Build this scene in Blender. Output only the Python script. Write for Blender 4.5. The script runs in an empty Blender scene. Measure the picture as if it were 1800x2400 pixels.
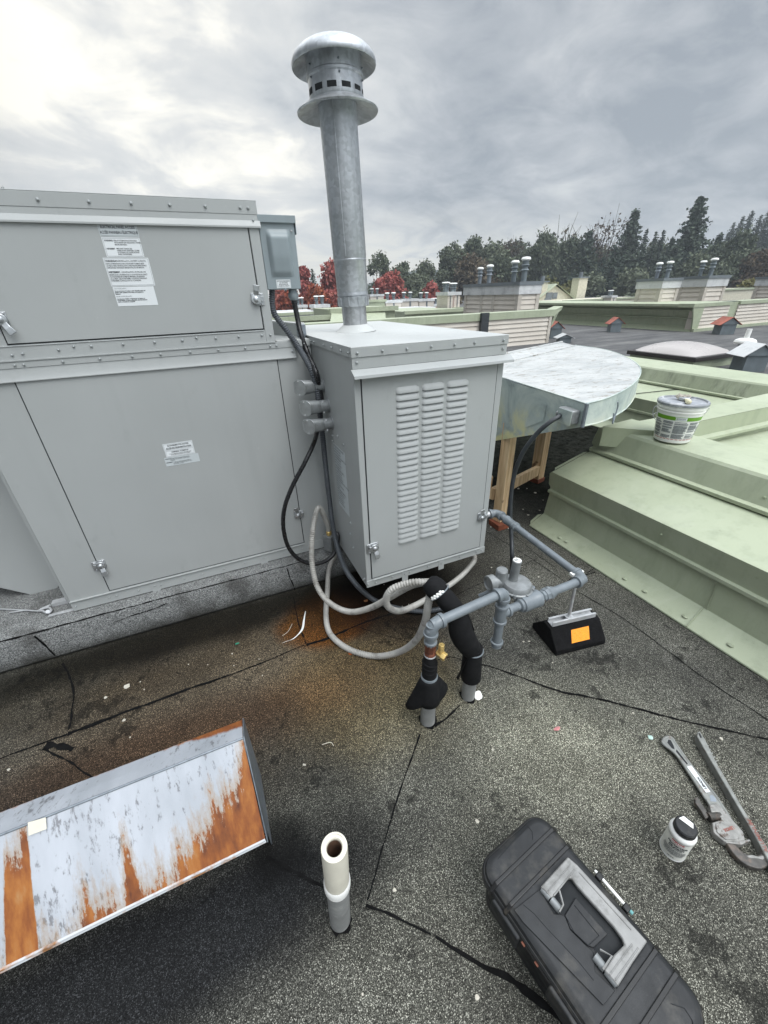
import bpy, bmesh, math, random
from mathutils import Vector, Matrix, noise
random.seed(7)
R_ = math.radians
scene = bpy.context.scene
COL = scene.collection
# ------------------------------------------------------------------ camera
F_PX, PPX, PPY, CAM_H = 940.0, 900.0, 1200.0, 1.6
def _n(v): return Vector(v).normalized()
_down = _n((58.0, 1721.0, F_PX)); _up = -_down
_A = _n((2500.0, -598.0, F_PX)); _A = (_A - _up*_A.dot(_up)).normalized()
_B = _up.cross(_A)
if _B.z < 0: _B = -_B
RM = Matrix((_A, _B, _up))                 # world = RM @ (right, down, forward)
CAM = Vector((0, 0, CAM_H))
cam_d = bpy.data.cameras.new('camera'); cam = bpy.data.objects.new('camera', cam_d); COL.objects.link(cam)
cr, cu, cb = RM @ Vector((1,0,0)), -(RM @ Vector((0,1,0))), -(RM @ Vector((0,0,1)))
cam.matrix_world = Matrix(((cr.x,cu.x,cb.x,0),(cr.y,cu.y,cb.y,0),(cr.z,cu.z,cb.z,CAM_H),(0,0,0,1)))
cam_d.sensor_fit = 'HORIZONTAL'; cam_d.sensor_width = 36.0; cam_d.lens = F_PX/1800*36.0
cam_d.clip_start = 0.02; cam_d.clip_end = 3000
scene.camera = cam
scene.render.resolution_x, scene.render.resolution_y = 768, 1024
# measuring helpers: where a sight line of the survey photograph meets a level, a wall plane or a distance
def ray(px, py): return RM @ Vector((px-PPX, py-PPY, F_PX))
def G(px, py, z=0.0):
    r = ray(px, py); return CAM + r*((z-CAM_H)/r.z)
def XP(px, py, x):
    r = ray(px, py); return CAM + r*(x/r.x)
def YP(px, py, y):
    r = ray(px, py); return CAM + r*(y/r.y)
def DP(px, py, d):
    r = ray(px, py); return CAM + r*(d/math.hypot(r.x, r.y))
# ------------------------------------------------------------------ world
SUN_EL, SUN_AZ = 62.0, -62.0     # soft sun behind the cloud, over the photographer's left shoulder (azimuth from +X)
w = bpy.data.worlds.new('World'); scene.world = w; w.use_nodes = True
nt = w.node_tree; nt.nodes.clear()
def N(t, kind, **kw):
    n = t.nodes.new(kind)
    for k, v in kw.items():
        if k.startswith('i_'): n.inputs[k[2:].replace('_',' ')].default_value = v
        else: setattr(n, k, v)
    return n
def L(t, a, b): t.links.new(a, b)
def mathn(t, op, a, b=None, clamp=False):
    n = t.nodes.new('ShaderNodeMath'); n.operation = op; n.use_clamp = clamp
    for i, v in enumerate((a, b)):
        if v is None: continue
        if isinstance(v, (int, float)): n.inputs[i].default_value = v
        else: t.links.new(v, n.inputs[i])
    return n.outputs[0]
def mapr(t, v, a, b, c=0.0, d=1.0, smooth=False):
    n = t.nodes.new('ShaderNodeMapRange'); n.clamp = True
    if smooth: n.interpolation_type = 'SMOOTHSTEP'
    t.links.new(v, n.inputs[0])
    for i, x in enumerate((a, b, c, d)): n.inputs[i+1].default_value = x
    return n.outputs[0]
def mix(t, f, a, b, mode='MIX'):
    n = t.nodes.new('ShaderNodeMix'); n.data_type = 'RGBA'; n.blend_type = mode
    if isinstance(f, (int, float)): n.inputs[0].default_value = f
    else: t.links.new(f, n.inputs[0])
    for i, v in ((6, a), (7, b)):
        if isinstance(v, (tuple, list)): n.inputs[i].default_value = (v[0], v[1], v[2], 1)
        else: t.links.new(v, n.inputs[i])
    return n.outputs[2]
def ramp(t, f, stops):
    n = t.nodes.new('ShaderNodeValToRGB'); e = n.color_ramp.elements
    while len(e) < len(stops): e.new(0.5)
    for k, (p, c) in zip(e, stops):
        k.position = p
        k.color = (c, c, c, 1) if isinstance(c, (int, float)) else (c[0], c[1], c[2], 1)
    t.links.new(f, n.inputs[0]); return n.outputs[0]
sky = N(nt, 'ShaderNodeTexSky', sky_type='NISHITA', sun_disc=False)
sky.sun_elevation = R_(SUN_EL); sky.sun_rotation = R_(90-SUN_AZ)
tc = N(nt, 'ShaderNodeTexCoord')
sp = N(nt, 'ShaderNodeSeparateXYZ'); L(nt, tc.outputs['Generated'], sp.inputs[0])
zz = mathn(nt, 'ADD', mathn(nt, 'MAXIMUM', sp.outputs[2], 0.0), 0.27)
cmb = N(nt, 'ShaderNodeCombineXYZ')
L(nt, mathn(nt, 'DIVIDE', sp.outputs[0], zz), cmb.inputs[0]); L(nt, mathn(nt, 'DIVIDE', sp.outputs[1], zz), cmb.inputs[1])
mp = N(nt, 'ShaderNodeMapping'); L(nt, cmb.outputs[0], mp.inputs[0])
mp.inputs['Rotation'].default_value = (0, 0, R_(-50)); mp.inputs['Scale'].default_value = (1.25, 1.55, 1); mp.inputs['Location'].default_value = (3.1, 0.7, 0)
n1 = N(nt, 'ShaderNodeTexNoise', i_Scale=0.75, i_Detail=7.0, i_Roughness=0.50, i_Distortion=0.25); L(nt, mp.outputs[0], n1.inputs['Vector'])
n2 = N(nt, 'ShaderNodeTexNoise', i_Scale=2.0, i_Detail=7.0, i_Roughness=0.6, i_Distortion=0.7); L(nt, mp.outputs[0], n2.inputs['Vector'])
n3 = N(nt, 'ShaderNodeTexNoise', i_Scale=5.5, i_Detail=6.0, i_Roughness=0.6, i_Distortion=0.4); L(nt, cmb.outputs[0], n3.inputs['Vector'])
cl = mathn(nt, 'ADD', mathn(nt, 'ADD', mathn(nt, 'MULTIPLY', n1.outputs[0], 0.46), mathn(nt, 'MULTIPLY', n2.outputs[0], 0.36)), mathn(nt, 'MULTIPLY', n3.outputs[0], 0.18))
# darker towards the right (+X low), lighter where the cloud thins over the left horizon
dotn = N(nt, 'ShaderNodeVectorMath', operation='DOT_PRODUCT'); L(nt, tc.outputs['Generated'], dotn.inputs[0])
dotn.inputs[1].default_value = _n((-0.30, 0.95, 0.10))
left = mapr(nt, dotn.outputs['Value'], 0.55, 1.0, -0.05, 0.16, True)
cl2 = mathn(nt, 'ADD', mathn(nt, 'ADD', cl, left), mapr(nt, sp.outputs[0], 0.1, 0.75, 0.0, -0.045, True))
ccol = ramp(nt, cl2, [(0.36, (0.23,0.26,0.30)), (0.45, (0.335,0.362,0.40)), (0.53, (0.45,0.475,0.50)), (0.61, (0.54,0.555,0.565)), (0.70, (0.80,0.79,0.74))])
# low bright band where cloud thins close to the horizon
band = mathn(nt, 'MULTIPLY', mapr(nt, sp.outputs[2], 0.03, 0.17, 1.0, 0.0, True), mathn(nt, 'MULTIPLY', mapr(nt, n2.outputs[0], 0.40, 0.60, 0.15, 0.85, True), mapr(nt, dotn.outputs['Value'], 0.25, 0.85, 0.05, 1.0, True)))
ccol = mix(nt, band, ccol, (0.66,0.645,0.58))
# an overcast sky is brighter overhead than at the horizon
gain = mapr(nt, sp.outputs[2], 0.40, 0.85, 1.0, 4.8, True)
back = mapr(nt, sp.outputs[1], 0.1, -0.8, 1.0, 1.8, True)
g2 = mathn(nt, 'MULTIPLY', mathn(nt, 'MULTIPLY', gain, back), mapr(nt, sp.outputs[0], -0.05, -0.7, 1.0, 0.22, True))
vm = N(nt, 'ShaderNodeVectorMath', operation='SCALE'); L(nt, ccol, vm.inputs[0]); L(nt, g2, vm.inputs['Scale'])
ns = N(nt, 'ShaderNodeVectorMath', operation='SCALE'); L(nt, sky.outputs[0], ns.inputs[0]); ns.inputs['Scale'].default_value = 0.08
mx = mix(nt, 1.0, mix(nt, 0.94, ns.outputs[0], vm.outputs[0]), (1.03,1.01,0.975), 'MULTIPLY')
bg = N(nt, 'ShaderNodeBackground'); L(nt, mx, bg.inputs[0]); bg.inputs[1].default_value = 1.0
wo = N(nt, 'ShaderNodeOutputWorld'); L(nt, bg.outputs[0], wo.inputs[0])
# ------------------------------------------------------------------ sun, exposure
sd = bpy.data.lights.new('sun', 'SUN'); sd.energy = 0.9; sd.angle = R_(28); sd.color = (1.0, 0.97, 0.92)
sun = bpy.data.objects.new('sun', sd); COL.objects.link(sun)
sdir = Vector((math.cos(R_(SUN_EL))*math.cos(R_(SUN_AZ)), math.cos(R_(SUN_EL))*math.sin(R_(SUN_AZ)), math.sin(R_(SUN_EL))))
sun.rotation_euler = sdir.to_track_quat('Z', 'Y').to_euler(); sun.location = sdir*20
scene.view_settings.view_transform = 'Standard'; scene.view_settings.look = 'None'
scene.view_settings.exposure = 0.6; scene.view_settings.gamma = 1.0
scene.render.engine = 'CYCLES'
# ------------------------------------------------------------------ materials
def mat(name, build):
    m = bpy.data.materials.new(name); m.use_nodes = True
    t = m.node_tree; b = t.nodes['Principled BSDF']; build(t, b); return m
def setp(b, col=None, rough=None, metal=None, spec=None):
    if col is not None: b.inputs['Base Color'].default_value = (*col, 1)
    if rough is not None: b.inputs['Roughness'].default_value = rough
    if metal is not None: b.inputs['Metallic'].default_value = metal
    if spec is not None: b.inputs['Specular IOR Level'].default_value = spec
def tex(t, kind='ShaderNodeTexNoise', coord='Object', scale=None, map_scale=None, **kw):
    c = N(t, 'ShaderNodeTexCoord'); v = c.outputs[coord]
    if map_scale:
        m = N(t, 'ShaderNodeMapping'); m.inputs['Scale'].default_value = map_scale; L(t, v, m.inputs[0]); v = m.outputs[0]
    n = N(t, kind, **kw); L(t, v, n.inputs['Vector'])
    if scale: n.inputs['Scale'].default_value = scale
    return n
def bump(t, b, h, strength, dist=0.002):
    n = N(t, 'ShaderNodeBump'); n.inputs['Strength'].default_value = strength; n.inputs['Distance'].default_value = dist
    L(t, h, n.inputs['Height']); L(t, n.outputs[0], b.inputs['Normal'])
def plain(name, col, rough=0.5, metal=0.0, var=0.12, vs=6.0, bmp=0.0, bs=60.0, dirt=None, dirt_s=3.0, dirt_lo=0.55, dirt_hi=0.75):
    def f(t, b):
        setp(b, col, rough, metal)
        n = tex(t, scale=vs, i_Detail=5.0)
        lo = tuple(max(0, c*(1-var)) for c in col); hi = tuple(c*(1+var) for c in col)
        c = ramp(t, n.outputs[0], [(0.3, lo), (0.7, hi)])
        if dirt:
            d = tex(t, scale=dirt_s, i_Detail=8.0, i_Roughness=0.65)
            c = mix(t, mapr(t, d.outputs[0], dirt_lo, dirt_hi), c, dirt)
        L(t, c, b.inputs['Base Color'])
        r = tex(t, scale=vs*3.7, i_Detail=4.0)
        L(t, mapr(t, r.outputs[0], 0.3, 0.7, max(0.05, rough-0.08), min(1, rough+0.1)), b.inputs['Roughness'])
        if bmp:
            k = tex(t, scale=bs, i_Detail=3.0); bump(t, b, k.outputs[0], bmp)
    return mat(name, f)
def f_roof(t, b):
    g = N(t, 'ShaderNodeNewGeometry'); P = g.outputs['Position']
    def nz(scale, detail=5.0, rough=0.55, dist=0.0):
        n = N(t, 'ShaderNodeTexNoise', i_Scale=scale, i_Detail=detail, i_Roughness=rough, i_Distortion=dist); L(t, P, n.inputs['Vector']); return n.outputs[0]
    v = N(t, 'ShaderNodeTexVoronoi', i_Scale=560.0); L(t, P, v.inputs['Vector'])
    s = N(t, 'ShaderNodeSeparateColor'); L(t, v.outputs['Color'], s.inputs[0])
    gran = ramp(t, s.outputs[0], [(0.0, (0.005,0.005,0.0045)), (0.32, (0.025,0.0245,0.021)), (0.62, (0.053,0.053,0.047)), (0.88, (0.108,0.107,0.096)), (1.0, (0.36,0.355,0.32))])
    big = nz(1.1, 6.0, 0.6)
    c = mix(t, mapr(t, big, 0.35, 0.68, 0.0, 1.0), gran, mix(t, 1.0, gran, (1.75,1.74,1.66), 'MULTIPLY'))
    mid_ = nz(4.5, 8.0, 0.7)
    c = mix(t, mapr(t, mid_, 0.36, 0.62, 0.55, 0.0), c, mix(t, 1.0, c, (0.45,0.44,0.42), 'MULTIPLY'))
    # bare tar / moss blotches where granules are washed off
    bl = nz(9.0, 12.0, 0.80, 0.2); bl2 = nz(1.6, 4.0)
    blm = mapr(t, mathn(t, 'ADD', bl, mathn(t, 'MULTIPLY', bl2, 0.55)), 0.85, 0.885, 0.0, 0.72)
    c = mix(t, blm, c, (0.007,0.007,0.006))
    sp_ = N(t, 'ShaderNodeSeparateXYZ'); L(t, P, sp_.inputs[0]); X, Y, Z = sp_.outputs
    def blob(cx, cy, rx, ry, soft=0.5, wob=0.35):
        dx = mathn(t, 'DIVIDE', mathn(t, 'SUBTRACT', X, cx), rx); dy = mathn(t, 'DIVIDE', mathn(t, 'SUBTRACT', Y, cy), ry)
        d = mathn(t, 'SQRT', mathn(t, 'ADD', mathn(t, 'MULTIPLY', dx, dx), mathn(t, 'MULTIPLY', dy, dy)))
        d = mathn(t, 'ADD', d, mathn(t, 'MULTIPLY', mathn(t, 'SUBTRACT', nz(3.2, 7.0, 0.6), 0.5), wob*2))
        return mapr(t, d, 1.0-soft, 1.0+soft, 1.0, 0.0, True)
    tint = lambda m, col, f: mix(t, mathn(t, 'MULTIPLY', m, f), c, mix(t, 1.0, c, col, 'MULTIPLY'))
    c = tint(blob(-0.15, 1.45, 0.95, 0.42, 0.6), (1.15,0.86,0.60), 0.7)      # brown rust water stain
    c = tint(blob(0.36, 1.72, 0.27, 0.22, 0.22, 0.25), (1.25,0.60,0.15), 0.92)       # orange rust patch by the burner box
    c = tint(blob(0.80, 1.72, 0.36, 0.36, 0.35, 0.4), (0.20,0.14,0.10), 0.92)
    c = tint(blob(0.42, 1.2, 0.38, 0.34, 0.5), (1.25,1.08,0.72), 0.75)
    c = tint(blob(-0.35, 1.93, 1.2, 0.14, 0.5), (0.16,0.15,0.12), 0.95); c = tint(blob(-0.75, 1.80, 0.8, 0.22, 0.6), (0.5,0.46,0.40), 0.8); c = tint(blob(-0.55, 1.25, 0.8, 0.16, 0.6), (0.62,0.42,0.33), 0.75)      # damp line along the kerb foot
    c = tint(blob(0.9, 1.8, 0.7, 0.30, 0.5), (0.35,0.31,0.26), 0.75)
    c = tint(blob(-0.60, 0.62, 0.85, 0.17, 0.45), (0.13,0.14,0.18), 0.95); c = tint(blob(-0.10, 0.74, 0.09, 0.09, 0.5, 0.8), (0.2,0.2,0.2), 0.85)     # wet roofing round the hood, shadow under its front edge painted in
    c = tint(blob(0.03, 0.85, 0.22, 0.34, 0.5), (0.45,0.45,0.45), 0.7)
    moss_shade = mathn(t, 'MULTIPLY', blob(3.3, 4.1, 1.85, 2.2, 0.16, 0.10), mapr(t, nz(14.0, 8.0, 0.75), 0.40, 0.66, 1.0, 0.80)); c = mix(t, moss_shade, c, (0.006,0.007,0.0055))           # soaked mossy corner below the duct, recess shade painted near-black
    c = tint(blob(1.0, 0.62, 0.40, 0.30, 0.7), (1.8,1.8,1.7), 0.7); c = tint(blob(0.75, 0.30, 0.9, 0.7, 0.6), (1.25,1.25,1.2), 0.8)
    c = tint(blob(0.15, 0.30, 0.5, 0.10, 0.6), (1.4,1.4,1.4), 0.5)
    # far field: weathered grey membrane, granules no longer resolved
    farm = mapr(t, X, 4.6, 5.4, 0.0, 1.0)
    st = N(t, 'ShaderNodeTexNoise', i_Scale=0.9, i_Detail=7.0, i_Roughness=0.6)
    mpn = N(t, 'ShaderNodeMapping'); mpn.inputs['Scale'].default_value = (0.5, 2.2, 1); L(t, P, mpn.inputs[0]); L(t, mpn.outputs[0], st.inputs['Vector'])
    fc = ramp(t, st.outputs[0], [(0.35, (0.075,0.075,0.077)), (0.55, (0.115,0.115,0.115)), (0.68, (0.17,0.168,0.162))])
    fc = mix(t, mathn(t, 'MULTIPLY', blm, 0.35), fc, (0.03,0.03,0.03))
    c = mix(t, farm, c, fc)
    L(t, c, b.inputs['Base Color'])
    L(t, mapr(t, nz(2.2, 4.0), 0.35, 0.65, 0.62, 0.85), b.inputs['Roughness'])
    L(t, mapr(t, moss_shade, 0, 1, 0.15, 0.0), b.inputs['Specular IOR Level'])
    h = mathn(t, 'ADD', mathn(t, 'MULTIPLY', s.outputs[1], 0.6), mathn(t, 'MULTIPLY', nz(60.0, 3.0), 0.8))
    bump(t, b, h, 0.55, 0.0022)
def f_kerb(t, b):
    g = N(t, 'ShaderNodeNewGeometry'); P = g.outputs['Position']
    v = N(t, 'ShaderNodeTexVoronoi', i_Scale=360.0); L(t, P, v.inputs['Vector'])
    s = N(t, 'ShaderNodeSeparateColor'); L(t, v.outputs['Color'], s.inputs[0])
    gran = ramp(t, s.outputs[0], [(0.0, (0.02,0.02,0.02)), (0.3, (0.12,0.125,0.125)), (0.75, (0.215,0.22,0.215)), (1.0, (0.42,0.43,0.42))])
    n = N(t, 'ShaderNodeTexNoise', i_Scale=5.0, i_Detail=8.0, i_Roughness=0.62); L(t, P, n.inputs['Vector'])
    c = mix(t, mapr(t, n.outputs[0], 0.50, 0.70, 0.0, 0.7), gran, (0.035,0.033,0.03))
    sp_ = N(t, 'ShaderNodeSeparateXYZ'); L(t, P, sp_.inputs[0])
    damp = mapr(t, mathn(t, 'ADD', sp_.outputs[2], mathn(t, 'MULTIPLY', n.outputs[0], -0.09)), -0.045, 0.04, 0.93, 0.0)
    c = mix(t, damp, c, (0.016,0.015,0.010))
    L(t, c, b.inputs['Base Color']); b.inputs['Roughness'].default_value = 0.85
    bump(t, b, s.outputs[1], 0.5, 0.002)
def f_galv(base=(0.47,0.49,0.51), rough=0.38, streak=0.5, name='galv'):
    def f(t, b):
        setp(b, base, rough, 0.75)
        v = tex(t, 'ShaderNodeTexVoronoi', scale=70.0)
        s = N(t, 'ShaderNodeSeparateColor'); L(t, v.outputs['Color'], s.inputs[0])
        a = tuple(c*0.86 for c in base); d = tuple(min(1, c*1.10) for c in base)
        c = ramp(t, s.outputs[0], [(0.0, a), (1.0, d)])
        st = tex(t, map_scale=(30, 30, 1.5), scale=1.0, i_Detail=6.0, i_Roughness=0.6)
        c = mix(t, mathn(t, 'MULTIPLY', mapr(t, st.outputs[0], 0.5, 0.75), streak), c, tuple(x*0.5 for x in base))
        L(t, c, b.inputs['Base Color'])
        n = tex(t, scale=9.0, i_Detail=6.0)
        L(t, mapr(t, n.outputs[0], 0.3, 0.7, rough-0.08, rough+0.14), b.inputs['Roughness'])
    return f
def f_panel(col):
    def f(t, b):
        setp(b, col, 0.42, 0.0)
        n = tex(t, scale=1.6, i_Detail=5.0)
        c = ramp(t, n.outputs[0], [(0.3, tuple(x*0.95 for x in col)), (0.7, tuple(x*1.04 for x in col))])
        sm = tex(t, scale=5.0, map_scale=(1.5, 1.5, 0.8), i_Detail=9.0, i_Roughness=0.7)
        c = mix(t, mathn(t, 'MULTIPLY', mapr(t, sm.outputs[0], 0.60, 0.78), 0.35), c, tuple(x*0.55 for x in col))
        sk_ = tex(t, scale=1.0, map_scale=(14, 14, 0.7), i_Detail=7.0, i_Roughness=0.65)
        c = mix(t, mathn(t, 'MULTIPLY', mapr(t, sk_.outputs[0], 0.54, 0.76), 0.13), c, tuple(x*0.62 for x in col))
        ck = tex(t, scale=1.0, map_scale=(9, 9, 1.1), i_Detail=6.0, i_Roughness=0.6)
        c = mix(t, mathn(t, 'MULTIPLY', mapr(t, ck.outputs[0], 0.57, 0.77), 0.10), c, tuple(min(1,x*1.35) for x in col))
        spk = tex(t, scale=95.0, i_Detail=2.0)
        c = mix(t, mathn(t, 'MULTIPLY', mapr(t, spk.outputs[0], 0.76, 0.80), 0.45), c, (0.75,0.75,0.72))
        L(t, c, b.inputs['Base Color'])
        r = tex(t, scale=3.0, i_Detail=6.0)
        L(t, mapr(t, r.outputs[0], 0.3, 0.7, 0.33, 0.50), b.inputs['Roughness'])
        k = tex(t, scale=3.0, i_Detail=2.0); bump(t, b, k.outputs[0], 0.14, 0.02)
    return f
def f_green(t, b):
    col = (0.385,0.45,0.31)
    setp(b, col, 0.5, 0.0)
    n = tex(t, scale=1.2, i_Detail=6.0, coord='Object')
    c = ramp(t, n.outputs[0], [(0.3, (0.345,0.385,0.265)), (0.7, (0.40,0.44,0.315))])
    st = tex(t, scale=1.0, map_scale=(9, 9, 2), i_Detail=9.0, i_Roughness=0.7)
    c = mix(t, mathn(t, 'MULTIPLY', mapr(t, st.outputs[0], 0.50, 0.74), 0.55), c, (0.22,0.25,0.175))
    sc = tex(t, scale=26.0, map_scale=(1, 0.35, 1), i_Detail=8.0, i_Roughness=0.75)
    c = mix(t, mathn(t, 'MULTIPLY', mapr(t, sc.outputs[0], 0.63, 0.72), 0.6), c, (0.14,0.16,0.115))
    wm = tex(t, scale=2.6, i_Detail=10.0, i_Roughness=0.72, i_Distortion=1.2)
    c = mix(t, mathn(t, 'MULTIPLY', mapr(t, wm.outputs[0], 0.50, 0.62), 0.22), c, (0.50,0.53,0.42))
    L(t, c, b.inputs['Base Color'])
    L(t, mapr(t, n.outputs[0], 0.3, 0.7, 0.42, 0.6), b.inputs['Roughness'])
    k = tex(t, scale=3.0, i_Detail=2.0); bump(t, b, k.outputs[0], 0.22, 0.02)
def f_green_dirty(t, b):
    f_green(t, b)
    c0 = b.inputs['Base Color'].links[0].from_socket
    st = tex(t, scale=1.0, map_scale=(10, 10, 1.2), i_Detail=8.0, i_Roughness=0.65)
    bg = tex(t, scale=0.8, i_Detail=3.0)
    f = mathn(t, 'MULTIPLY', mapr(t, st.outputs[0], 0.48, 0.66), mapr(t, bg.outputs[0], 0.42, 0.6, 0.1, 0.85))
    L(t, mix(t, f, c0, (0.035,0.045,0.035)), b.inputs['Base Color'])
def f_hood(t, b):
    # zinc coated sheet: white oxidised zinc, bare rust creeping up from the lower edge in tongues
    g = N(t, 'ShaderNodeTexCoord'); O = g.outputs['Object']
    sp_ = N(t, 'ShaderNodeSeparateXYZ'); L(t, O, sp_.inputs[0]); X, Y, Z = sp_.outputs
    def nz(ms, scale, detail=6.0, rough=0.6, dist=0.0):
        m = N(t, 'ShaderNodeMapping'); m.inputs['Scale'].default_value = ms; L(t, O, m.inputs[0])
        n = N(t, 'ShaderNodeTexNoise', i_Scale=scale, i_Detail=detail, i_Roughness=rough, i_Distortion=dist); L(t, m.outputs[0], n.inputs['Vector']); return n.outputs[0]
    base = ramp(t, nz((3,1,1), 2.5), [(0.3, (0.37,0.395,0.43)), (0.7, (0.52,0.545,0.59))])
    fl = mapr(t, mathn(t, 'ADD', nz((2.4,0.8,0.8), 30.0, 8.0, 0.7), mathn(t, 'MULTIPLY', nz((1,1,1), 5.0), 0.45)), 0.79, 0.87, 0.0, 0.85)
    base = mix(t, fl, base, (0.17,0.17,0.18))
    rustc = ramp(t, nz((3,1,1), 9.0, 8.0), [(0.3, (0.09,0.024,0.008)), (0.46, (0.22,0.065,0.012)), (0.6, (0.32,0.115,0.022)), (0.78, (0.36,0.20,0.08))])
    # object y runs 0 (front edge) .. 0.20 (fold) ; tongue height varies along x
    def hump(cx, wdt, h):   # rust tongue centred at x=cx
        d = mathn(t, 'ABSOLUTE', mathn(t, 'SUBTRACT', X, cx)); return mapr(t, d, 0.0, wdt, h, 0.0, True)
    H = mathn(t, 'MAXIMUM', hump(0.01, 0.13, 0.20), hump(-0.06, 0.30, 0.10))
    for a in ((-0.35,0.035,0.085),(-0.40,0.045,0.03),(-0.46,0.05,0.045),(-0.71,0.05,0.09),(-0.85,0.07,0.1)):
        H = mathn(t, 'MAXIMUM', H, hump(*a))
    H = mathn(t, 'MAXIMUM', H, mapr(t, mathn(t, 'ABSOLUTE', mathn(t, 'SUBTRACT', mathn(t, 'SUBTRACT', X, mathn(t, 'MULTIPLY', Y, 0.12)), -0.605)), 0.024, 0.036, 0.17, 0.0, True))
    H = mathn(t, 'ADD', H, mathn(t, 'MULTIPLY', mathn(t, 'SUBTRACT', nz((16,1,1), 2.0, 6.0, 0.7), 0.56), 0.20))
    d = mathn(t, 'SUBTRACT', mathn(t, 'ADD', H, mathn(t, 'MULTIPLY', mathn(t, 'SUBTRACT', nz((3,1,1), 34.0, 8.0, 0.8), 0.5), 0.16)), Y)
    m = mapr(t, d, 0.0, 0.012)
    m = mathn(t, 'MULTIPLY', m, mapr(t, Y, 0.185, 0.19, 1.0, 0.0))
    # rust along the rear edge
    m2 = mapr(t, mathn(t, 'ADD', mathn(t, 'ADD', Y, mathn(t, 'MULTIPLY', nz((6,1,1), 4.0), 0.06)), mathn(t, 'MULTIPLY', mathn(t, 'MAXIMUM', mathn(t, 'ADD', X, 0.25), 0.0), 0.20)), 0.325, 0.34)
    m = mathn(t, 'MAXIMUM', m, m2)
    halo = mapr(t, d, -0.05, 0.01, 0.0, 0.75)
    halo = mathn(t, 'MULTIPLY', halo, mapr(t, Y, 0.185, 0.19, 1.0, 0.0))
    base = mix(t, halo, base, (0.34,0.22,0.11))
    L(t, mix(t, m, base, rustc), b.inputs['Base Color'])
    L(t, mathn(t, 'MULTIPLY', mathn(t, 'SUBTRACT', 1.0, m), 0.25), b.inputs['Metallic'])
    L(t, mapr(t, m, 0, 1, 0.42, 0.6), b.inputs['Roughness'])
def f_duct(t, b):
    n = tex(t, scale=3.0, map_scale=(1, 2.2, 1), i_Detail=8.0, i_Roughness=0.65, i_Distortion=0.6)
    c = ramp(t, n.outputs[0], [(0.30, (0.36,0.38,0.38)), (0.48, (0.48,0.49,0.48)), (0.66, (0.57,0.575,0.56))])
    s = tex(t, scale=22.0, map_scale=(0.6, 2.0, 1), i_Detail=6.0, i_Roughness=0.7)
    c = mix(t, mathn(t, 'MULTIPLY', mapr(t, s.outputs[0], 0.57, 0.62), 0.85), c, (0.20,0.16,0.115))
    q = tex(t, scale=7.0, map_scale=(0.5, 2.4, 1), i_Detail=10.0, i_Roughness=0.75, i_Distortion=1.0)
    c = mix(t, mathn(t, 'MULTIPLY', mapr(t, q.outputs[0], 0.52, 0.60), 0.45), c, (0.30,0.325,0.33))
    w_ = tex(t, scale=11.0, map_scale=(0.45, 2.6, 1), i_Detail=9.0, i_Roughness=0.7, i_Distortion=0.8)
    c = mix(t, mathn(t, 'MULTIPLY', mapr(t, w_.outputs[0], 0.53, 0.58), 0.7), c, (0.56,0.565,0.55))
    L(t, c, b.inputs['Base Color']); setp(b, rough=0.45, metal=0.15)
    k = tex(t, scale=14.0, map_scale=(0.7, 2.0, 1), i_Detail=5.0); bump(t, b, k.outputs[0], 0.45, 0.008)
def f_ductside(t, b):
    n = tex(t, scale=3.5, i_Detail=9.0, i_Roughness=0.68, i_Distortion=0.8)
    c = ramp(t, n.outputs[0], [(0.30, (0.22,0.26,0.26)), (0.44, (0.40,0.47,0.45)), (0.58, (0.54,0.60,0.55)), (0.72, (0.62,0.66,0.62))])
    y = tex(t, scale=4.2, i_Detail=6.0, i_Roughness=0.6, i_Distortion=0.4)
    g = N(t, 'ShaderNodeNewGeometry'); sp_ = N(t, 'ShaderNodeSeparateXYZ'); L(t, g.outputs['Position'], sp_.inputs[0])
    low = mapr(t, sp_.outputs[2], 0.80, 1.0, 1.0, 0.0)
    c = mix(t, mathn(t, 'MULTIPLY', mapr(t, y.outputs[0], 0.46, 0.56), low), c, (0.70,0.68,0.38))
    L(t, c, b.inputs['Base Color']); setp(b, rough=0.6, metal=0.1)
    k = tex(t, scale=20.0, i_Detail=5.0); bump(t, b, k.outputs[0], 0.25, 0.004)
def f_siding(t, b):
    n = tex(t, scale=1.5, i_Detail=6.0)
    c = ramp(t, n.outputs[0], [(0.3, (0.56,0.51,0.44)), (0.7, (0.66,0.61,0.54))])
    L(t, c, b.inputs['Base Color']); setp(b, rough=0.6)
def f_wood(t, b):
    n = tex(t, 'ShaderNodeTexNoise', scale=1.0, map_scale=(40, 40, 2.5), i_Detail=5.0, i_Distortion=0.8)
    c = ramp(t, n.outputs[0], [(0.32, (0.50,0.32,0.17)), (0.5, (0.70,0.50,0.29)), (0.7, (0.82,0.64,0.41))])
    k = tex(t, scale=9.0, i_Detail=2.0)
    c = mix(t, mapr(t, k.outputs[0], 0.68, 0.73, 0.0, 0.8), c, (0.13,0.06,0.025))
    L(t, c, b.inputs['Base Color']); setp(b, rough=0.65)
def f_leaf(stops, tr=0.0):
    def f(t, b):
        oi = N(t, 'ShaderNodeObjectInfo')
        n = tex(t, scale=0.5, coord='Object', i_Detail=4.0)
        n2 = tex(t, scale=4.0, coord='Object', i_Detail=2.0)
        v = mathn(t, 'ADD', mathn(t, 'MULTIPLY', n.outputs[0], 0.6), mathn(t, 'MULTIPLY', n2.outputs[0], 0.4))
        v = mathn(t, 'ADD', v, mathn(t, 'MULTIPLY', mathn(t, 'SUBTRACT', oi.outputs['Random'], 0.5), 0.2))
        L(t, ramp(t, v, stops), b.inputs['Base Color']); setp(b, rough=0.8, spec=0.2)
    return f
M = {}
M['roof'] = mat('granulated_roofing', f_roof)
M['kerb'] = mat('kerb_roofing', f_kerb)
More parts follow.
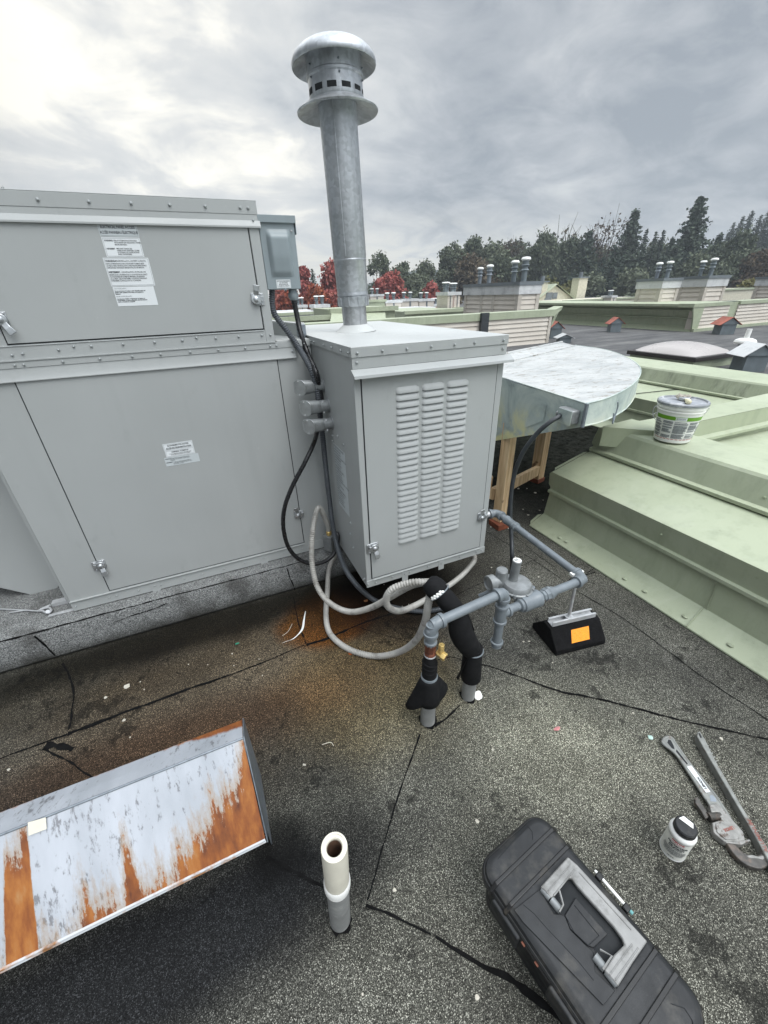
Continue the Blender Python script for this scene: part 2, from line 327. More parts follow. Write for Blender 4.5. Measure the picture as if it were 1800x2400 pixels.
M['tar'] = plain('tar', (0.006,0.006,0.006), 0.9, var=0.4, vs=30, bmp=0.4, bs=90)
M['tar'].node_tree.nodes['Principled BSDF'].inputs['Specular IOR Level'].default_value=0.1
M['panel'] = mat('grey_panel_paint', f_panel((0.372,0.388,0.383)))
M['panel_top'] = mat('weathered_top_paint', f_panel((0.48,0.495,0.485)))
M['encl'] = mat('enclosure_paint', f_panel((0.235,0.275,0.29)))
M['gap'] = plain('shadow_gap', (0.012,0.014,0.016), 0.8)
M['galv'] = mat('galvanised_steel', f_galv())
M['galv_dark'] = mat('dull_galvanised', f_galv((0.26,0.29,0.32), 0.5, 0.4))
M['galv_mottled'] = mat('mottled_galvanised', f_galv((0.50,0.51,0.52), 0.32, 1.0))
M['alu'] = plain('cast_alloy', (0.52,0.54,0.55), 0.35, 0.8, var=0.2, vs=25)
M['screw'] = plain('painted_screw', (0.33,0.35,0.35), 0.4, 0.15, var=0.2, vs=60)
M['tool_dirty'] = plain('dirty_alloy', (0.26,0.255,0.24), 0.45, 0.3, var=0.25, vs=50, dirt=(0.11,0.085,0.07), dirt_s=45, dirt_lo=0.56, dirt_hi=0.66)
M['alu_dull'] = plain('cast_alloy_grey', (0.235,0.247,0.25), 0.45, 0.3, var=0.2, vs=30, dirt=(0.13,0.13,0.12), dirt_s=25, dirt_lo=0.58, dirt_hi=0.72)
M['zinc'] = plain('bright_zinc', (0.50,0.51,0.52), 0.4, 0.35, var=0.15, vs=30)
M['green'] = mat('green_flashing', f_green)
M['green_dirty'] = mat('green_flashing_stained', f_green_dirty)
M['hood'] = mat('rusted_zinc_sheet', f_hood)
M['duct'] = mat('duct_top_sealer', f_duct)
M['ductside'] = mat('duct_side_sealer', f_ductside)
M['siding'] = mat('cream_siding', f_siding)
M['wood'] = mat('fir_lumber', f_wood)
M['cedar'] = plain('treated_block', (0.20,0.06,0.03), 0.7, var=0.3, vs=20)
M['pipe_grey'] = plain('grey_pipe_paint', (0.165,0.188,0.205), 0.36, 0.0, var=0.12, vs=18, dirt=(0.27,0.30,0.32), dirt_s=30, dirt_lo=0.62, dirt_hi=0.7)
M['pvc'] = plain('white_pvc', (0.66,0.63,0.53), 0.4, var=0.08, vs=14, dirt=(0.35,0.32,0.25), dirt_s=12, dirt_lo=0.6, dirt_hi=0.8)
M['abs'] = plain('grey_conduit_pipe', (0.22,0.225,0.22), 0.5, var=0.18, vs=14, dirt=(0.36,0.36,0.34), dirt_s=20, dirt_lo=0.55, dirt_hi=0.72)
M['pvc_in'] = plain('pipe_bore', (0.10,0.055,0.035), 0.7, var=0.4, vs=40)
M['hose'] = plain('grey_liquidtight', (0.37,0.36,0.335), 0.42, var=0.14, vs=12, dirt=(0.17,0.16,0.14), dirt_s=16, dirt_lo=0.52, dirt_hi=0.70)
M['hose_slate'] = plain('slate_conduit', (0.070,0.078,0.088), 0.38, var=0.15, vs=12)
M['cable_dark'] = plain('dark_grey_cable', (0.035,0.04,0.045), 0.4, var=0.2, vs=12)
M['black'] = plain('black_cable', (0.012,0.012,0.013), 0.28, var=0.2, vs=12)
M['foam'] = plain('black_pipe_foam', (0.009,0.0092,0.010), 0.85, var=0.3, vs=9, bmp=0.25, bs=25)
M['rubber'] = plain('black_rubber', (0.0055,0.0055,0.006), 0.9, var=0.4, vs=40, bmp=0.4, bs=160)
for k_ in ('foam','rubber'): M[k_].node_tree.nodes['Principled BSDF'].inputs['Specular IOR Level'].default_value=0.2
M['orange'] = plain('orange_reflective', (0.85,0.30,0.015), 0.3, var=0.08, vs=60)
M['brass'] = plain('brass', (0.80,0.58,0.22), 0.3, 0.55, var=0.1, vs=20)
M['rustpipe'] = plain('rusty_fitting', (0.17,0.06,0.035), 0.6, 0.3, var=0.5, vs=30)
M['white'] = plain('white_plastic', (0.84,0.84,0.81), 0.35, var=0.04, vs=8)
M['paper'] = plain('label_paper', (0.72,0.75,0.76), 0.45, var=0.03, vs=10)
M['paper_g'] = plain('label_grey', (0.52,0.56,0.57), 0.45, var=0.03, vs=10)
M['ink'] = plain('label_ink', (0.045,0.05,0.055), 0.5, var=0.1)
M['ink_g'] = plain('label_ink_grey', (0.13,0.14,0.15), 0.5, var=0.1)
M['red'] = plain('red_print', (0.50,0.03,0.04), 0.4, var=0.1)
M['red_w'] = plain('worn_red_print', (0.25,0.09,0.07), 0.5, var=0.3, vs=60)
M['lgreen'] = plain('green_print', (0.14,0.34,0.02), 0.4, var=0.05)
M['lid'] = plain('grey_pail_lid', (0.27,0.285,0.31), 0.4, var=0.2, vs=14, dirt=(0.55,0.56,0.57), dirt_s=12, dirt_lo=0.5, dirt_hi=0.62)
M['tbox'] = plain('black_toolbox', (0.013,0.014,0.0155), 0.55, var=0.2, vs=10, dirt=(0.075,0.070,0.060), dirt_s=13, dirt_lo=0.52, dirt_hi=0.78, bmp=0.12, bs=300)
M['tbox_rim'] = plain('toolbox_rim', (0.012,0.012,0.012), 0.42, var=0.3, vs=20, dirt=(0.07,0.06,0.045), dirt_s=14, dirt_lo=0.6, dirt_hi=0.75)
M['handle'] = plain('brushed_handle', (0.27,0.268,0.26), 0.42, 0.2, var=0.15, vs=24, dirt=(0.15,0.148,0.14), dirt_s=18, dirt_lo=0.5, dirt_hi=0.65)
M['tool'] = plain('alloy_wrench', (0.235,0.24,0.225), 0.45, 0.3, var=0.2, vs=40, dirt=(0.12,0.07,0.05), dirt_s=22, dirt_lo=0.6, dirt_hi=0.72)
M['tool_iron'] = plain('worn_iron_jaw', (0.085,0.080,0.074), 0.45, 0.4, var=0.4, vs=40, dirt=(0.15,0.12,0.10), dirt_s=30, dirt_lo=0.5, dirt_hi=0.62)
M['dome'] = plain('acrylic_dome', (0.42,0.39,0.375), 0.3, var=0.04, vs=0.7)
M['bronze'] = plain('dark_frame', (0.035,0.03,0.028), 0.4)
M['vent_grey'] = plain('dull_metal_vent', (0.17,0.20,0.215), 0.55, 0.2, var=0.15)
M['vent_rust'] = plain('rusty_vent_roof', (0.34,0.10,0.065), 0.7, var=0.25, vs=3)
M['band'] = plain('white_metal_band', (0.60,0.61,0.61), 0.45, var=0.1, vs=1.5, dirt=(0.32,0.33,0.34), dirt_s=2.0, dirt_lo=0.5, dirt_hi=0.75)
M['capgrey'] = plain('slate_cap', (0.15,0.17,0.185), 0.5, var=0.2, vs=1.5)
M['trim'] = plain('pale_trim', (0.50,0.46,0.40), 0.6)
M['cream'] = plain('cream_wall', (0.58,0.55,0.44), 0.7)
M['darkdrain'] = plain('dark_drain', (0.035,0.04,0.045), 0.5)
M['brush'] = plain('dry_brush', (0.42,0.38,0.33), 0.8, var=0.4, vs=60)
M['ivory'] = plain('ivory_handle', (0.66,0.62,0.42), 0.4)
M['bark'] = plain('bark', (0.07,0.055,0.045), 0.9, var=0.3)
M['conifer'] = mat('conifer_leaves', f_leaf([(0.35,(0.036,0.053,0.041)),(0.5,(0.062,0.085,0.064)),(0.65,(0.10,0.125,0.09))]))
M['broad'] = mat('broad_leaves', f_leaf([(0.35,(0.07,0.09,0.06)),(0.5,(0.12,0.14,0.092)),(0.65,(0.175,0.195,0.13))]))
M['brown'] = mat('brown_leaves', f_leaf([(0.35,(0.075,0.055,0.040)),(0.5,(0.11,0.085,0.055)),(0.65,(0.15,0.125,0.08))]))
M['yellow'] = mat('yellow_green_leaves', f_leaf([(0.35,(0.09,0.10,0.04)),(0.5,(0.15,0.15,0.065)),(0.65,(0.22,0.20,0.09))]))
M['redleaf'] = mat('red_leaves', f_leaf([(0.35,(0.24,0.06,0.055)),(0.5,(0.36,0.10,0.09)),(0.65,(0.44,0.17,0.13))]))
M['orangeleaf'] = mat('orange_leaves', f_leaf([(0.35,(0.14,0.03,0.018)),(0.5,(0.30,0.075,0.04)),(0.65,(0.42,0.16,0.07))]))
M['ground'] = plain('distant_ground', (0.06,0.075,0.045), 0.95, var=0.4, vs=0.05)
M['hillmat'] = plain('wooded_hill', (0.035,0.05,0.035), 0.95, var=0.4, vs=0.08)
# ------------------------------------------------------------------ mesh builder
ORG = {}     # object -> world origin of its coordinate frame
class MB:
    def __init__(s): s.v=[]; s.f=[]; s.m=[]; s.cur=0
    def slot(s, i): s.cur=i; return s
    def add(s, vs, fs):
        o=len(s.v); s.v += [Vector(p) for p in vs]
        for f in fs: s.f.append([o+i for i in f]); s.m.append(s.cur)
        return s
    def box(s, a, b, T=None):
        x0,y0,z0=a; x1,y1,z1=b
        vs=[(x0,y0,z0),(x1,y0,z0),(x1,y1,z0),(x0,y1,z0),(x0,y0,z1),(x1,y0,z1),(x1,y1,z1),(x0,y1,z1)]
        if T: vs=[T@Vector(p) for p in vs]
        return s.add(vs, [(0,3,2,1),(4,5,6,7),(0,1,5,4),(1,2,6,5),(2,3,7,6),(3,0,4,7)])
    def prism(s, poly, ext, T=None):
        n=len(poly); e=Vector(ext); a=[Vector(p) for p in poly]; b=[p+e for p in a]; vs=a+b
        if T: vs=[T@p for p in vs]
        return s.add(vs, [tuple(range(n-1,-1,-1)), tuple(range(n,2*n))]+[(i,(i+1)%n,n+(i+1)%n,n+i) for i in range(n)])
    def quad(s, *ps): return s.add(ps, [tuple(range(len(ps)))])
    def tube(s, pts, r, seg=12, caps=True):
        pts=[Vector(p) for p in pts]; n=len(pts)
        rs = r if isinstance(r,(list,tuple)) else [r]*n
        t0=(pts[1]-pts[0]).normalized(); u=t0.orthogonal().normalized(); vs=[]; fs=[]
        for i,p in enumerate(pts):
            t=(pts[min(i+1,n-1)]-pts[max(i-1,0)])
            if t.length<1e-9: t=t0
            t=t.normalized(); u=(u-t*u.dot(t)); u = u.normalized() if u.length>1e-6 else t.orthogonal().normalized(); w=t.cross(u)
            for k in range(seg):
                a=2*math.pi*k/seg; vs.append(p+(u*math.cos(a)+w*math.sin(a))*rs[i])
        for i in range(n-1):
            for k in range(seg):
                a=i*seg+k; b=i*seg+(k+1)%seg; fs.append((a,b,b+seg,a+seg))
        if caps: fs.append(tuple(range(seg-1,-1,-1))); fs.append(tuple((n-1)*seg+k for k in range(seg)))
        return s.add(vs, fs)
    def cyl(s, a, b, r, r2=None, seg=20): return s.tube([a,b],[r, r if r2 is None else r2],seg)
    def lathe(s, prof, o=(0,0,0), ax=(0,0,1), seg=40):
        ax=Vector(ax).normalized(); u=ax.orthogonal().normalized(); w=ax.cross(u); o=Vector(o); vs=[]; fs=[]
        for r,z in prof:
            for k in range(seg):
                a=2*math.pi*k/seg; vs.append(o+ax*z+(u*math.cos(a)+w*math.sin(a))*r)
        for i in range(len(prof)-1):
            for k in range(seg):
                a=i*seg+k; b=i*seg+(k+1)%seg; fs.append((a,b,b+seg,a+seg))
        return s.add(vs, fs)
    def ball(s, c, r, seg=10, sc=(1,1,1)):
        c=Vector(c); prof=[(math.sin(math.pi*i/seg)*r, -math.cos(math.pi*i/seg)*r) for i in range(seg+1)]
        o=len(s.v); s.lathe(prof, (0,0,0), (0,0,1), seg*2)
        for i in range(o,len(s.v)): p=s.v[i]; s.v[i]=c+Vector((p.x*sc[0],p.y*sc[1],p.z*sc[2]))
        return s
    def build(s, name, mats, parent=None, smooth=35, bevel=0, origin=None, solid=0):
        org = ORG.get(parent, Vector((0,0,0))) if parent else Vector(origin or (0,0,0))
        me = bpy.data.meshes.new(name); me.from_pydata([tuple(p-org) for p in s.v], [], s.f)
        mats = mats if isinstance(mats,(list,tuple)) else [mats]
        for m in mats: me.materials.append(m)
        for p,k in zip(me.polygons, s.m): p.material_index=k
        bm=bmesh.new(); bm.from_mesh(me); bmesh.ops.remove_doubles(bm, verts=bm.verts, dist=1e-6)
        bmesh.ops.recalc_face_normals(bm, faces=bm.faces); bm.to_mesh(me); bm.free()
        if smooth:
            for p in me.polygons: p.use_smooth=True
            me.set_sharp_from_angle(angle=R_(smooth))
        o=bpy.data.objects.new(name, me); COL.objects.link(o)
        if parent: o.parent=parent
        else: o.location=org
        ORG[o]=org
        if solid:
            md=o.modifiers.new('solid','SOLIDIFY'); md.thickness=solid; md.offset=0
        if bevel:
            md=o.modifiers.new('bevel','BEVEL'); md.width=bevel; md.segments=2; md.limit_method='ANGLE'; md.angle_limit=R_(40)
        return o
def tag(o, label, cat, group=None, kind=None):
    if label: o['label']=label
    if cat: o['category']=cat
    if group: o['group']=group
    if kind: o['kind']=kind
    return o
def thing(name, label, cat, loc=(0,0,0), group=None):
    o=bpy.data.objects.new(name, None); COL.objects.link(o); o.location=loc; ORG[o]=Vector(loc); o.empty_display_size=0.1
    return tag(o, label, cat, group)
def copy_tree(o, loc=None, rz=None, sc=None, label=None, parent=None):
    c=o.copy(); COL.objects.link(c); c.parent=parent
    if loc is not None: c.location=loc
    if rz is not None: c.rotation_euler=(0,0,rz)
    if sc is not None: c.scale = sc if isinstance(sc,(tuple,list)) else (sc,sc,sc)
    if label: c['label']=label
    for ch in list(o.children): copy_tree(ch, parent=c)
    return c
def spline(ps, n=8):
    ps=[Vector(p) for p in ps]; q=[ps[0]*2-ps[1]]+ps+[ps[-1]*2-ps[-2]]; out=[]
    for i in range(1,len(q)-2):
        for k in range(n):
            t=k/n; a,b,c,d=q[i-1],q[i],q[i+1],q[i+2]
            out.append(0.5*((2*b)+(c-a)*t+(2*a-5*b+4*c-d)*t*t+(3*b-a-3*c+d)*t**3))
    out.append(ps[-1]); return out
def resample(pts, step):
    out=[pts[0]]; acc=0
    for a,b in zip(pts,pts[1:]):
        l=(b-a).length; d=step-acc
        while d<=l and l>0: out.append(a+(b-a)*(d/l)); d+=step
        acc=l-(d-step)
    return out
def cable(name, pts, r, m, label, cat, ribs=0, group=None):
    p=spline(pts,10); mb=MB()
    if ribs:
        q=resample(p, ribs/3); rs=[r*(1.0 if i%3 else 0.80) for i in range(len(q))]; mb.tube(q, rs, 14)
    else: mb.tube(resample(p,0.012), r, 14)
    o=mb.build(name, m, origin=p[0]); return tag(o, label, cat, group)
def text_mb(txt, size, m, parent, o, ux, uy, name='lettering', align='LEFT', bold=0.0, sx=1.0, shear=0.0, space=1.0, line=1.0, proud=0.0006):
    """flat lettering laid on a surface at o; ux/uy are the writing directions"""
    cu=bpy.data.curves.new('txt','FONT'); cu.body=txt; cu.size=size; cu.align_x=align; cu.offset=bold; cu.shear=shear
    cu.resolution_u=2; cu.space_character=space; cu.space_line=line; cu.fill_mode='FRONT'
    ob=bpy.data.objects.new('txt',cu); COL.objects.link(ob); bpy.context.view_layer.update()
    dg=bpy.context.evaluated_depsgraph_get(); me=bpy.data.meshes.new_from_object(ob.evaluated_get(dg)); bpy.data.objects.remove(ob)
    ux=Vector(ux).normalized(); uy=Vector(uy).normalized(); nn=ux.cross(uy); org=ORG[parent]
    for v in me.vertices: v.co=Vector(o)+ux*(v.co.x*sx)+uy*v.co.y+nn*proud-org
    me.materials.clear(); me.materials.append(m); me.name=name
    ob=bpy.data.objects.new(name,me); COL.objects.link(ob); ob.parent=parent; ORG[ob]=org; return ob
_sc={}
def screws(parent, pts, nrm, r=0.0065, m=None, name='screw'):
    """hex-head screws with washers, one small mesh each"""
    r*=0.8; nrm=Vector(nrm).normalized(); key=(tuple(nrm),r,(m or M['alu_dull']).name,name)
    if key not in _sc:
        mb=MB(); mb.lathe([(0,0),(r*1.35,0),(r*1.35,0.0012),(r*0.8,0.0018),(r*0.8,0.0055),(r*0.45,0.0068),(0,0.0068)],(0,0,0),nrm,8)
        me=bpy.data.meshes.new(name); me.from_pydata([tuple(p) for p in mb.v],[],mb.f); me.materials.append(m or M['screw'])
        for p in me.polygons: p.use_smooth=True
        me.set_sharp_from_angle(angle=R_(30)); _sc[key]=me
    for p in pts:
        o=bpy.data.objects.new(name,_sc[key]); COL.objects.link(o); o.parent=parent; o.location=Vector(p)-ORG[parent]+nrm*0.0006; ORG[o]=ORG[parent]
# ================================================================== THE SETTING
def ZXY(px, py, x, y):
    r = ray(px, py); t = (x*r.x+y*r.y)/(r.x*r.x+r.y*r.y); return CAM_H+t*r.z
def struct(o): o['kind']='structure'; return o
mb=MB(); mb.quad((-520,-520,-8),(520,-520,-8),(520,520,-8),(-520,520,-8)); struct(mb.build('ground', M['ground'], smooth=0))
def ribbon(mb, pts, w0, w1, dz=0.003, up=(0,0,1), jit=0.35, z=None):
    up=Vector(up); pts=[Vector(p) for p in pts]; q=resample(spline(pts,6),0.022); vs=[]; n=len(q)
    for i,p in enumerate(q):
        t=(q[min(i+1,n-1)]-q[max(i-1,0)]).normalized(); s=up.cross(t).normalized()
        w=0.85*(w0+(w1-w0)*i/max(1,n-1))*(1+jit*noise.noise(p*38)*2.0+jit*2.2*noise.noise(p*170)); w=max(w,0.0015)
        o=s*noise.noise(p*18+Vector((5,5,5)))*0.004
        vs += [p+up*dz+s*w*0.5+o, p+up*dz-s*w*0.5+o]
    mb.add(vs, [(2*i,2*i+1,2*i+3,2*i+2) for i in range(n-1)])
mb=MB()
mb.quad((-14,-6,0),(70,-6,0),(70,75,0),(-14,75,0)); mb.quad((-14,-6,-8),(70,-6,-8),(70,-6,0),(-14,-6,0)); mb.quad((-14,-6,-8),(-14,75,-8),(-14,75,0),(-14,-6,0))
mb.quad((-14,75,-8),(70,75,-8),(70,75,0),(-14,75,0)); mb.quad((70,-6,-8),(70,75,-8),(70,75,0),(70,-6,0))
mb.slot(1)
for w0,w1,ps in [
  (0.007,0.010,[(-60,1803),(0,1779),(80,1750),(159,1721)]),(0.022,0.005,[(159,1721),(210,1702),(338,1654),(440,1617),(530,1586),(620,1552),(714,1512)]),
  (0.008,0.008,[(146,1556),(160,1578),(171,1610),(172,1645),(166,1690),(160,1722)]),
  (0.004,0.010,[(688,1400),(694,1432),(706,1480),(718,1509)]),(0.018,0.008,[(718,1512),(760,1500),(800,1483),(850,1462),(900,1445),(985,1418)]),
  (0.010,0.006,[(101,1755),(130,1770),(159,1784),(200,1812),(225,1826)]),(0.04,0.02,[(105,1750),(140,1748),(180,1762)]),
  (0.006,0.006,[(985,1722),(960,1790),(935,1862),(905,1960),(880,2050),(860,2118)]),
  (0.008,0.008,[(858,2122),(905,2140),(960,2166),(1020,2196)]),(0.008,0.024,[(1020,2196),(1080,2232),(1130,2262),(1180,2288),(1240,2330),(1310,2385),(1360,2430)]),
  (0.012,0.008,[(625,2008),(680,2040),(725,2062),(775,2082)]),
  (0.014,0.008,[(1018,1702),(1045,1685),(1080,1652)]),
  (0.004,0.006,[(1000,1560),(1050,1540),(1090,1552),(1150,1562)]),
  (0.006,0.012,[(1150,1563),(1220,1588),(1300,1618),(1370,1632),(1450,1650)]),(0.012,0.007,[(1450,1650),(1530,1672),(1600,1690),(1700,1712),(1850,1745)]),
  (0.004,0.005,[(1120,1235),(1205,1285),(1290,1340),(1353,1386),(1459,1449),(1564,1525),(1648,1588),(1850,1722)]),
  (0.005,0.004,[(1150,1195),(1185,1235),(1245,1290),(1300,1330)]),(0.004,0.004,[(1010,1430),(1090,1385),(1180,1345),(1260,1310)]),
  (0.003,0.003,[(1130,1315),(1190,1325),(1240,1345)]),(0.005,0.008,[(1325,1370),(1340,1356),(1360,1352),(1400,1340)]),
  (0.006,0.006,[(1375,1345),(1400,1325)]),(0.004,0.004,[(835,1468),(870,1480),(940,1500),(985,1520)]),
  (0.007,0.007,[(0,1455),(15,1425),(40,1380)]),
 ]: ribbon(mb,[G(x,y,0) for x,y in ps],w0,w1)
# tar bleed collars round the pipe stubs and the loose scuffs of bitumen
for (cx,cy,r) in ((0.026,0.487,0.033),(0.561,0.92,0.036),(0.783,0.948,0.035)):
    n=40; vs=[(cx,cy,0.004)]
    for i in range(n):
        a=2*math.pi*i/n; rr=r*(1+0.35*noise.noise(Vector((math.cos(a)*1.7+cx*9,math.sin(a)*1.7,cy*7)))+0.12*noise.noise(Vector((a*5,cx*3,1)))); vs.append((cx+rr*math.cos(a),cy+rr*math.sin(a),0.004))
    mb.add(vs,[(0,1+i,1+(i+1)%n) for i in range(n)])
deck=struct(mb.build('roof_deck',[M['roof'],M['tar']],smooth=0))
# hill to the right
def hill(cx,cy,rx,ry,h,name='hill'):
    mb=MB(); n=28; vs=[]; fs=[]
    for j in range(9):
        f=j/8
        for i in range(n):
            a=2*math.pi*i/n; vs.append((cx+rx*math.cos(a)*(1-f),cy+ry*math.sin(a)*(1-f),-8.2+h*math.sin(f*math.pi/2)*(1+0.12*noise.noise(Vector((i*0.6,j,cx)))))) 
    for j in range(8):
        for i in range(n): a=j*n+i; b=j*n+(i+1)%n; fs.append((a,b,b+n,a+n))
    mb.add(vs,fs); return struct(mb.build(name,M['hillmat'],smooth=80))
hp=DP(2330,700,290); hill(hp.x,hp.y,150,120,40)
hp=DP(1010,690,400); hill(hp.x,hp.y,110,60,25)
# kerb under the unit
mb=MB()
prof=[(2.035,0.0),(2.022,0.02),(2.02,0.17),(2.028,0.188),(2.045,0.19),(3.4,0.19),(3.4,0.0)]
mb.prism([(-1.33,y,z) for y,z in prof],(2.75,0,0))
mb.prism([(-3.2,y,z) for y,z in prof],(1.85,0,0))
mb.slot(1)
ribbon(mb,[(-2.6,2.028,0.189),(-1.6,2.032,0.189),(-1.0,2.03,0.189),(-0.5,2.033,0.189),(0.0,2.03,0.189),(0.35,2.031,0.189)],0.016,0.005,0.0025,(0,-0.3,1))
ribbon(mb,[(0.22,2.0185,0.185),(0.225,2.0185,0.12),(0.235,2.0185,0.06),(0.24,2.0185,0.01)],0.007,0.007,0.002,(0,-1,0))
ribbon(mb,[(-1.02,2.0185,0.18),(-1.0,2.0185,0.10),(-0.985,2.0185,0.02)],0.009,0.009,0.002,(0,-1,0))
ribbon(mb,[(-0.72,2.0185,0.13),(-0.6,2.0185,0.145),(-0.5,2.0185,0.15),(-0.42,2.0185,0.165)],0.003,0.007,0.002,(0,-1,0))
o=mb.build('roof_kerb',[M['kerb'],M['tar']],smooth=30,origin=(-1,2.02,0)); tag(o,'low granule covered roof kerb with tarred edge carrying the grey unit','kerb')

# ================================================================== GREY ROOFTOP UNIT
YF=2.12
unit=thing('rooftop_heating_unit','large grey painted rooftop furnace unit with access doors on the granule kerb','rooftop unit',(0,2.5,0.19))
def slab_door(name, x0,x1,z0,z1,yf,parent,cab,t=0.003,gap=0.0045,label=None):
    g=MB(); g.box((x0-gap,yf-0.0012,z0-gap),(x1+gap,yf-0.0002,z1+gap)); gp=g.build('door_gap',M['gap'],cab,smooth=0)
    d=MB(); d.box((x0,yf-t-0.0014,z0),(x1,yf-0.0014,z1)); return d.build(name,M['panel'],parent,bevel=0.0012)
mb=MB(); mb.box((-0.868,YF,0.20),(0.535,3.05,1.405)); lower=mb.build('blower_cabinet',M['panel'],unit,bevel=0.003)
mb=MB(); mb.prism([(-1.9,YF,1.405),(0.363,YF,1.405),(0.363,YF,1.948),(-1.9,YF,1.952)],(0,0.86,0)); upper=mb.build('control_cabinet',M['panel'],unit,bevel=0.003)
ldoor=slab_door('blower_door',-0.683,0.357,0.268,1.345,YF,unit,lower)
udoor=slab_door('control_door',-0.652,0.317,1.470,1.875,YF,unit,upper)
# flanges and rails
mb=MB(); mb.box((-0.868,YF-0.004,0.196),(0.52,YF-0.0003,0.2555)); mb.box((-0.868,YF-0.012,0.2555),(0.357,YF-0.0003,0.2585)); rail=mb.build('base_rail',M['panel'],unit,bevel=0.0008)
screws(rail,[(x,YF-0.004,0.226) for x in (-0.85,-0.70,-0.665,-0.56,-0.45,-0.33,-0.24,-0.12,0.0,0.115,0.23,0.34,0.40)],(0,-1,0),0.0055)
for x in (-0.50,0.085):
    mb=MB(); mb.box((x,YF-0.0065,0.178),(x+0.042,YF-0.0042,0.247)); tb=mb.build('lock_tab',M['panel'],rail,bevel=0.0008); screws(rail,[(x+0.02,YF-0.0066,0.232)],(0,-1,0),0.005)
mb=MB(); mb.prism([(-0.95,YF-0.0004,1.331),(-0.95,YF-0.0004,1.381),(-0.95,YF-0.004,1.381),(-0.95,YF-0.006,1.350),(-0.95,YF-0.012,1.334),(-0.95,YF-0.012,1.331)],(1.405,0,0)); rf=mb.build('rain_flange',M['panel'],unit,smooth=20)
mb=MB(); mb.box((-1.9,YF-0.0062,1.381),(0.532,YF-0.0003,1.408)); mb.box((-1.9,YF-0.0095,1.406),(0.363,YF-0.0003,1.4125)); r2=mb.build('joint_rail',M['panel'],unit,bevel=0.001)
screws(r2,[(x,YF-0.0062,1.393) for x in (-0.66,-0.63,-0.50,-0.37,-0.25,-0.14,-0.02,0.10,0.22,0.335,0.365,0.50)]+[(0.44,YF-0.0058,1.362)],(0,-1,0),0.0055)
mb=MB(); mb.box((-1.9,YF-0.0035,1.4125),(0.363,YF-0.0003,1.461)); mb.box((-1.9,YF-0.006,1.459),(0.318,YF-0.0003,1.4625)); r3=mb.build('cabinet_rail',M['panel'],unit,bevel=0.001)
screws(r3,[(x,YF-0.0035,z) for x,z in ((-0.655,1.43),(-0.62,1.433),(-0.50,1.438),(-0.445,1.447),(-0.385,1.443),(-0.27,1.443),(-0.15,1.443),(-0.04,1.443),(0.02,1.450),(0.10,1.443),(0.20,1.443),(0.305,1.442),(0.345,1.441))],(0,-1,0),0.0055)
mb=MB(); mb.box((0.323,YF-0.0045,1.4125),(0.363,YF-0.0003,1.86)); mb.build('corner_post',M['panel'],unit,bevel=0.001)
mb=MB(); mb.box((-1.9,YF-0.0055,1.905),(0.366,YF-0.0003,1.9495)); mb.box((0.3632,YF+0.0,1.905),(0.368,YF+0.85,1.9495)); mb.box((-1.9,YF-0.0055,1.9497),(0.368,YF+0.865,1.953)); cap=mb.build('top_cap',M['panel'],unit,bevel=0.001)
screws(cap,[(x,YF-0.0055,1.926) for x in (-0.60,-0.39,-0.235,-0.098,0.035,0.165,0.300,0.332)],(0,-1,0),0.006)
mb=MB(); mb.prism([(-1.9,YF-0.0004,1.858),(-1.9,YF-0.0004,1.9048),(-1.9,YF-0.004,1.9048),(-1.9,YF-0.005,1.884),(-1.9,YF-0.014,1.864),(-1.9,YF-0.014,1.858)],(2.272,0,0)); df=mb.build('drip_flange',M['panel'],unit,smooth=20)
screws(df,[(0.345,YF-0.005,1.885)],(0,-1,0),0.005)
# weathered shelf and gutter behind the enclosure
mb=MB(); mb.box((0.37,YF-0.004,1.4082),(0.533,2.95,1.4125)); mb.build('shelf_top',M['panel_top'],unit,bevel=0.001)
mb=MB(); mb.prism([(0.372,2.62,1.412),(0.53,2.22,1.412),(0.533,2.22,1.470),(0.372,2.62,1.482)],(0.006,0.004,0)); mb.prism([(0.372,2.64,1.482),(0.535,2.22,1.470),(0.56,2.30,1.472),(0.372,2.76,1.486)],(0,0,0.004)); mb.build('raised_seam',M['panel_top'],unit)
mb=MB(); mb.box((0.50,2.19,1.412),(0.537,2.24,1.474)); mb.build('end_clip',M['galv_dark'],unit,bevel=0.002)
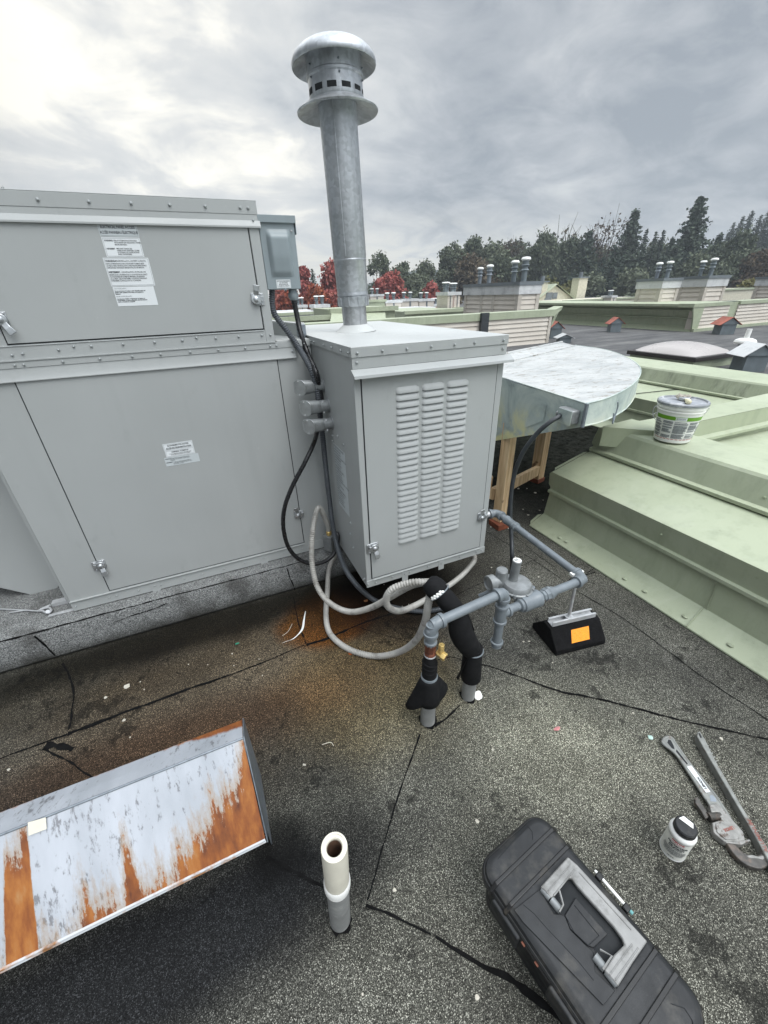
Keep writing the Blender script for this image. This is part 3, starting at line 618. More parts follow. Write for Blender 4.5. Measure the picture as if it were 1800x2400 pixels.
# latches
def latch(parent, x, z, y, ang, flip=1):
    """pressed draw latch: keeper plate, round cam and a thumb paddle pointing along ang (degrees from +X in the panel plane)"""
    u=Vector((math.cos(R_(ang)),0,math.sin(R_(ang)))); v=Vector((-math.sin(R_(ang)),0,math.cos(R_(ang)))); n=Vector((0,-1,0)); c=Vector((x,y,z))
    mb=MB()
    kx=-0.024*flip
    mb.box((x+kx-0.013,y-0.0035,z-0.026),(x+kx+0.011,y-0.0002,z+0.024)); mb.box((x-0.020,y-0.003,z-0.018),(x+0.022,y-0.0004,z+0.026))
    mb.box((x+kx-0.004,y-0.016,z-0.010),(x+kx+0.010,y-0.0036,z+0.012))
    mb.lathe([(0,0.0),(0.021,0.0),(0.0225,0.006),(0.021,0.012),(0.0115,0.013),(0.0105,0.017),(0.006,0.020),(0,0.0205)],c+n*0.004,n,20)
    a=c+u*0.010+n*0.010; e=c+u*0.056+n*0.022; mid=c+u*0.034+n*0.020
    for (p,q,w1,w2) in ((a,mid,0.010,0.011),(mid,e,0.011,0.014)):
        mb.add([p-v*w1,p+v*w1,q+v*w2,q-v*w2,p-v*w1+n*0.004,p+v*w1+n*0.004,q+v*w2+n*0.004,q-v*w2+n*0.004],[(0,1,2,3),(7,6,5,4),(0,4,5,1),(1,5,6,2),(2,6,7,3),(3,7,4,0)])
    la=mb.build('latch',M['alu'],parent,smooth=40,bevel=0.0012)
    screws(parent,[(x+kx,y-0.0036,z+0.019),(x+kx,y-0.0036,z-0.021),(x+0.014,y-0.0031,z+0.021)],n,0.0045,M['zinc'],'latch_screw'); return la
latch(udoor,0.304,1.592,YF-0.0045,82,-1); latch(udoor,-0.640,1.555,YF-0.0045,-62,1)
latch(ldoor,-0.672,0.432,YF-0.0045,-82,1); latch(ldoor,0.344,0.467,YF-0.0045,98,-1)
# labels
def label(parent,x0,x1,z0,z1,y,m,lines,name='warning_label',border=True):
    mb=MB(); mb.box((x0,y-0.0006,z0),(x1,y-0.0001,z1)); lb=mb.build(name,m,parent,smooth=0)
    if border:
        b=MB(); e=0.003; k=0.0007
        for a in (((x0+e,z0+e),(x1-e,z0+e+k)),((x0+e,z1-e-k),(x1-e,z1-e)),((x0+e,z0+e),(x0+e+k,z1-e)),((x1-e-k,z0+e),(x1-e,z1-e))): b.box((a[0][0],y-0.0010,a[0][1]),(a[1][0],y-0.0007,a[1][1]))
        b.build('label_border',M['ink_g'],parent,smooth=0)
    for (txt,lx,lz,size,bold,sx,al,ink) in lines:
        text_mb(txt,size,ink,parent,(lx,y-0.0007,lz),(1,0,0),(0,0,1),'label_lettering',al,bold,sx)
yl=YF-0.0046
K=M['ink']; KG=M['ink_g']
label(udoor,-0.232,-0.100,1.820,1.870,yl,M['paper_g'],[('ELECTRICAL PANEL ACCESS',-0.166,1.8465,0.0125,0.0003,0.74,'CENTER',K),('ACCÈS PANNEAU ÉLECTRIQUE',-0.166,1.8295,0.0125,0.0003,0.74,'CENTER',K)])
label(udoor,-0.231,-0.101,1.7535,1.818,yl,M['paper'],[
 ('WARNING:',-0.224,1.805,0.0078,0.0002,0.75,'LEFT',K),('FAN OF SYSTEM SHOULD RUN ONLY\nWITH HEATER OFF. DISCONNECT POWER\nBEFORE SERVICING.',-0.192,1.8055,0.0066,0.0001,0.72,'LEFT',K),
 ('AVERTISSEMENT:',-0.224,1.779,0.0064,0.0002,0.6,'LEFT',K),('MISE HORS TENSION DES\nLIGNES AVANT ENTRETIEN. COUPER\nLE COURANT DE TOUTES SOURCES\nAVANT DE PROCÉDER.',-0.190,1.7795,0.0062,0.0001,0.75,'LEFT',K)])
label(udoor,-0.247,-0.089,1.6545,1.7515,yl,M['paper'],[
 ('WARNING:',-0.241,1.738,0.0085,0.0003,0.75,'LEFT',K),
 ('IMPROPER INSTALLATION, ADJUSTMENT, ALTERATION,',-0.209,1.7385,0.0066,0.0001,0.66,'LEFT',K),
 ('SERVICE OR MAINTENANCE CAN CAUSE PROPERTY DAMAGE, INJURY\nOR DEATH. READ THE INSTALLATION, OPERATING AND MAINTENANCE\nINSTRUCTIONS THOROUGHLY BEFORE INSTALLING OR SERVICING.',-0.241,1.7295,0.0068,0.0001,0.62,'LEFT',K),
 ('AVERTISSEMENT:',-0.241,1.7005,0.0085,0.0003,0.62,'LEFT',K),
 ('UNE INSTALLATION, UN RÉGLAGE, UNE',-0.197,1.701,0.0066,0.0001,0.72,'LEFT',K),
 ('MODIFICATION, UNE RÉPARATION OU UN ENTRETIEN INCORRECT\nPEUT ENTRAÎNER DES DOMMAGES MATÉRIELS, DES BLESSURES\nOU LA MORT. LISEZ ATTENTIVEMENT LES INSTRUCTIONS AVANT\nDE PROCÉDER À L\'INSTALLATION OU À L\'ENTRETIEN.',-0.241,1.692,0.0068,0.0001,0.64,'LEFT',K)])
label(udoor,-0.244,-0.097,1.5840,1.6525,yl,M['paper'],[
 ('FOR YOUR SAFETY',-0.241,1.645,0.0052,0.0,1.0,'LEFT',KG),('The use and storage of gasoline or other flammable vapors and\nliquids in open containers in the vicinity of this appliance is\nhazardous.',-0.241,1.6365,0.0052,0.0002,0.83,'LEFT',K),
 ('POUR VOTRE SÉCURITÉ',-0.241,1.617,0.0052,0.0,1.0,'LEFT',KG),('Il est dangereux d\'utiliser ou d\'entreposer de l\'essence ou\nd\'autres liquides ou vapeurs inflammables dans des contenants\nouverts à proximité de cet appareil.',-0.241,1.6085,0.0052,0.0002,0.83,'LEFT',K)],border=False)
label(ldoor,-0.239,-0.108,0.9645,0.9960,yl,M['paper'],[('BLOWER/MOTOR ACCESS',-0.1735,0.9820,0.0105,0.0003,0.76,'CENTER',K),('ACCÈS MOTEUR/VENTILATEUR',-0.1735,0.9690,0.0105,0.0003,0.76,'CENTER',K)])
label(ldoor,-0.2375,-0.1075,0.9300,0.9630,yl,M['paper'],[('WARNING- ATTENTION',-0.1725,0.9505,0.009,0.0003,0.76,'CENTER',K),('DO NOT OPERATE BLOWER WITH THIS PANEL OPEN\nNE PAS FAIRE FONCTIONNER PORTE OUVERTE',-0.1725,0.9430,0.0052,0.0001,0.78,'CENTER',K)])
label(ldoor,-0.2495,-0.0955,0.8850,0.9285,yl,M['paper_g'],[('WARNING:',-0.247,0.9200,0.0058,0.0002,0.85,'LEFT',K),('This equipment has moving parts which can cause\ninjury. Disconnect power before opening this panel\nfor service.',-0.224,0.9202,0.0053,0.0001,0.80,'LEFT',K),('AVERTISSEMENT:',-0.247,0.9010,0.0058,0.0002,0.70,'LEFT',K),('Cet appareil comporte des pièces mobiles qui\npeuvent causer des blessures. Couper le courant\navant d\'ouvrir ce panneau.',-0.215,0.9012,0.0053,0.0001,0.80,'LEFT',K)],border=False)
# ---- burner cabinet
BX0,BX1,BY0,BZ0,BZT=0.538,1.256,1.52,0.290,1.425
mb=MB(); mb.box((BX0,BY0,BZ0),(BX1,2.9,BZT-0.004)); bc=mb.build('burner_cabinet',M['panel'],unit,bevel=0.003)
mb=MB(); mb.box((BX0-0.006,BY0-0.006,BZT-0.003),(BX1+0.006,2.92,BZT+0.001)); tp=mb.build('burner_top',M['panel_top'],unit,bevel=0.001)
mb=MB()
mb.box((BX0-0.006,BY0-0.006,BZT-0.036),(BX1+0.006,BY0-0.0004,BZT-0.0032)); mb.box((BX0-0.006,BY0-0.0003,BZT-0.036),(BX0-0.0004,2.118,BZT-0.0032)); mb.box((BX1+0.0004,BY0-0.0003,BZT-0.036),(BX1+0.006,2.92,BZT-0.0032))
tr=mb.build('top_rim',M['panel'],unit,bevel=0.0008)
screws(tr,[(x,BY0-0.006,BZT-0.02) for x in (0.556,0.66,0.765,0.875,0.985,1.085,1.235)],(0,-1,0),0.006); screws(tr,[(BX0-0.006,y,BZT-0.02) for y in (1.54,1.63,1.75,1.87,2.03,2.09)],(-1,0,0),0.006)
mb=MB(); mb.box((BX0-0.004,BY0-0.0025,BZT-0.079),(BX1+0.004,BY0-0.0003,BZT-0.0362)); mb.prism([(BX0-0.010,BY0-0.003,1.345),(BX0-0.010,BY0-0.036,1.326),(BX0-0.010,BY0-0.038,1.315),(BX0-0.010,BY0-0.035,1.324),(BX0-0.010,BY0-0.0035,1.342)],(BX1-BX0+0.034,0,0))
mb.add([(BX0-0.010,BY0-0.036,1.326),(BX0-0.010,BY0-0.003,1.345),(BX0-0.006,BY0-0.012,1.290)],[(0,1,2)])
hd=mb.build('drip_hood',M['panel'],unit,bevel=0.0006); screws(hd,[(0.553,BY0-0.0027,1.371),(1.238,BY0-0.0027,1.37)],(0,-1,0),0.006)
bdoor=slab_door('burner_door',0.569,1.218,0.338,1.343,BY0,unit,bc)
# louvres pressed out of the door
def louvre(mb,x0,x1,zt,zb,y):
    nu,nv=14,5; vs=[]; fs=[]
    for j in range(nv+1):
        for i in range(nu+1):
            u=i/nu; v=j/nv; e=min(u,1-u)*(x1-x0)/0.024; side=math.sqrt(max(0,1-(1-min(1,e))**2))
            d=0.0105*math.sin(v*math.pi/2)*side
            inset=(1-math.sqrt(max(0,1-(1-v)**2)))*0.012
            vs.append((x0+inset+(x1-x0-2*inset)*u, y-d, zt+(zb-zt)*v))
    for j in range(nv):
        for i in range(nu): a=j*(nu+1)+i; fs.append((a,a+1,a+nu+2,a+nu+1))
    mb.add(vs,fs); o=len(mb.v)
mb=MB(); dk=MB()
for x0 in (0.7135,0.8355,0.9575):
    for k in range(26):
        zb=1.2365-k*0.0292; louvre(mb,x0,x0+0.112,zb+0.0245,zb,BY0-0.0044)
        dk.box((x0+0.004,BY0-0.0052,zb-0.0022),(x0+0.108,BY0-0.0045,zb+0.0002))
mb.build('louvre_field',M['panel'],bdoor,smooth=60); dk.build('louvre_slot',M['gap'],bdoor,smooth=0)
latch(bdoor,0.585,0.522,BY0-0.0045,-78,1); latch(bdoor,1.206,0.532,BY0-0.0045,100,-1)
label(bdoor,0.829,0.953,1.303,1.3425,BY0-0.0046,M['paper_g'],[('BURNER ACCESS',0.891,1.3265,0.0125,0.0003,0.82,'CENTER',K),('ACCÈS BRÛLEUR',0.891,1.3110,0.0125,0.0003,0.82,'CENTER',K)])
mb=MB(); mb.box((BX0-0.001,BY0-0.004,BZ0-0.003),(BX1+0.001,BY0-0.0003,0.3265)); mb.box((0.571,BY0-0.011,0.3265),(BX1-0.036,BY0-0.0003,0.3295)); br=mb.build('burner_rail',M['panel'],unit,bevel=0.0008)
screws(br,[(x,BY0-0.004,0.309) for x in (0.545,0.585,0.68,0.78,0.89,0.98,1.09,1.20,1.235)],(0,-1,0),0.0055)
for x in (0.735,0.955):
    mb=MB(); mb.box((x,BY0-0.0065,0.262),(x+0.034,BY0-0.0042,0.318)); mb.build('lock_tab',M['panel'],br,bevel=0.0008); screws(br,[(x+0.017,BY0-0.0066,0.306)],(0,-1,0),0.005)
screws(bc,[(BX0,1.80,1.005),(BX0,1.885,0.985),(BX0,1.71,0.99),(BX0,1.72,0.50),(BX0,1.69,0.43),(BX0,1.54,0.33),(BX0,1.56,0.31),(BX0,1.70,0.575),(BX0,1.89,0.955)],(-1,0,0),0.007,M['alu'])
# rating plate on the side of the burner cabinet
mb=MB(); mb.box((BX0-0.0006,1.715,0.60),(BX0-0.0001,1.885,0.945)); mb.build('rating_plate',M['paper_g'],bc,smooth=0)
random.seed(3)
for k in range(22):
    zz_=0.932-k*0.0148; n_=random.choice((2,3,3,4)); y_=1.88
    txt=' '.join(random.choice(('INPUT','MIN','MAX','BTU/HR','GAS','VOLTS','AMPS','HZ','PH','AIR','TEMP','RISE','CFM','SERIAL','MODEL','MANIFOLD','PRESSURE','OUTDOOR','USE ONLY','120','60','1','0.5','3.5','IN. W.C.','APPAREIL','ENTRÉE')) for _ in range(n_+1))
    text_mb(txt,0.0105 if k%4 else 0.014,M['ink'],bc,(BX0-0.0008,y_,zz_),(0,-1,0),(0,0,1),'plate_lettering','LEFT',0.0002,0.75)
# intake hood hanging at the far left and the corner flange
hp_=[YP(-60,1360,2.4),YP(0,1378,2.4),YP(80,1396,2.4),YP(135,1380,2.4)]
mb=MB(); mb.prism([(-1.9,2.4,0.25),hp_[0],hp_[1],hp_[2],hp_[3],(-0.90,2.4,0.36),(-0.90,2.4,1.404),(-1.9,2.4,1.404)],(0,0.6,0)); mb.build('intake_hood',M['panel'],unit,bevel=0.003)
mb=MB(); mb.box((-0.897,2.165,0.235),(-0.870,2.19,1.40)); mb.build('side_flange',M['panel'],unit,bevel=0.001)
# small zinc channel poking out under the unit and its wire
bk=thing('base_channel','short zinc channel end sticking out under the left corner of the grey unit','channel',(-0.93,2.2,0.19))
mb=MB(); mb.box((-0.985,2.215,0.1915),(-0.85,2.25,0.2115)); mb.box((-0.985,2.13,0.1915),(-0.80,2.15,0.1955)); mb.build('channel',M['zinc'],bk,bevel=0.001)
gw=thing('guy_wire','twisted steel guy wire with a shackle beside the left corner of the grey unit','wire',(-1.05,2.18,0.2))
a_=G(88,1432,0.20); 
mb=MB(); mb.tube([G(-60,1424,0.20),a_],0.0035,8); mb.tube([G(22,1436,0.2),G(60,1430,0.2),a_],0.0035,8); mb.build('wire',M['zinc'],gw)
mb=MB(); mb.tube(spline([a_,G(100,1432,0.205),G(112,1437,0.205),G(120,1430,0.21),G(112,1424,0.21),a_]),0.005,8); mb.tube([G(95,1428,0.205),G(118,1418,0.215)],0.005,8); mb.cyl(G(112,1433,0.20),G(112,1433,0.217),0.009); mb.build('shackle',M['zinc'],gw)
# ---- disconnect enclosure
dx0,dx1,dz0,dz1,dy=0.3655,0.5205,1.628,1.885,2.125
en=MB(); en.box((dx0,dy,dz0),(dx1,dy+0.11,dz1)); enc=en.build('disconnect_enclosure',M['encl'],unit,bevel=0.003)
en=MB(); en.box((dx0-0.002,dy-0.010,dz1-0.006),(dx1+0.006,dy+0.115,dz1+0.022)); en.box((dx1+0.0025,dy-0.008,dz1-0.046),(dx1+0.006,dy+0.11,dz1-0.0062)); en.build('enclosure_lid',M['encl'],enc,bevel=0.003)
bx0,bx1,bz0,bz1=0.391,0.497,1.677,1.858; nu,nv=16,22; vs=[]; fs=[]
for j in range(nv+1):
    for i in range(nu+1):
        u=i/nu; v=j/nv; e=min(1,min(u,1-u)*6.5)*1.0; f=min(1,min(v*9,(1-v)*5.5)); sm=lambda q: q*q*(3-2*q)
        waist=0.030*math.sin(v*math.pi)**1.2
        hgt=0.020*sm(e)*sm(f)*(1.0-0.45*sm(max(0,min(1,(0.5-v)*2))))
        xx=bx0+(bx1-bx0)*u; c_=(bx0+bx1)/2; 
        vs.append((xx,dy-0.0005-hgt,bz0+(bz1-bz0)*v))
for j in range(nv):
    for i in range(nu): a=j*(nu+1)+i; fs.append((a,a+1,a+nu+2,a+nu+1))
mb=MB(); mb.add(vs,fs); mb.build('pressed_bulge',M['encl'],enc,smooth=80)
label(enc,0.408,0.473,1.6335,1.667,dy-0.0008,M['paper'],[('ELECTRICAL DISCONNECT\nCUT OFF POWER\nBEFORE SERVICING\nCOUPER LE COURANT',0.4405,1.6585,0.0062,0.0001,0.8,'CENTER',K)],'enclosure_label')
screws(enc,[(0.505,dy,1.852)],(0,-1,0),0.004,M['zinc']); screws(enc,[(0.445,dy-0.004,1.626)],(0,-1,0),0.005,M['galv_dark'])
mb=MB(); mb.lathe([(0.017,0),(0.020,0.002),(0.020,0.012),(0.024,0.018),(0.024,0.034),(0.019,0.042),(0.014,0.046),(0,0.046)],(0.488,2.165,dz0),(0,0,-1),20); mb.build('cable_gland',M['encl'],enc)
# ================================================================== FLUE
fx,fy=0.80,2.18
fl=thing('exhaust_flue','tall galvanised exhaust flue with mushroom cap rising from the burner top','flue pipe',(fx,fy,BZT))
ax=Vector((-0.028,-0.0,1.0)).normalized(); FO=Vector((fx,fy,0))-ax*0  # slight lean
def fz(prof): return [(r,z) for r,z in prof]
def flathe(prof,name,m,par=fl,seg=48,smooth=35):
    mb=MB(); mb.lathe([(r,z-BZT) for r,z in prof],(fx,fy,BZT),ax,seg); return mb.build(name,m,par,smooth=smooth)
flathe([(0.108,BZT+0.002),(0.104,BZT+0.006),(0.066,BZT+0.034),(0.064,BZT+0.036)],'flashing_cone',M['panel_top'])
flathe([(0.0625,BZT+0.01),(0.0625,1.60)],'lower_pipe',M['galv_mottled'])
mb=MB(); prof=[]
mb.lathe([(0.0745-0,1.545-BZT),(0.0755,1.548-BZT),(0.0755,1.588-BZT),(0.0715,1.592-BZT)],(fx,fy,BZT),ax,48)
for k in range(10):
    a=2*math.pi*k/10+0.3; u=Vector((math.cos(a),math.sin(a),0)); mb.tube([Vector((fx,fy,BZT))+ax*(1.549-BZT)+u*0.0765,Vector((fx,fy,BZT))+ax*(1.586-BZT)+u*0.0765],0.0035,8)
mb.build('crimped_collar',M['galv'],fl)
flathe([(0.072,1.590),(0.0775,1.594),(0.0775,1.602),(0.0768,1.604),(0.0768,1.618),(0.0780,1.620),(0.0775,1.684),(0.0785,1.686),(0.0785,1.738),(0.0800,1.742),(0.0800,1.748),(0.0775,1.752)],'sleeve',M['galv'])
flathe([(0.0792,1.750),(0.0805,1.756),(0.0805,2.312)],'pipe_column',M['galv'])
mb=MB(); u=Vector((-0.55,-0.83,0)).normalized(); mb.tube([Vector((fx,fy,BZT))+ax*(1.757-BZT)+u*0.0795,Vector((fx,fy,BZT))+ax*(2.305-BZT)+u*0.0795],0.0028,8); mb.build('lock_seam',M['galv'],fl)
flathe([(0.080,2.300),(0.100,2.293),(0.163,2.272),(0.170,2.272),(0.172,2.277),(0.167,2.281),(0.120,2.306),(0.112,2.310)],'lower_skirt',M['galv'])
bodyc=flathe([(0.112,2.308),(0.1135,2.312),(0.1135,2.322),(0.112,2.324),(0.112,2.372),(0.117,2.376),(0.117,2.384),(0.112,2.388),(0.112,2.455)],'cap_body',M['galv'])
for k in range(12):
    a=2*math.pi*k/12-2.05; c=MB(); vs=[]; n=6
    da=0.17
    for i in range(n+1):
        t=a-da+2*da*i/n; p=Vector((math.cos(t),math.sin(t),0))*0.1128
        vs+=[Vector((fx,fy,BZT))+ax*(2.317-BZT)+p,Vector((fx,fy,BZT))+ax*(2.340-BZT)+p]
    c.add(vs,[(2*i,2*i+2,2*i+3,2*i+1) for i in range(n)]); c.build('vent_slot',M['gap'],bodyc,smooth=60)
for a in (-1.75,-0.6,-2.9): 
    u=Vector((math.cos(a),math.sin(a),0))
    for z in (2.365,2.402): screws(bodyc,[Vector((fx,fy,BZT))+ax*(z-BZT)+u*0.112],u,0.004,M['galv_dark'])
prof=[(0.112,2.440),(0.140,2.430),(0.166,2.412)]+[(0.170,2.410),(0.172,2.414)]+[(0.172*math.cos(t),2.417+0.074*math.sin(t)) for t in [R_(x) for x in (6,14,24,35,46,57,68,78,86)]]+[(0.0005,2.491)]
flathe(prof,'mushroom_cap',M['galv'],seg=56,smooth=50)
# ================================================================== CONDUIT BODIES on the cabinet side
for k,(px,py,lab) in enumerate(((757,903,'topmost of three cast conduit bodies on the side of the burner cabinet'),(770,950,'middle one of three cast conduit bodies on the side of the burner cabinet'),(778,992,'lowest of three cast conduit bodies on the side of the burner cabinet'))):
    c=XP(px,py,BX0); c.y=max(c.y,1.87+0.02*(2-k)); 
    t=thing('conduit_body',lab,'conduit fitting',tuple(c),'conduit bodies on the burner cabinet side')
    mb=MB(); mb.lathe([(0.0,-0.001),(0.033,-0.001),(0.033,0.005),(0.028,0.007),(0.029,0.024),(0.029,0.044),(0.025,0.047)],c,(-1,0,0),24)
    s=[]; 
    for i in range(24):
        a=2*math.pi*i/24; s.append((math.cos(a)*0.023, math.sin(a)*0.023+(0.013 if math.sin(a)>0 else -0.013)))
    # stadium section body, front end cut on the slant and closed by an oval cover
    vs=[];fs=[];n=24
    for i,(a,b) in enumerate(s): vs.append((c.x-0.046,c.y+a,c.z+b*0.82))
    for i,(a,b) in enumerate(s): vs.append((c.x-0.115-a*0.9,c.y+a*1.05,c.z+b))
    for i in range(n): fs.append((i,(i+1)%n,n+(i+1)%n,n+i))
    fs.append(tuple(range(n)));fs.append(tuple(range(2*n-1,n-1,-1)))
    mb.add(vs,fs); mb.build('housing',M['alu_dull'],t,smooth=40,bevel=0.001)
    vs=[];fs=[]
    for q,(off,sc_) in enumerate(((0.0,1.06),(-0.003,1.06))):
        for (a,b) in s: vs.append((c.x-0.1155-a*0.9*sc_+off*0.74,c.y+a*1.05*sc_+off*0.66,c.z+b*sc_))
    for i in range(n): fs.append((i,(i+1)%n,n+(i+1)%n,n+i))
    fs.append(tuple(range(n)));fs.append(tuple(range(2*n-1,n-1,-1)))
    mb=MB(); mb.add(vs,fs); cv=mb.build('cover',M['alu'],t,smooth=40,bevel=0.0008)
    nn=Vector((-0.74,-0.66,0)); screws(cv,[(c.x-0.1195,c.y-0.003,c.z+0.031),(c.x-0.1195,c.y-0.003,c.z-0.031)],nn,0.0035,M['zinc'])
    screws(t,[(c.x-0.032,c.y-0.018,c.z+0.024)],(0,-0.6,0.8),0.0045,M['zinc'],'set_screw'); screws(t,[(c.x-0.032,c.y-0.021,c.z-0.022)],(0,-0.7,-0.7),0.0045,M['zinc'],'set_screw')
# ================================================================== CABLES
cp=XP(757,903,BX0)
c1=[(0.392,2.165,1.632),YP(641,730,2.15),YP(670,772,2.12),YP(700,815,2.09),XP(727,862,0.485),XP(741,905,0.500),XP(749,960,0.505),XP(757,1030,0.508),XP(764,1100,0.510),XP(772,1170,0.510),XP(783,1250,0.505),XP(803,1320,0.50),XP(835,1370,0.52),G(880,1408,0.05),G(930,1425,0.03),G(990,1433,0.02),G(1045,1425,0.02)]
cable('ribbed_conduit',c1,0.0145,M['hose_slate'],'slate grey ribbed conduit from the enclosure down beside the burner cabinet','conduit',ribs=0.0095)
c2=[(0.488,2.165,1.585),YP(697,745,2.16),YP(706,785,2.13),YP(722,830,2.09),XP(740,870,0.500),XP(748,905,0.515),XP(754,940,0.520)]
cable('black_cable',c2,0.0125,M['black'],'black cable from the gland of the enclosure to the conduit bodies','cable')
c3=[XP(745,1005,0.470),XP(735,1040,0.455),YP(714,1085,1.95),YP(685,1140,1.95),YP(667,1190,1.95),YP(664,1235,1.95),YP(675,1280,1.95),YP(700,1310,1.94),YP(735,1322,1.92),YP(768,1312,1.90),YP(788,1288,1.91),YP(792,1255,1.93),YP(784,1248,1.95)]
cable('looped_cable',c3,0.0115,M['black'],'shiny black cable hanging in a loop below the conduit bodies','cable')
# junction box low on the kerb side
jc=YP(776,1268,2.03)
jb=thing('junction_box','grey metal junction box low beside the burner cabinet','junction box',tuple(jc))
T=Matrix.Translation(jc)@Matrix.Rotation(R_(38),4,'Z')
mb=MB(); mb.box((-0.040,-0.028,-0.052),(0.040,0.03,0.052),T); mb.build('box',M['alu_dull'],jb,bevel=0.003)
mb=MB(); mb.box((-0.042,-0.032,-0.054),(0.042,-0.0285,0.054),T); mb.build('cover',M['alu_dull'],jb,bevel=0.001)
mb=MB(); g0=T@Vector((-0.012,0.0,0.052)); mb.lathe([(0.014,0),(0.014,0.004),(0.0165,0.006),(0.0165,0.024),(0.0145,0.026),(0.0145,0.036),(0.012,0.038)],g0,(0,0,1),12); mb.build('brass_connector',M['brass'],jb)
mb=MB(); g1=T@Vector((0.018,-0.032,0.012)); mb.lathe([(0,0),(0.016,0),(0.016,0.012),(0.012,0.016),(0,0.016)],g1,(T.to_3x3()@Vector((0,-1,0))),8); mb.build('locknut',M['white'],jb)
# light grey hoses
h1=[g0+Vector((0,0,0.03)),g0+Vector((-0.004,-0.01,0.075)),YP(748,1190,1.98),YP(737,1220,1.93),YP(731,1270,1.88),YP(732,1325,1.82),YP(745,1378,1.74),YP(775,1415,1.64),YP(820,1434,1.52),YP(870,1424,1.40),YP(915,1399,1.28),YP(955,1376,1.18),YP(985,1366,1.13),YP(1012,1364,1.08)]
cable('grey_hose',h1,0.0155,M['hose'],'light grey liquid tight hose from the brass connector sweeping low to the insulated pipe','hose',ribs=0.0115)
h2=[(0.52,2.0,0.21),YP(771,1335,1.99),G(767,1390,0.03),G(764,1440,0.017),G(770,1478,0.017),G(792,1505,0.017),G(830,1527,0.017),YP(885,1538,1.315),YP(938,1527,1.23),YP(975,1500,1.14),YP(995,1460,1.08),YP(1003,1420,1.055),YP(1009,1386,1.05)]
cable('grey_hose',h2,0.0155,M['hose'],'light grey hose making the lowest wide loop over the brown stained roofing','hose',ribs=0.0115)
h3=[(1.12,1.66,0.33),YP(1111,1302,1.62),YP(1098,1332,1.56),YP(1065,1363,1.46),YP(1020,1392,1.36),YP(975,1418,1.28),YP(938,1432,1.22),YP(912,1424,1.18),YP(905,1404,1.16),YP(918,1382,1.14),YP(945,1370,1.12),YP(980,1364,1.09),YP(1012,1368,1.07)]
cable('grey_hose',h3,0.0145,M['hose'],'grey hose curling under the burner cabinet from its right end','hose',ribs=0.0115)
# ================================================================== INSULATED PIPE and its sleeve
ip=thing('insulated_pipe','pipe stub wrapped in black foam bending over towards the grey hoses','insulated pipe',(0.783,0.948,0))
mb=MB(); mb.cyl((0.783,0.948,0),(0.783,0.948,0.20),0.030,0.030,24); mb.build('pipe_stub',M['abs'],ip)
b0=Vector((0.783,0.948,0))
zt_=ZXY(1080,1520,0.783,0.948)
mb=MB(); mb.tube([b0+Vector((0.002,-0.002,0.125)),b0+Vector((0.001,0,0.16)),b0+Vector((0,0,0.22)),b0+Vector((0,0,zt_+0.02))],[0.043,0.044,0.042,0.039],24)
mb.add([b0+Vector((-0.030,0.02,zt_)),b0+Vector((-0.036,-0.02,zt_)),b0+Vector((-0.085,-0.03,0.185)),b0+Vector((-0.078,-0.005,0.17)),b0+Vector((-0.035,0.01,0.165))],[(0,1,2,3,4)])
mb.build('lower_sleeve',M['foam'],ip,smooth=50,solid=0)
up=[b0+Vector((0,0,zt_-0.01)),YP(1082,1485,0.955),YP(1076,1452,0.965),YP(1062,1425,0.985),YP(1043,1402,1.01),YP(1026,1383,1.035),YP(1010,1369,1.06)]
sp_=resample(spline(up,8),0.012); rr=[]
for i,p in enumerate(sp_):
    t=i/(len(sp_)-1); rr.append((0.036+0.012*max(0,math.sin(min(1,t*1.55)*math.pi))**0.8+0.002*(t>0.6))*(1+0.06*noise.noise(p*30)))
mb=MB(); mb.tube(sp_,rr,24); mb.add([sp_[6]+Vector((0.03,-0.02,0)),sp_[12]+Vector((0.052,-0.01,0.01)),sp_[16]+Vector((0.055,0.01,0.0)),sp_[10]+Vector((0.035,0.0,-0.02))],[(0,1,2,3)])
mb.build('foam_elbow',M['foam'],ip,smooth=60)
mb=MB(); e=sp_[-1]; d=(sp_[-1]-sp_[-4]).normalized(); mb.tube([e-d*0.03,e-d*0.008,e+d*0.015,e+d*0.03],[0.043,0.044,0.038,0.024],20); mb.build('foam_collar',M['foam'],ip,smooth=50)
mb=MB()
k=len(sp_)-4
def ring(mb,c,ax,r,t,seg=28):
    ax=Vector(ax).normalized(); u=ax.orthogonal().normalized(); w=ax.cross(u); pts=[Vector(c)+(u*math.cos(2*math.pi*i/seg)+w*math.sin(2*math.pi*i/seg))*r for i in range(seg+1)]; mb.tube(pts,t,6,caps=False)
ring(mb,b0+Vector((0,0,zt_+0.004)),(0,0,1),0.041,0.003); ring(mb,sp_[k],sp_[k]-sp_[k-1],0.0425,0.0028)
mb.build('cable_tie',M['pipe_grey'],ip)
mb=MB()
for i in range(9):
    a=R_(150+i*9); u=Vector((1,0,0)); c=sp_[k]+(sp_[k+1]-sp_[k])*(0.9 if i%2 else 0.4)
    ax_=(sp_[k]-sp_[k-1]).normalized(); uu=ax_.orthogonal().normalized(); ww=ax_.cross(uu); pnt=c+(uu*math.cos(a)+ww*math.sin(a))*0.0435; mb.ball(pnt,0.0055,4,(1.3,1,0.8))
mb.build('torn_white_tape',M['white'],ip)
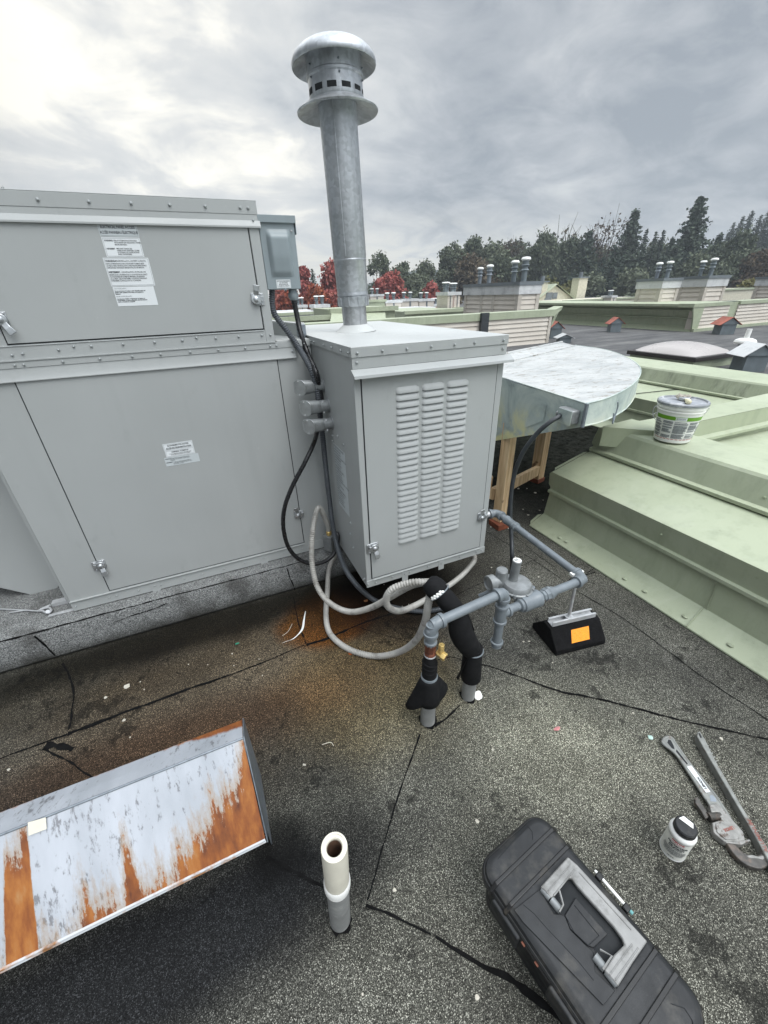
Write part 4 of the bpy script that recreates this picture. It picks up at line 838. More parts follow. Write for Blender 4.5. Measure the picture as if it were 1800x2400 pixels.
# ================================================================== GAS PIPING
PR=0.0185
gp=thing('gas_piping','blue grey painted gas pipe run with elbows, tee and drip leg','gas pipe',(0.561,0.93,0))
gx,gy=0.563,0.925
E1=Vector((gx,gy,0.545)); E2=Vector((0.906,0.950,0.551)); TE=Vector((0.906,0.950,0.444)); DB=Vector((0.906,0.950,0.284)); CR=Vector((1.405,0.983,0.420)); BE=Vector((1.425,1.645,0.440)); BN=Vector((1.252,1.66,0.440))
def pseg(a,b,name='pipe',r=PR,m=None): mb=MB(); mb.cyl(a,b,r,r,22); return mb.build(name,m or M['pipe_grey'],gp)
def elbow(c,da,db,R=0.040,r=PR*1.28,name='elbow'):
    da=Vector(da).normalized(); db=Vector(db).normalized(); p0=c+da*R; p1=c+db*R; mb=MB(); pts=[]
    for i in range(9):
        t=i/8; pts.append(p0*(1-t)**2+c*2*t*(1-t)+p1*t*t)
    pts=[p0+da*0.012]+pts+[p1+db*0.012]; mb.tube(pts,r,20)
    for p,dd in ((p0,da),(p1,db)): mb.lathe([(r,-0.004),(r*1.17,-0.003),(r*1.20,0.004),(r*1.15,0.012),(PR,0.0135)],p,dd,22)
    return mb.build(name,M['pipe_grey'],gp,smooth=40)
pseg((gx,gy,0.445),E1); elbow(E1,(0,0,-1),E2-E1); pseg(E1,E2)
elbow(E2,E1-E2,(0,0,-1),R=0.030); pseg(E2,DB)
mb=MB(); 
mb.cyl(TE+Vector((0,0,-0.040)),TE+Vector((0,0,0.036)),PR*1.28); 
for s_ in (-1,1): mb.lathe([(PR*1.28,0),(PR*1.5,0.002),(PR*1.5,0.012),(PR,0.014)],TE+Vector((0,0,s_*(0.030 if s_>0 else 0.036))),(0,0,s_),22)
dr=(CR-TE).normalized(); mb.cyl(TE,TE+dr*0.036,PR*1.25); mb.lathe([(PR*1.25,0),(PR*1.5,0.002),(PR*1.5,0.012),(PR,0.014)],TE+dr*0.028,dr,22)
mb.build('tee',M['pipe_grey'],gp)
mb=MB(); mb.lathe([(PR*1.1,0),(PR*1.45,0.002),(PR*1.45,0.012),(PR*1.15,0.014),(PR*1.2,0.030),(0,0.030)],DB+Vector((0,0,0.005)),(0,0,-1),22); mb.build('drip_cap',M['pipe_grey'],gp)
pseg(TE,CR)
elbow(CR,TE-CR,BE-CR,R=0.042); pseg(CR,BE); elbow(BE,CR-BE,BN-BE,R=0.040); pseg(BE,BN,'nipple',PR*0.95,M['zinc'])
cpl=CR+(BE-CR)*0.80; dd=(BE-CR).normalized(); mb=MB(); mb.lathe([(PR,-0.052),(PR*1.4,-0.048),(PR*1.4,-0.030),(PR*1.25,-0.022),(PR*1.25,0.022),(PR*1.4,0.030),(PR*1.4,0.048),(PR,0.052)],cpl,dd,22); mb.build('coupling',M['pipe_grey'],gp)
# union and in-line filter body
un=TE+dr*0.262; mb=MB(); mb.lathe([(PR,-0.038),(PR*1.35,-0.034),(PR*1.35,-0.022),(PR*1.55,-0.020),(PR*1.62,0.0)],un,dr,8); mb.lathe([(PR*1.62,0.0),(PR*1.62,0.018),(PR*1.3,0.021),(PR*1.3,0.036),(PR,0.040)],un,dr,22); mb.build('union',M['pipe_grey'],gp,smooth=30)
# steel reducer, rusty fittings and insulated riser
mb=MB(); mb.lathe([(PR*1.08,0),(PR*1.35,0.003),(PR*1.35,0.010),(PR*1.15,0.014),(PR*1.15,0.040)],(gx,gy,0.455),(0,0,1),22); mb.build('coupling',M['pipe_grey'],gp)
mb=MB(); mb.lathe([(0.021,0.0),(0.023,0.004),(0.021,0.014),(0.018,0.018),(0.0215,0.024),(0.0215,0.050),(0.0195,0.054),(0.0195,0.062)],(gx,gy,0.393),(0,0,1),8); mb.build('rusty_union',M['rustpipe'],gp)
mb=MB(); mb.lathe([(0.022,0),(0.0235,0.002),(0.0235,0.006),(0.022,0.008)],(gx,gy,0.391),(0,0,1),22); mb.build('metal_ring',M['zinc'],gp)
mb=MB(); bv=Vector((gx+0.022,gy-0.012,0.412)); ba=Vector((0.42,-0.86,-0.15)).normalized(); mb.lathe([(0.009,0),(0.0135,0.006),(0.0135,0.020),(0.0165,0.022),(0.0165,0.036),(0.0145,0.040),(0.010,0.040),(0.009,0.030)],bv,ba,6)
mb.cyl(bv+ba*0.018,bv+ba*0.018+Vector((0.004,0.004,0.045)),0.0125,0.0115,6); mb.build('brass_valve',M['brass'],gp,bevel=0.0006)
mb=MB(); mb.cyl(bv+ba*0.0405,bv+ba*0.0408,0.0095,0.0095,20); mb.build('valve_bore',M['pvc_in'],gp)
# riser stub with black flap
rs=thing('riser_stub','grey pipe stub under the brass valve wrapped in a torn black foam skirt','pipe stub',(gx,gy,0))
mb=MB(); mb.cyl((gx-0.002,gy-0.003,0),(gx,gy,0.13),0.031,0.031,26); mb.build('pipe_stub',M['abs'],rs)
mb=MB(); mb.tube([(gx,gy,0.27),(gx,gy,0.30),(gx,gy,0.34),(gx,gy,0.392)],[0.029,0.030,0.027,0.023],22); 
for i in range(3): ring(mb,(gx,gy,0.31+0.022*i),(0.1*i,0.05,1),0.0285,0.0025)
mb.build('tape_wrap',M['foam'],rs,smooth=50)
mb=MB(); ring(mb,(gx,gy,0.279),(0,0,1),0.0305,0.0028); ring(mb,(gx,gy,0.272),(0,0,1),0.031,0.0022); mb.build('cable_tie',M['pipe_grey'],rs)
# skirt: cone sheet, long corner hanging to the left
vs=[];fs=[];n=30
for j in range(7):
    v=j/6
    for i in range(n+1):
        a=math.pi*(0.62+1.62*i/n)     # wraps the side seen from the front
        u=i/n
        L_=0.135+0.055*max(0,1-abs(u-0.16)/0.16)-0.05*max(0,(u-0.70)/0.30)
        r=0.030+v*(0.016+0.050*max(0,1-abs(u-0.14)/0.18)**1.3+0.048*max(0,1-abs(u-0.86)/0.15)**1.2)
        z=0.272-v*L_
        vs.append((gx+math.cos(a)*r,gy+math.sin(a)*r,z))
for j in range(6):
    for i in range(n): a=j*(n+1)+i; fs.append((a,a+1,a+n+2,a+n+1))
mb=MB(); mb.add(vs,fs); mb.build('foam_skirt',M['foam'],rs,smooth=60,solid=0.005)
# ================================================================== REGULATOR
rg=thing('gas_regulator','grey cast gas regulator with round diaphragm case and orange striped tower','regulator',tuple(TE+dr*0.16))
fb=TE+dr*0.155; mb=MB(); mb.lathe([(PR,-0.062),(PR*1.5,-0.058),(PR*1.55,-0.046),(0.034,-0.044),(0.036,-0.030),(0.036,0.030),(0.038,0.034),(0.038,0.050),(0.026,0.052),(PR,0.056)],fb,dr,24); mb.build('valve_body',M['pipe_grey'],rg,smooth=35)
rc=G(1210,1374,0.475); KS=1.30; tilt=Vector((0.03,-0.03,1)).normalized()
mb=MB(); mb.lathe([(r*KS,z*KS) for r,z in [(0.0,-0.030),(0.034,-0.026),(0.044,-0.014),(0.052,-0.010),(0.054,-0.006),(0.054,0.000),(0.050,0.003),(0.049,0.012),(0.044,0.019),(0.022,0.024),(0.0,0.025)]],rc,tilt,36)
for i in range(8):
    a=2*math.pi*i/8; p=rc+Vector((math.cos(a),math.sin(a),0))*0.053*KS; mb.cyl(p-tilt*0.012,p+tilt*0.004,0.006,0.006,8)
mb.build('diaphragm_case',M['alu_dull'],rg,smooth=40)
tw=rc+Vector((-0.012,0.012,0.020)); th=0.102
mb=MB(); mb.lathe([(0.021,0),(0.019,0.010),(0.0185,th),(0.0195,th+0.003),(0.0195,th+0.010),(0.016,th+0.012)],tw,tilt,26); mb.build('spring_tower',M['alu_dull'],rg,smooth=35)
mb=MB(); mb.lathe([(0.0172,th+0.0122),(0.0172,th+0.0128),(0.0,th+0.0128)],tw,tilt,26); cp_=mb.build('tower_cap',M['white'],rg)
mb=MB(); 
for i in range(3): mb.box((tw.x-0.010,tw.y-0.006+i*0.005,tw.z+th+0.0130),(tw.x+0.010,tw.y-0.0035+i*0.005,tw.z+th+0.0134))
mb.build('cap_print',M['ink'],cp_,smooth=0)
def cylpatch(mb,c,r,a0,a1,z0,z1,n=6,sk=0.0):
    vs=[]
    for i in range(n+1):
        a=a0+(a1-a0)*i/n; vs+=[(c[0]+r*math.cos(a),c[1]+r*math.sin(a),c[2]+z0+sk*i/n),(c[0]+r*math.cos(a),c[1]+r*math.sin(a),c[2]+z1+sk*i/n)]
    mb.add(vs,[(2*i,2*i+2,2*i+3,2*i+1) for i in range(n)])
mb=MB(); cylpatch(mb,tw,0.0194,R_(-75),R_(-20),0.018,0.082); mb.slot(1); cylpatch(mb,tw,0.0196,R_(-68),R_(-27),0.024,0.076); mb.slot(2); cylpatch(mb,tw,0.0198,R_(-55),R_(-40),0.030,0.070); mb.build('tower_label',[M['paper'],M['orange'],M['ink']],rg)
bs=rc+Vector((-0.055,0.038,0.0)); mb=MB(); mb.lathe([(0.026,-0.015),(0.025,0.078),(0.021,0.083),(0,0.083)],bs,(0,0,1),24); mb.lathe([(0.022,0),(0.024,0.006),(0.024,0.030),(0.034,0.036),(0.034,0.064),(0.029,0.066),(0.027,0.060),(0,0.058)],bs+Vector((0,0,0.025)),(-1,0.05,0.02),26); mb.build('inlet_boss',M['alu_dull'],rg,smooth=35)
mb=MB(); mb.tube(spline([rc+Vector((-0.03,0.0,-0.012)),G(1163,1378,0.44),G(1140,1390,0.42),G(1124,1397,0.40)],6),0.010,12); mb.build('vent_tube',M['pipe_grey'],rg)
yk=rc+Vector((0.05,-0.025,-0.02))
mb=MB()
for s_ in (0.0,0.030): mb.add([rc+Vector((0.060+s_*0.3,-0.02,-0.012)),rc+Vector((0.074+s_*0.3,-0.02,-0.012)),fb+Vector((-0.030+s_,-0.006,0.034)),fb+Vector((-0.045+s_,-0.006,0.026)),rc+Vector((0.060+s_*0.3,-0.028,-0.018)),rc+Vector((0.074+s_*0.3,-0.028,-0.018)),fb+Vector((-0.030+s_,-0.014,0.028)),fb+Vector((-0.045+s_,-0.014,0.020))],[(0,1,2,3),(7,6,5,4),(0,4,5,1),(1,5,6,2),(2,6,7,3),(3,7,4,0)])
mb.cyl(fb+Vector((-0.01,0.012,0.02)),rc+Vector((0.02,-0.01,-0.02)),0.018,0.024,20); mb.cyl(rc+Vector((0.070,-0.034,-0.016)),rc+Vector((0.070,-0.012,-0.012)),0.007,0.007,8)
mb.build('yoke',M['pipe_grey'],rg,smooth=35)
# ================================================================== PIPE SUPPORT BLOCK
bc_=Vector((1.456,1.030,0)); T=Matrix.Translation(bc_)@Matrix.Rotation(R_(-9.5),4,'Z')
sb=thing('pipe_support_block','black rubber pipe support block with orange reflector and zinc strut','pipe support',tuple(bc_))
mb=MB(); prof=[(-0.103,0),(0.103,0),(0.103,0.030),(0.030,0.112),(-0.030,0.112),(-0.103,0.030)]
def pr(x,ins): return [(x,a*ins,b) for a,b in prof]
mb.prism([(-0.143,a,b) for a,b in prof],(0.286,0,0),T); mb.build('rubber_base',M['rubber'],sb,bevel=0.004)
mb=MB(); mb.box((-0.125,-0.021,0.1135),(0.125,0.021,0.1160),T); mb.box((-0.125,-0.021,0.1162),(0.125,-0.0185,0.138),T); mb.box((-0.125,0.0185,0.1162),(0.125,0.021,0.138),T); mb.box((-0.125,-0.0183,0.1355),(0.125,-0.011,0.138),T); mb.box((-0.125,0.011,0.1355),(0.125,0.0183,0.138),T)
st=mb.build('strut_channel',M['zinc'],sb,bevel=0.0006)
mb=MB()
for x in (-0.095,-0.05,0.055,0.075,0.1): mb.lathe([(0.0055,0),(0.0055,0.0004),(0,0.0004)],T@Vector((x,0,0.1162)),(0,0,1),12)
mb.build('slot_hole',M['gap'],st)
screws(st,[T@Vector((-0.10,0.0,0.117)),T@Vector((0.10,0.0,0.117))],(0,0,1),0.008,M['zinc'],'bolt')
# reflector on the sloping front face
n_=Vector((0,-0.082,0.073)).normalized(); sl=Vector((0,0.073,0.082)).normalized()
def onf(x,s): return T@(Vector((x,-0.103,0.030))+sl*s+n_*0.0012)
mb=MB(); q=[onf(-0.050,0.022),onf(0.052,0.022),onf(0.068,0.084),onf(-0.034,0.084)]; nn_=(T.to_3x3()@n_)*0.0012
mb.add(q+[p+nn_ for p in q],[(3,2,1,0),(4,5,6,7),(0,1,5,4),(1,2,6,5),(2,3,7,6),(3,0,4,7)]); mb.build('orange_reflector',M['orange'],sb,smooth=0)
rt=Vector((1.412,1.025,0.41)); rb=T@Vector((-0.02,0.0,0.1165)); mb=MB()
q=resample([rb,rt],0.0025); mb.tube(q,[0.0078 if i%2 else 0.0068 for i in range(len(q))],10); rd=mb.build('threaded_rod',M['zinc'],sb,smooth=60)
mb=MB(); mb.cyl(rb+Vector((0,0,0.019)),rb+Vector((0,0,0.031)),0.013,0.013,6); mb.box((rb.x-0.02,rb.y-0.018,rb.z+0.021),(rb.x+0.02,rb.y+0.018,rb.z+0.0235)); mb.build('nut',M['zinc'],sb,smooth=20)
mb=MB(); cc=Vector((1.4065,1.028,0.4215)); ring(mb,cc,BE-CR,0.0215,0.0045); mb.box((cc.x-0.036,cc.y-0.010,cc.z-0.004),(cc.x-0.020,cc.y+0.010,cc.z+0.010)); mb.box((cc.x+0.020,cc.y-0.010,cc.z-0.004),(cc.x+0.034,cc.y+0.010,cc.z+0.008)); mb.build('pipe_clamp',M['white'],sb)
# ================================================================== DUCT
dz=1.085
P1,P2,P3,P4=G(1178,885,dz),G(1374,946,dz),G(1501,876,dz),G(1349,809,dz); P0=G(1120,867,dz); S0=G(1182,850,dz); SL=G(1100,862,dz)
heel=spline([P2,G(1420,934,dz),G(1458,917,dz),G(1486,898,dz),P3,G(1497,857,dz),G(1470,838,dz),G(1420,820,dz),P4],5)
du=thing('supply_duct','painted sheet metal duct elbow with streaky white top leaving the burner cabinet','duct',(1.8,2.2,0.7))
def zb(p):   # underside rises from the unit towards the elbow
    t=max(0,min(1,(p-P1).length/(P2-P1).length)); return 0.0
outline=[P0,P1,P2]+heel[1:]+[Vector((1.30,3.15,dz)),Vector((1.30,2.3,dz))]
mb=MB(); mb.add([p+Vector((0,0,0.0)) for p in outline],[tuple(range(len(outline)))]); mb.add([p-Vector((0,0,0.004)) for p in outline],[tuple(range(len(outline)))]); top=mb.build('top_sheet',M['duct'],du,smooth=0)
# subdivide look: raised standing fold and seam
mb=MB(); f0,f1=G(1160,834,dz+0.03),G(1317,802,dz+0.03); 
mb.tube([f0,f1],0.012,8); g0_,g1_=G(1175,851,dz+0.004),G(1348,810,dz+0.004); mb.tube([g0_,g1_],0.006,6); 
mb.add([g0_,g1_,f1,f0],[(0,1,2,3)]); mb.build('standing_seam',M['duct'],du,smooth=30)
B1,B2=P1.copy(),P2.copy(); B1.z=ZXY(1166,1033,P1.x,P1.y); B2.z=ZXY(1367,1001,P2.x,P2.y); B0=P0.copy(); B0.z=B1.z-0.02
mb=MB(); n=14; vs=[]
for i in range(n+1):
    t=i/n; a=P1.lerp(P2,t); b=B1.lerp(B2,t); sag=-0.012*math.sin(t*math.pi*2.0)*0.6; vs+=[a+Vector((0,0,-0.0045+sag*0.4)),b]
mb.add([P0,B0]+vs,[(0,1,3,2)]+[(2+2*i,3+2*i,5+2*i,4+2*i) for i in range(n)]); fs_=mb.build('front_sheet',M['ductside'],du,smooth=40)
hb=[]
for i,p in enumerate(heel):
    t=i/(len(heel)-1); q=p.copy(); q.z=(B2.z*(1-t)+(dz-0.14)*t) if t<0.35 else dz-0.14+0.0*t; 
    if t<0.35: q.z=B2.z+(dz-0.14-B2.z)*(t/0.35)
    hb.append(q)
mb=MB(); vs=[]
for a,b in zip(heel,hb): vs+=[a-Vector((0,0,0.0045)),b]
mb.add(vs,[(2*i,2*i+1,2*i+3,2*i+2) for i in range(len(heel)-1)]); mb.build('heel_sheet',M['ductside'],du,smooth=60)
mb=MB(); mb.add([B0,B1,B2]+hb[1:]+[Vector((1.30,3.15,B1.z)),Vector((1.30,2.3,B1.z))],[tuple(range(len(hb)+4))]); mb.build('underside',M['galv_dark'],du,smooth=0)
mb=MB(); mb.tube(heel,0.004,8); mb.tube([p+Vector((0,0,0.002)) for p in hb],0.004,8); mb.tube([P1,P2],0.003,8); mb.build('edge_lock',M['ductside'],du)
mb=MB(); mb.tube([P2+Vector((0.002,-0.004,0)),B2+Vector((0.002,-0.004,0))],0.010,8); mb.build('corner_lock',M['galv_dark'],du)
mb=MB(); pc=G(1448,942,dz-0.02); mb.tube(spline([pc,pc+Vector((0.01,0,-0.03)),pc+Vector((-0.01,-0.01,-0.08)),pc+Vector((-0.04,-0.03,-0.10)),pc+Vector((-0.035,-0.02,-0.05))]),0.004,6); mb.build('sealant_bead',M['galv_dark'],du)
# taped patch on the front and dark primer
pa,pb_=P1.lerp(P2,0.42),P1.lerp(P2,0.62); nrm=(P2-P1).cross(Vector((0,0,1))).normalized(); 
if nrm.x>0: nrm=-nrm
mb=MB(); mb.add([pa+nrm*0.003+Vector((0,0,-0.115)),pb_+nrm*0.003+Vector((0,0,-0.07)),pb_+nrm*0.003+Vector((0,0,-0.165)),pa+nrm*0.003+Vector((0,0,-0.245))],[(0,1,2,3)]); mb.build('patch',M['ductside'],du,smooth=0)
jx=G(1355,972,1.0)+nrm*0.0
jx=P1.lerp(P2,0.90)+nrm*0.028; jx.z=ZXY(1353,975,jx.x,jx.y)
T2=Matrix.Translation(jx)@Matrix.Rotation(math.atan2((P2-P1).y,(P2-P1).x),4,'Z')
dj=thing('duct_sensor_box','small painted utility box with knockout cover fixed on the duct corner','utility box',tuple(jx))
mb=MB(); mb.box((-0.055,-0.026,-0.036),(0.055,0.026,0.036),T2); bxo=mb.build('box',M['alu_dull'],dj,bevel=0.008)
sgn=1 if (T2.to_3x3()@Vector((0,1,0))).dot(nrm)>0 else -1
mb=MB(); ys=sorted((0.0265*sgn,0.0295*sgn)); mb.box((-0.045,ys[0],-0.040),(0.058,ys[1],0.034),T2); mb.build('cover',M['ductside'],dj,bevel=0.001)
gl=jx-(P2-P1).normalized()*0.055*1.0
gl=T2@Vector((-0.055,0,-0.006)); 
if (gl-P1).length>(T2@Vector((0.055,0,0))-P1).length: gl=T2@Vector((0.055,0,-0.006))
mb=MB(); mb.cyl(jx,gl+(gl-jx)*0.45,0.014,0.014,14); mb.build('gland',M['alu_dull'],dj)
dc=[gl+(gl-jx)*0.3,XP(1312,975,1.68),XP(1285,992,1.62),XP(1255,1020,1.58),XP(1225,1062,1.55),XP(1206,1110,1.545),XP(1198,1160,1.54),XP(1196,1210,1.535),XP(1199,1260,1.52),XP(1200,1305,1.49),G(1199,1335,0.03),G(1192,1360,0.014),G(1150,1392,0.014),G(1090,1430,0.014)]
cable('duct_cable',dc,0.0125,M['cable_dark'],'dark grey cable hanging from the duct box down to the roof','cable')
# timber frame under the duct
tf=thing('timber_frame','new fir lumber frame holding up the duct beside the burner cabinet','timber frame',(1.86,2.2,0))
def post(x,y,w,d,z0,z1,ang,name='leg',m='wood'):
    T=Matrix.Translation((x,y,0))@Matrix.Rotation(R_(ang),4,'Z'); mb=MB(); mb.box((-w/2,-d/2,z0),(w/2,d/2,z1),T); return mb.build(name,M[m],tf,bevel=0.002)
l1=G(1172,1232,0.0); l2=G(1262,1130,0.0)
post(l1.x,l1.y+0.02,0.072,0.072,0.045,B1.z+0.15,14); post(l2.x,l2.y+0.03,0.088,0.088,0.04,0.92,14)
ra=Vector((l1.x-0.03,l1.y+0.10,0.235)); rb2=Vector((l2.x-0.05,l2.y-0.01,0.13)); d=(rb2-ra); T=Matrix.Translation(ra)@d.to_track_quat('X','Z').to_matrix().to_4x4(); mb=MB(); mb.box((0,-0.019,-0.045),(d.length,0.019,0.045),T); mb.build('rail',M['wood'],tf,bevel=0.002)
ra=Vector((l1.x-0.35,l1.y+0.35,0.33)); d=Vector((0.35,-0.20,-0.02)); T=Matrix.Translation(ra)@d.to_track_quat('X','Z').to_matrix().to_4x4(); mb=MB(); mb.box((0,-0.019,-0.045),(d.length,0.019,0.045),T); mb.build('rail',M['wood'],tf,bevel=0.002)
post(l1.x,l1.y,0.13,0.12,0.0,0.043,0,'foot_block','cedar'); post(l2.x,l2.y+0.03,0.105,0.10,0.0,0.038,14,'foot_block','cedar')
# ================================================================== GREEN PARAPETS
pa_prof=[(2.048,0.012),(2.174,0.082),(2.198,0.252),(2.174,0.262),(2.174,0.282),(2.194,0.286),(2.181,0.422),(2.535,0.524),(2.514,0.530),(2.514,0.550),(2.544,0.556),(2.590,0.684),(2.604,0.700),(2.90,0.712),(2.905,0.30),(2.905,0.004),(2.046,0.004)]
gpz=thing('green_parapet','stepped pale green metal roof parapet running along the right side','parapet',(2.05,1.99,0))
mb=MB(); mb.prism([(x,1.985,z) for x,z in pa_prof],(0,-3.2,0)); mb.build('cladding',M['green'],gpz,smooth=0,bevel=0.0015)
for (x,z),nn in (((2.5585,0.605),(-1,0,0.3)),((2.1865,0.355),(-1,0,-0.1))):
    ys=(0.92,-0.3) if z>0.5 else (1.14,-0.2)
    for y in ys: screws(gpz,[(x-0.003,y,z)],nn,0.009,M['green'],'cover_cap')
sm=MB(); pl=[(x-0.004,z+0.004) for x,z in pa_prof[:3]]
for (xa,za),(xb,zb_) in zip(pl,pl[1:]): sm.tube([(xa,0.80,za),(xb,0.815,zb_)],0.0032,6)
sm.build('sheet_joint',M['green_dirty'],gpz)
sm=MB()
for y in (1.72,1.66,1.2,1.07,0.84,0.62): sm.ball((2.085,y,0.034),0.016,5,(0.8,1,0.5))
sm.build('sealed_fastener',M['green_dirty'],gpz)
# folded end tabs
sm=MB()
for (xa,za,xb,zb_) in ((2.06,0.016,2.16,0.076),(2.20,0.295,2.185,0.42),(2.21,0.432,2.51,0.517),(2.55,0.56,2.60,0.695)):
    d=Vector((xb-xa,0,zb_-za)); n2=Vector((-d.z,0,d.x)).normalized()*0.03
    sm.add([(xa,1.988,za),(xb,1.988,zb_),Vector((xb,1.988+0.02,zb_))+n2*0.0-d.normalized()*0.02,Vector((xa,1.988+0.02,za))+d.normalized()*0.02],[(0,1,2,3)])
sm.build('end_tab',M['green'],gpz,smooth=0,solid=0.001)
gc=thing('cross_parapet','pale green parapet cap branching off behind the white pail','parapet',(2.8,1.75,0.3))
czt=0.735; pts=[G(1414,1001,czt),G(1535,1010,czt),G(1643,986,czt),G(1860,942,czt),G(1860,909,czt),G(1529,981,czt),G(1437,997,czt)]
mb=MB(); mb.prism([p for p in pts],(0,0,-0.004)); mb.build('cap_sheet',M['green'],gc,smooth=0)
mb=MB(); a,b,c=pts[1],pts[2],pts[3]
b.y=b.y; mb.add([a,b,c,(c.x,c.y,0.615),(b.x,b.y,0.615),(a.x,a.y,0.70)],[(0,1,4,5),(1,2,3,4)]); mb.add([(b.x,b.y-0.03,0.600),(c.x,c.y-0.03,0.600),(c.x,c.y,0.615),(b.x,b.y,0.615),(b.x,b.y-0.032,0.580),(c.x,c.y-0.032,0.580)],[(0,1,2,3),(0,4,5,1)]); mb.add([pts[0]+Vector((0,-0.002,0.002)),pts[1]+Vector((0,-0.002,0.002)),(pts[1].x,pts[1].y-0.002,0.60),(pts[0].x,pts[0].y-0.002,0.60)],[(0,1,2,3)])
mb.prism([(x,y,0.575) for x,y in ((pts[6].x,pts[6].y+0.0),(b.x,b.y),(c.x,c.y),(pts[4].x,pts[4].y),(pts[5].x,pts[5].y))],(0,0,-0.57)); 
mb.build('front_sheet',M['green'],gc,smooth=0)
mb=MB(); mb.add([(2.905,-3,0.55),(2.905,1.70,0.55),(8.5,1.70,0.46),(8.5,-3,0.46)],[(0,1,2,3)]); mb.add([(2.905,-3,0.0),(8.5,-3,0.0),(8.5,-3,0.5),(2.905,-3,0.6)],[(0,1,2,3)]); mb.build('infill_sheet',M['green'],gc,smooth=0)
fp=thing('far_parapet','stained pale green parapet beyond the duct with black run marks','parapet',(5.0,3,0))
off=2.475; mb=MB(); mb.slot(0); mb.prism([(x+off,4.6,z) for x,z in pa_prof[:13]+[(3.1,0.712),(3.1,0.004),(2.046,0.004)]],(0,-2.95,0)); fpo=mb.build('cladding',[M['green']],fp,smooth=0)
mb=MB(); mb.add([(2.544+off-0.002,4.6,0.557),(2.544+off-0.002,1.75,0.557),(2.588+off-0.002,1.75,0.680),(2.588+off-0.002,4.6,0.680)],[(0,1,2,3)]); mb.add([(2.194+off-0.002,4.6,0.288),(2.194+off-0.002,1.75,0.288),(2.181+off-0.002,1.75,0.418),(2.181+off-0.002,4.6,0.418)],[(0,1,2,3)]); mb.build('stained_face',M['green_dirty'],fp,smooth=0)
mb=MB(); mb.tube([(2.18+off,3.35,0.43),(2.53+off,2.95,0.53)],0.004,6); mb.build('sheet_joint',M['gap'],fp)
# ================================================================== PAIL and brush
pb0=Vector((2.705,1.552,0.712)); 
zt2=ZXY(1600,937,pb0.x,pb0.y)-pb0.z
pa_=thing('paint_pail','white plastic pail with grey lid and green banded label on the green parapet','pail',tuple(pb0))
r0,r1,H=0.100,0.130,zt2-0.012
def rr_(t): return r0+(r1-r0)*t
mb=MB(); mb.lathe([(0,0.001),(r0-0.004,0.001),(r0,0.005),(rr_(0.80),H*0.80),(rr_(0.80)+0.004,H*0.805),(rr_(0.83)+0.004,H*0.83),(rr_(0.84),H*0.84),(rr_(0.88),H*0.88),(rr_(0.88)+0.005,H*0.885),(rr_(0.92)+0.005,H*0.92),(rr_(0.93)+0.001,H*0.93),(r1+0.003,H*0.985),(r1-0.005,H*0.985),(0,H*0.985)],pb0,(0,0,1),56); mb.build('pail_body',M['white'],pa_)
mb=MB(); mb.lathe([(r1+0.001,H*0.965),(r1+0.007,H*0.968),(r1+0.008,H+0.006),(r1+0.003,H+0.012),(r1-0.006,H+0.012),(r1-0.009,H+0.004),(0.05,H+0.003),(0.045,H+0.006),(0,H+0.006)],pb0,(0,0,1),56); lid=mb.build('lid',M['lid'],pa_)
def coneq(mb,c,a0,a1,t0,t1,out=0.0007,n=10):
    vs=[]
    for i in range(n+1):
        a=R_(a0+(a1-a0)*i/n)
        for t in (t0,t1): r=rr_(t)+out; vs.append((c.x+r*math.cos(a),c.y+r*math.sin(a),c.z+H*t))
    mb.add(vs,[(2*i,2*i+2,2*i+3,2*i+1) for i in range(n)])
mb=MB(); coneq(mb,pb0,-215,-60,0.62,0.72,n=24); lbp=mb.build('label_band',M['lgreen'],pa_)
mb=MB(); coneq(mb,pb0,-156,-126,0.625,0.71,0.0012); mb.build('label_logo_field',M['paper'],pa_)
mb=MB(); coneq(mb,pb0,-158,-154,0.63,0.70,0.0016); coneq(mb,pb0,-152,-151,0.64,0.69,0.0016)
mb.build('label_mark',M['lgreen'],pa_)
mb=MB()
random.seed(11)
for (a0,a1) in ((-218,-190),(-186,-158),(-154,-118),(-114,-84),(-80,-62)):
    t=0.585
    while t>0.14:
        h=random.choice((0.014,0.014,0.014,0.018)); 
        if random.random()<0.88: coneq(mb,pb0,a0,a1-random.random()*8*(random.random()>0.6),t-h,t,0.0012,8)
        t-=h+random.choice((0.006,0.006,0.006,0.022))
for i in range(7): coneq(mb,pb0,-150+i*3,-148.6+i*3,0.65,0.69,0.0018,2)
mb.build('label_print',plain('pail_print',(0.20,0.22,0.23),0.5,var=0.5,vs=120),pa_)
mb=MB(); 
for i in range(12): coneq(mb,pb0,-212+i*12,-203+i*12,0.105,0.118,0.0012,3)
mb.build('red_label_line',M['red'],pa_)
va=Vector((math.cos(R_(-38)),math.sin(R_(-38)),0)); vb=Vector((-va.y,va.x,0)); hpnt=[]
for i in range(15):
    a=math.pi*i/14; hpnt.append(pb0+Vector((0,0,H*0.86))+va*math.cos(a)*(r1+0.010)+(-vb*0.72*math.sin(a)*0.035)+Vector((0,0,-0.10*math.sin(a)**0.9)))
hp2=[pb0+Vector((0,0,H*0.88))+va*(r1+0.004),pb0+Vector((0,0,H*0.84))+va*(r1+0.022),pb0+Vector((0,0,H*0.70))+va*(r1+0.006)]
hp3=[pb0+Vector((0,0,H*0.90))-va*(r1+0.000),pb0+Vector((0,0,H*0.82))-va*(r1+0.020),pb0+Vector((0,0,H*0.62))-va*(r1+0.016)-vb*0.01,pb0+Vector((0,0,H*0.50))-va*(r1-0.010)-vb*0.04]
mb=MB(); mb.tube(spline(hp2),0.0022,8); mb.tube(spline(hp3),0.0022,8); 
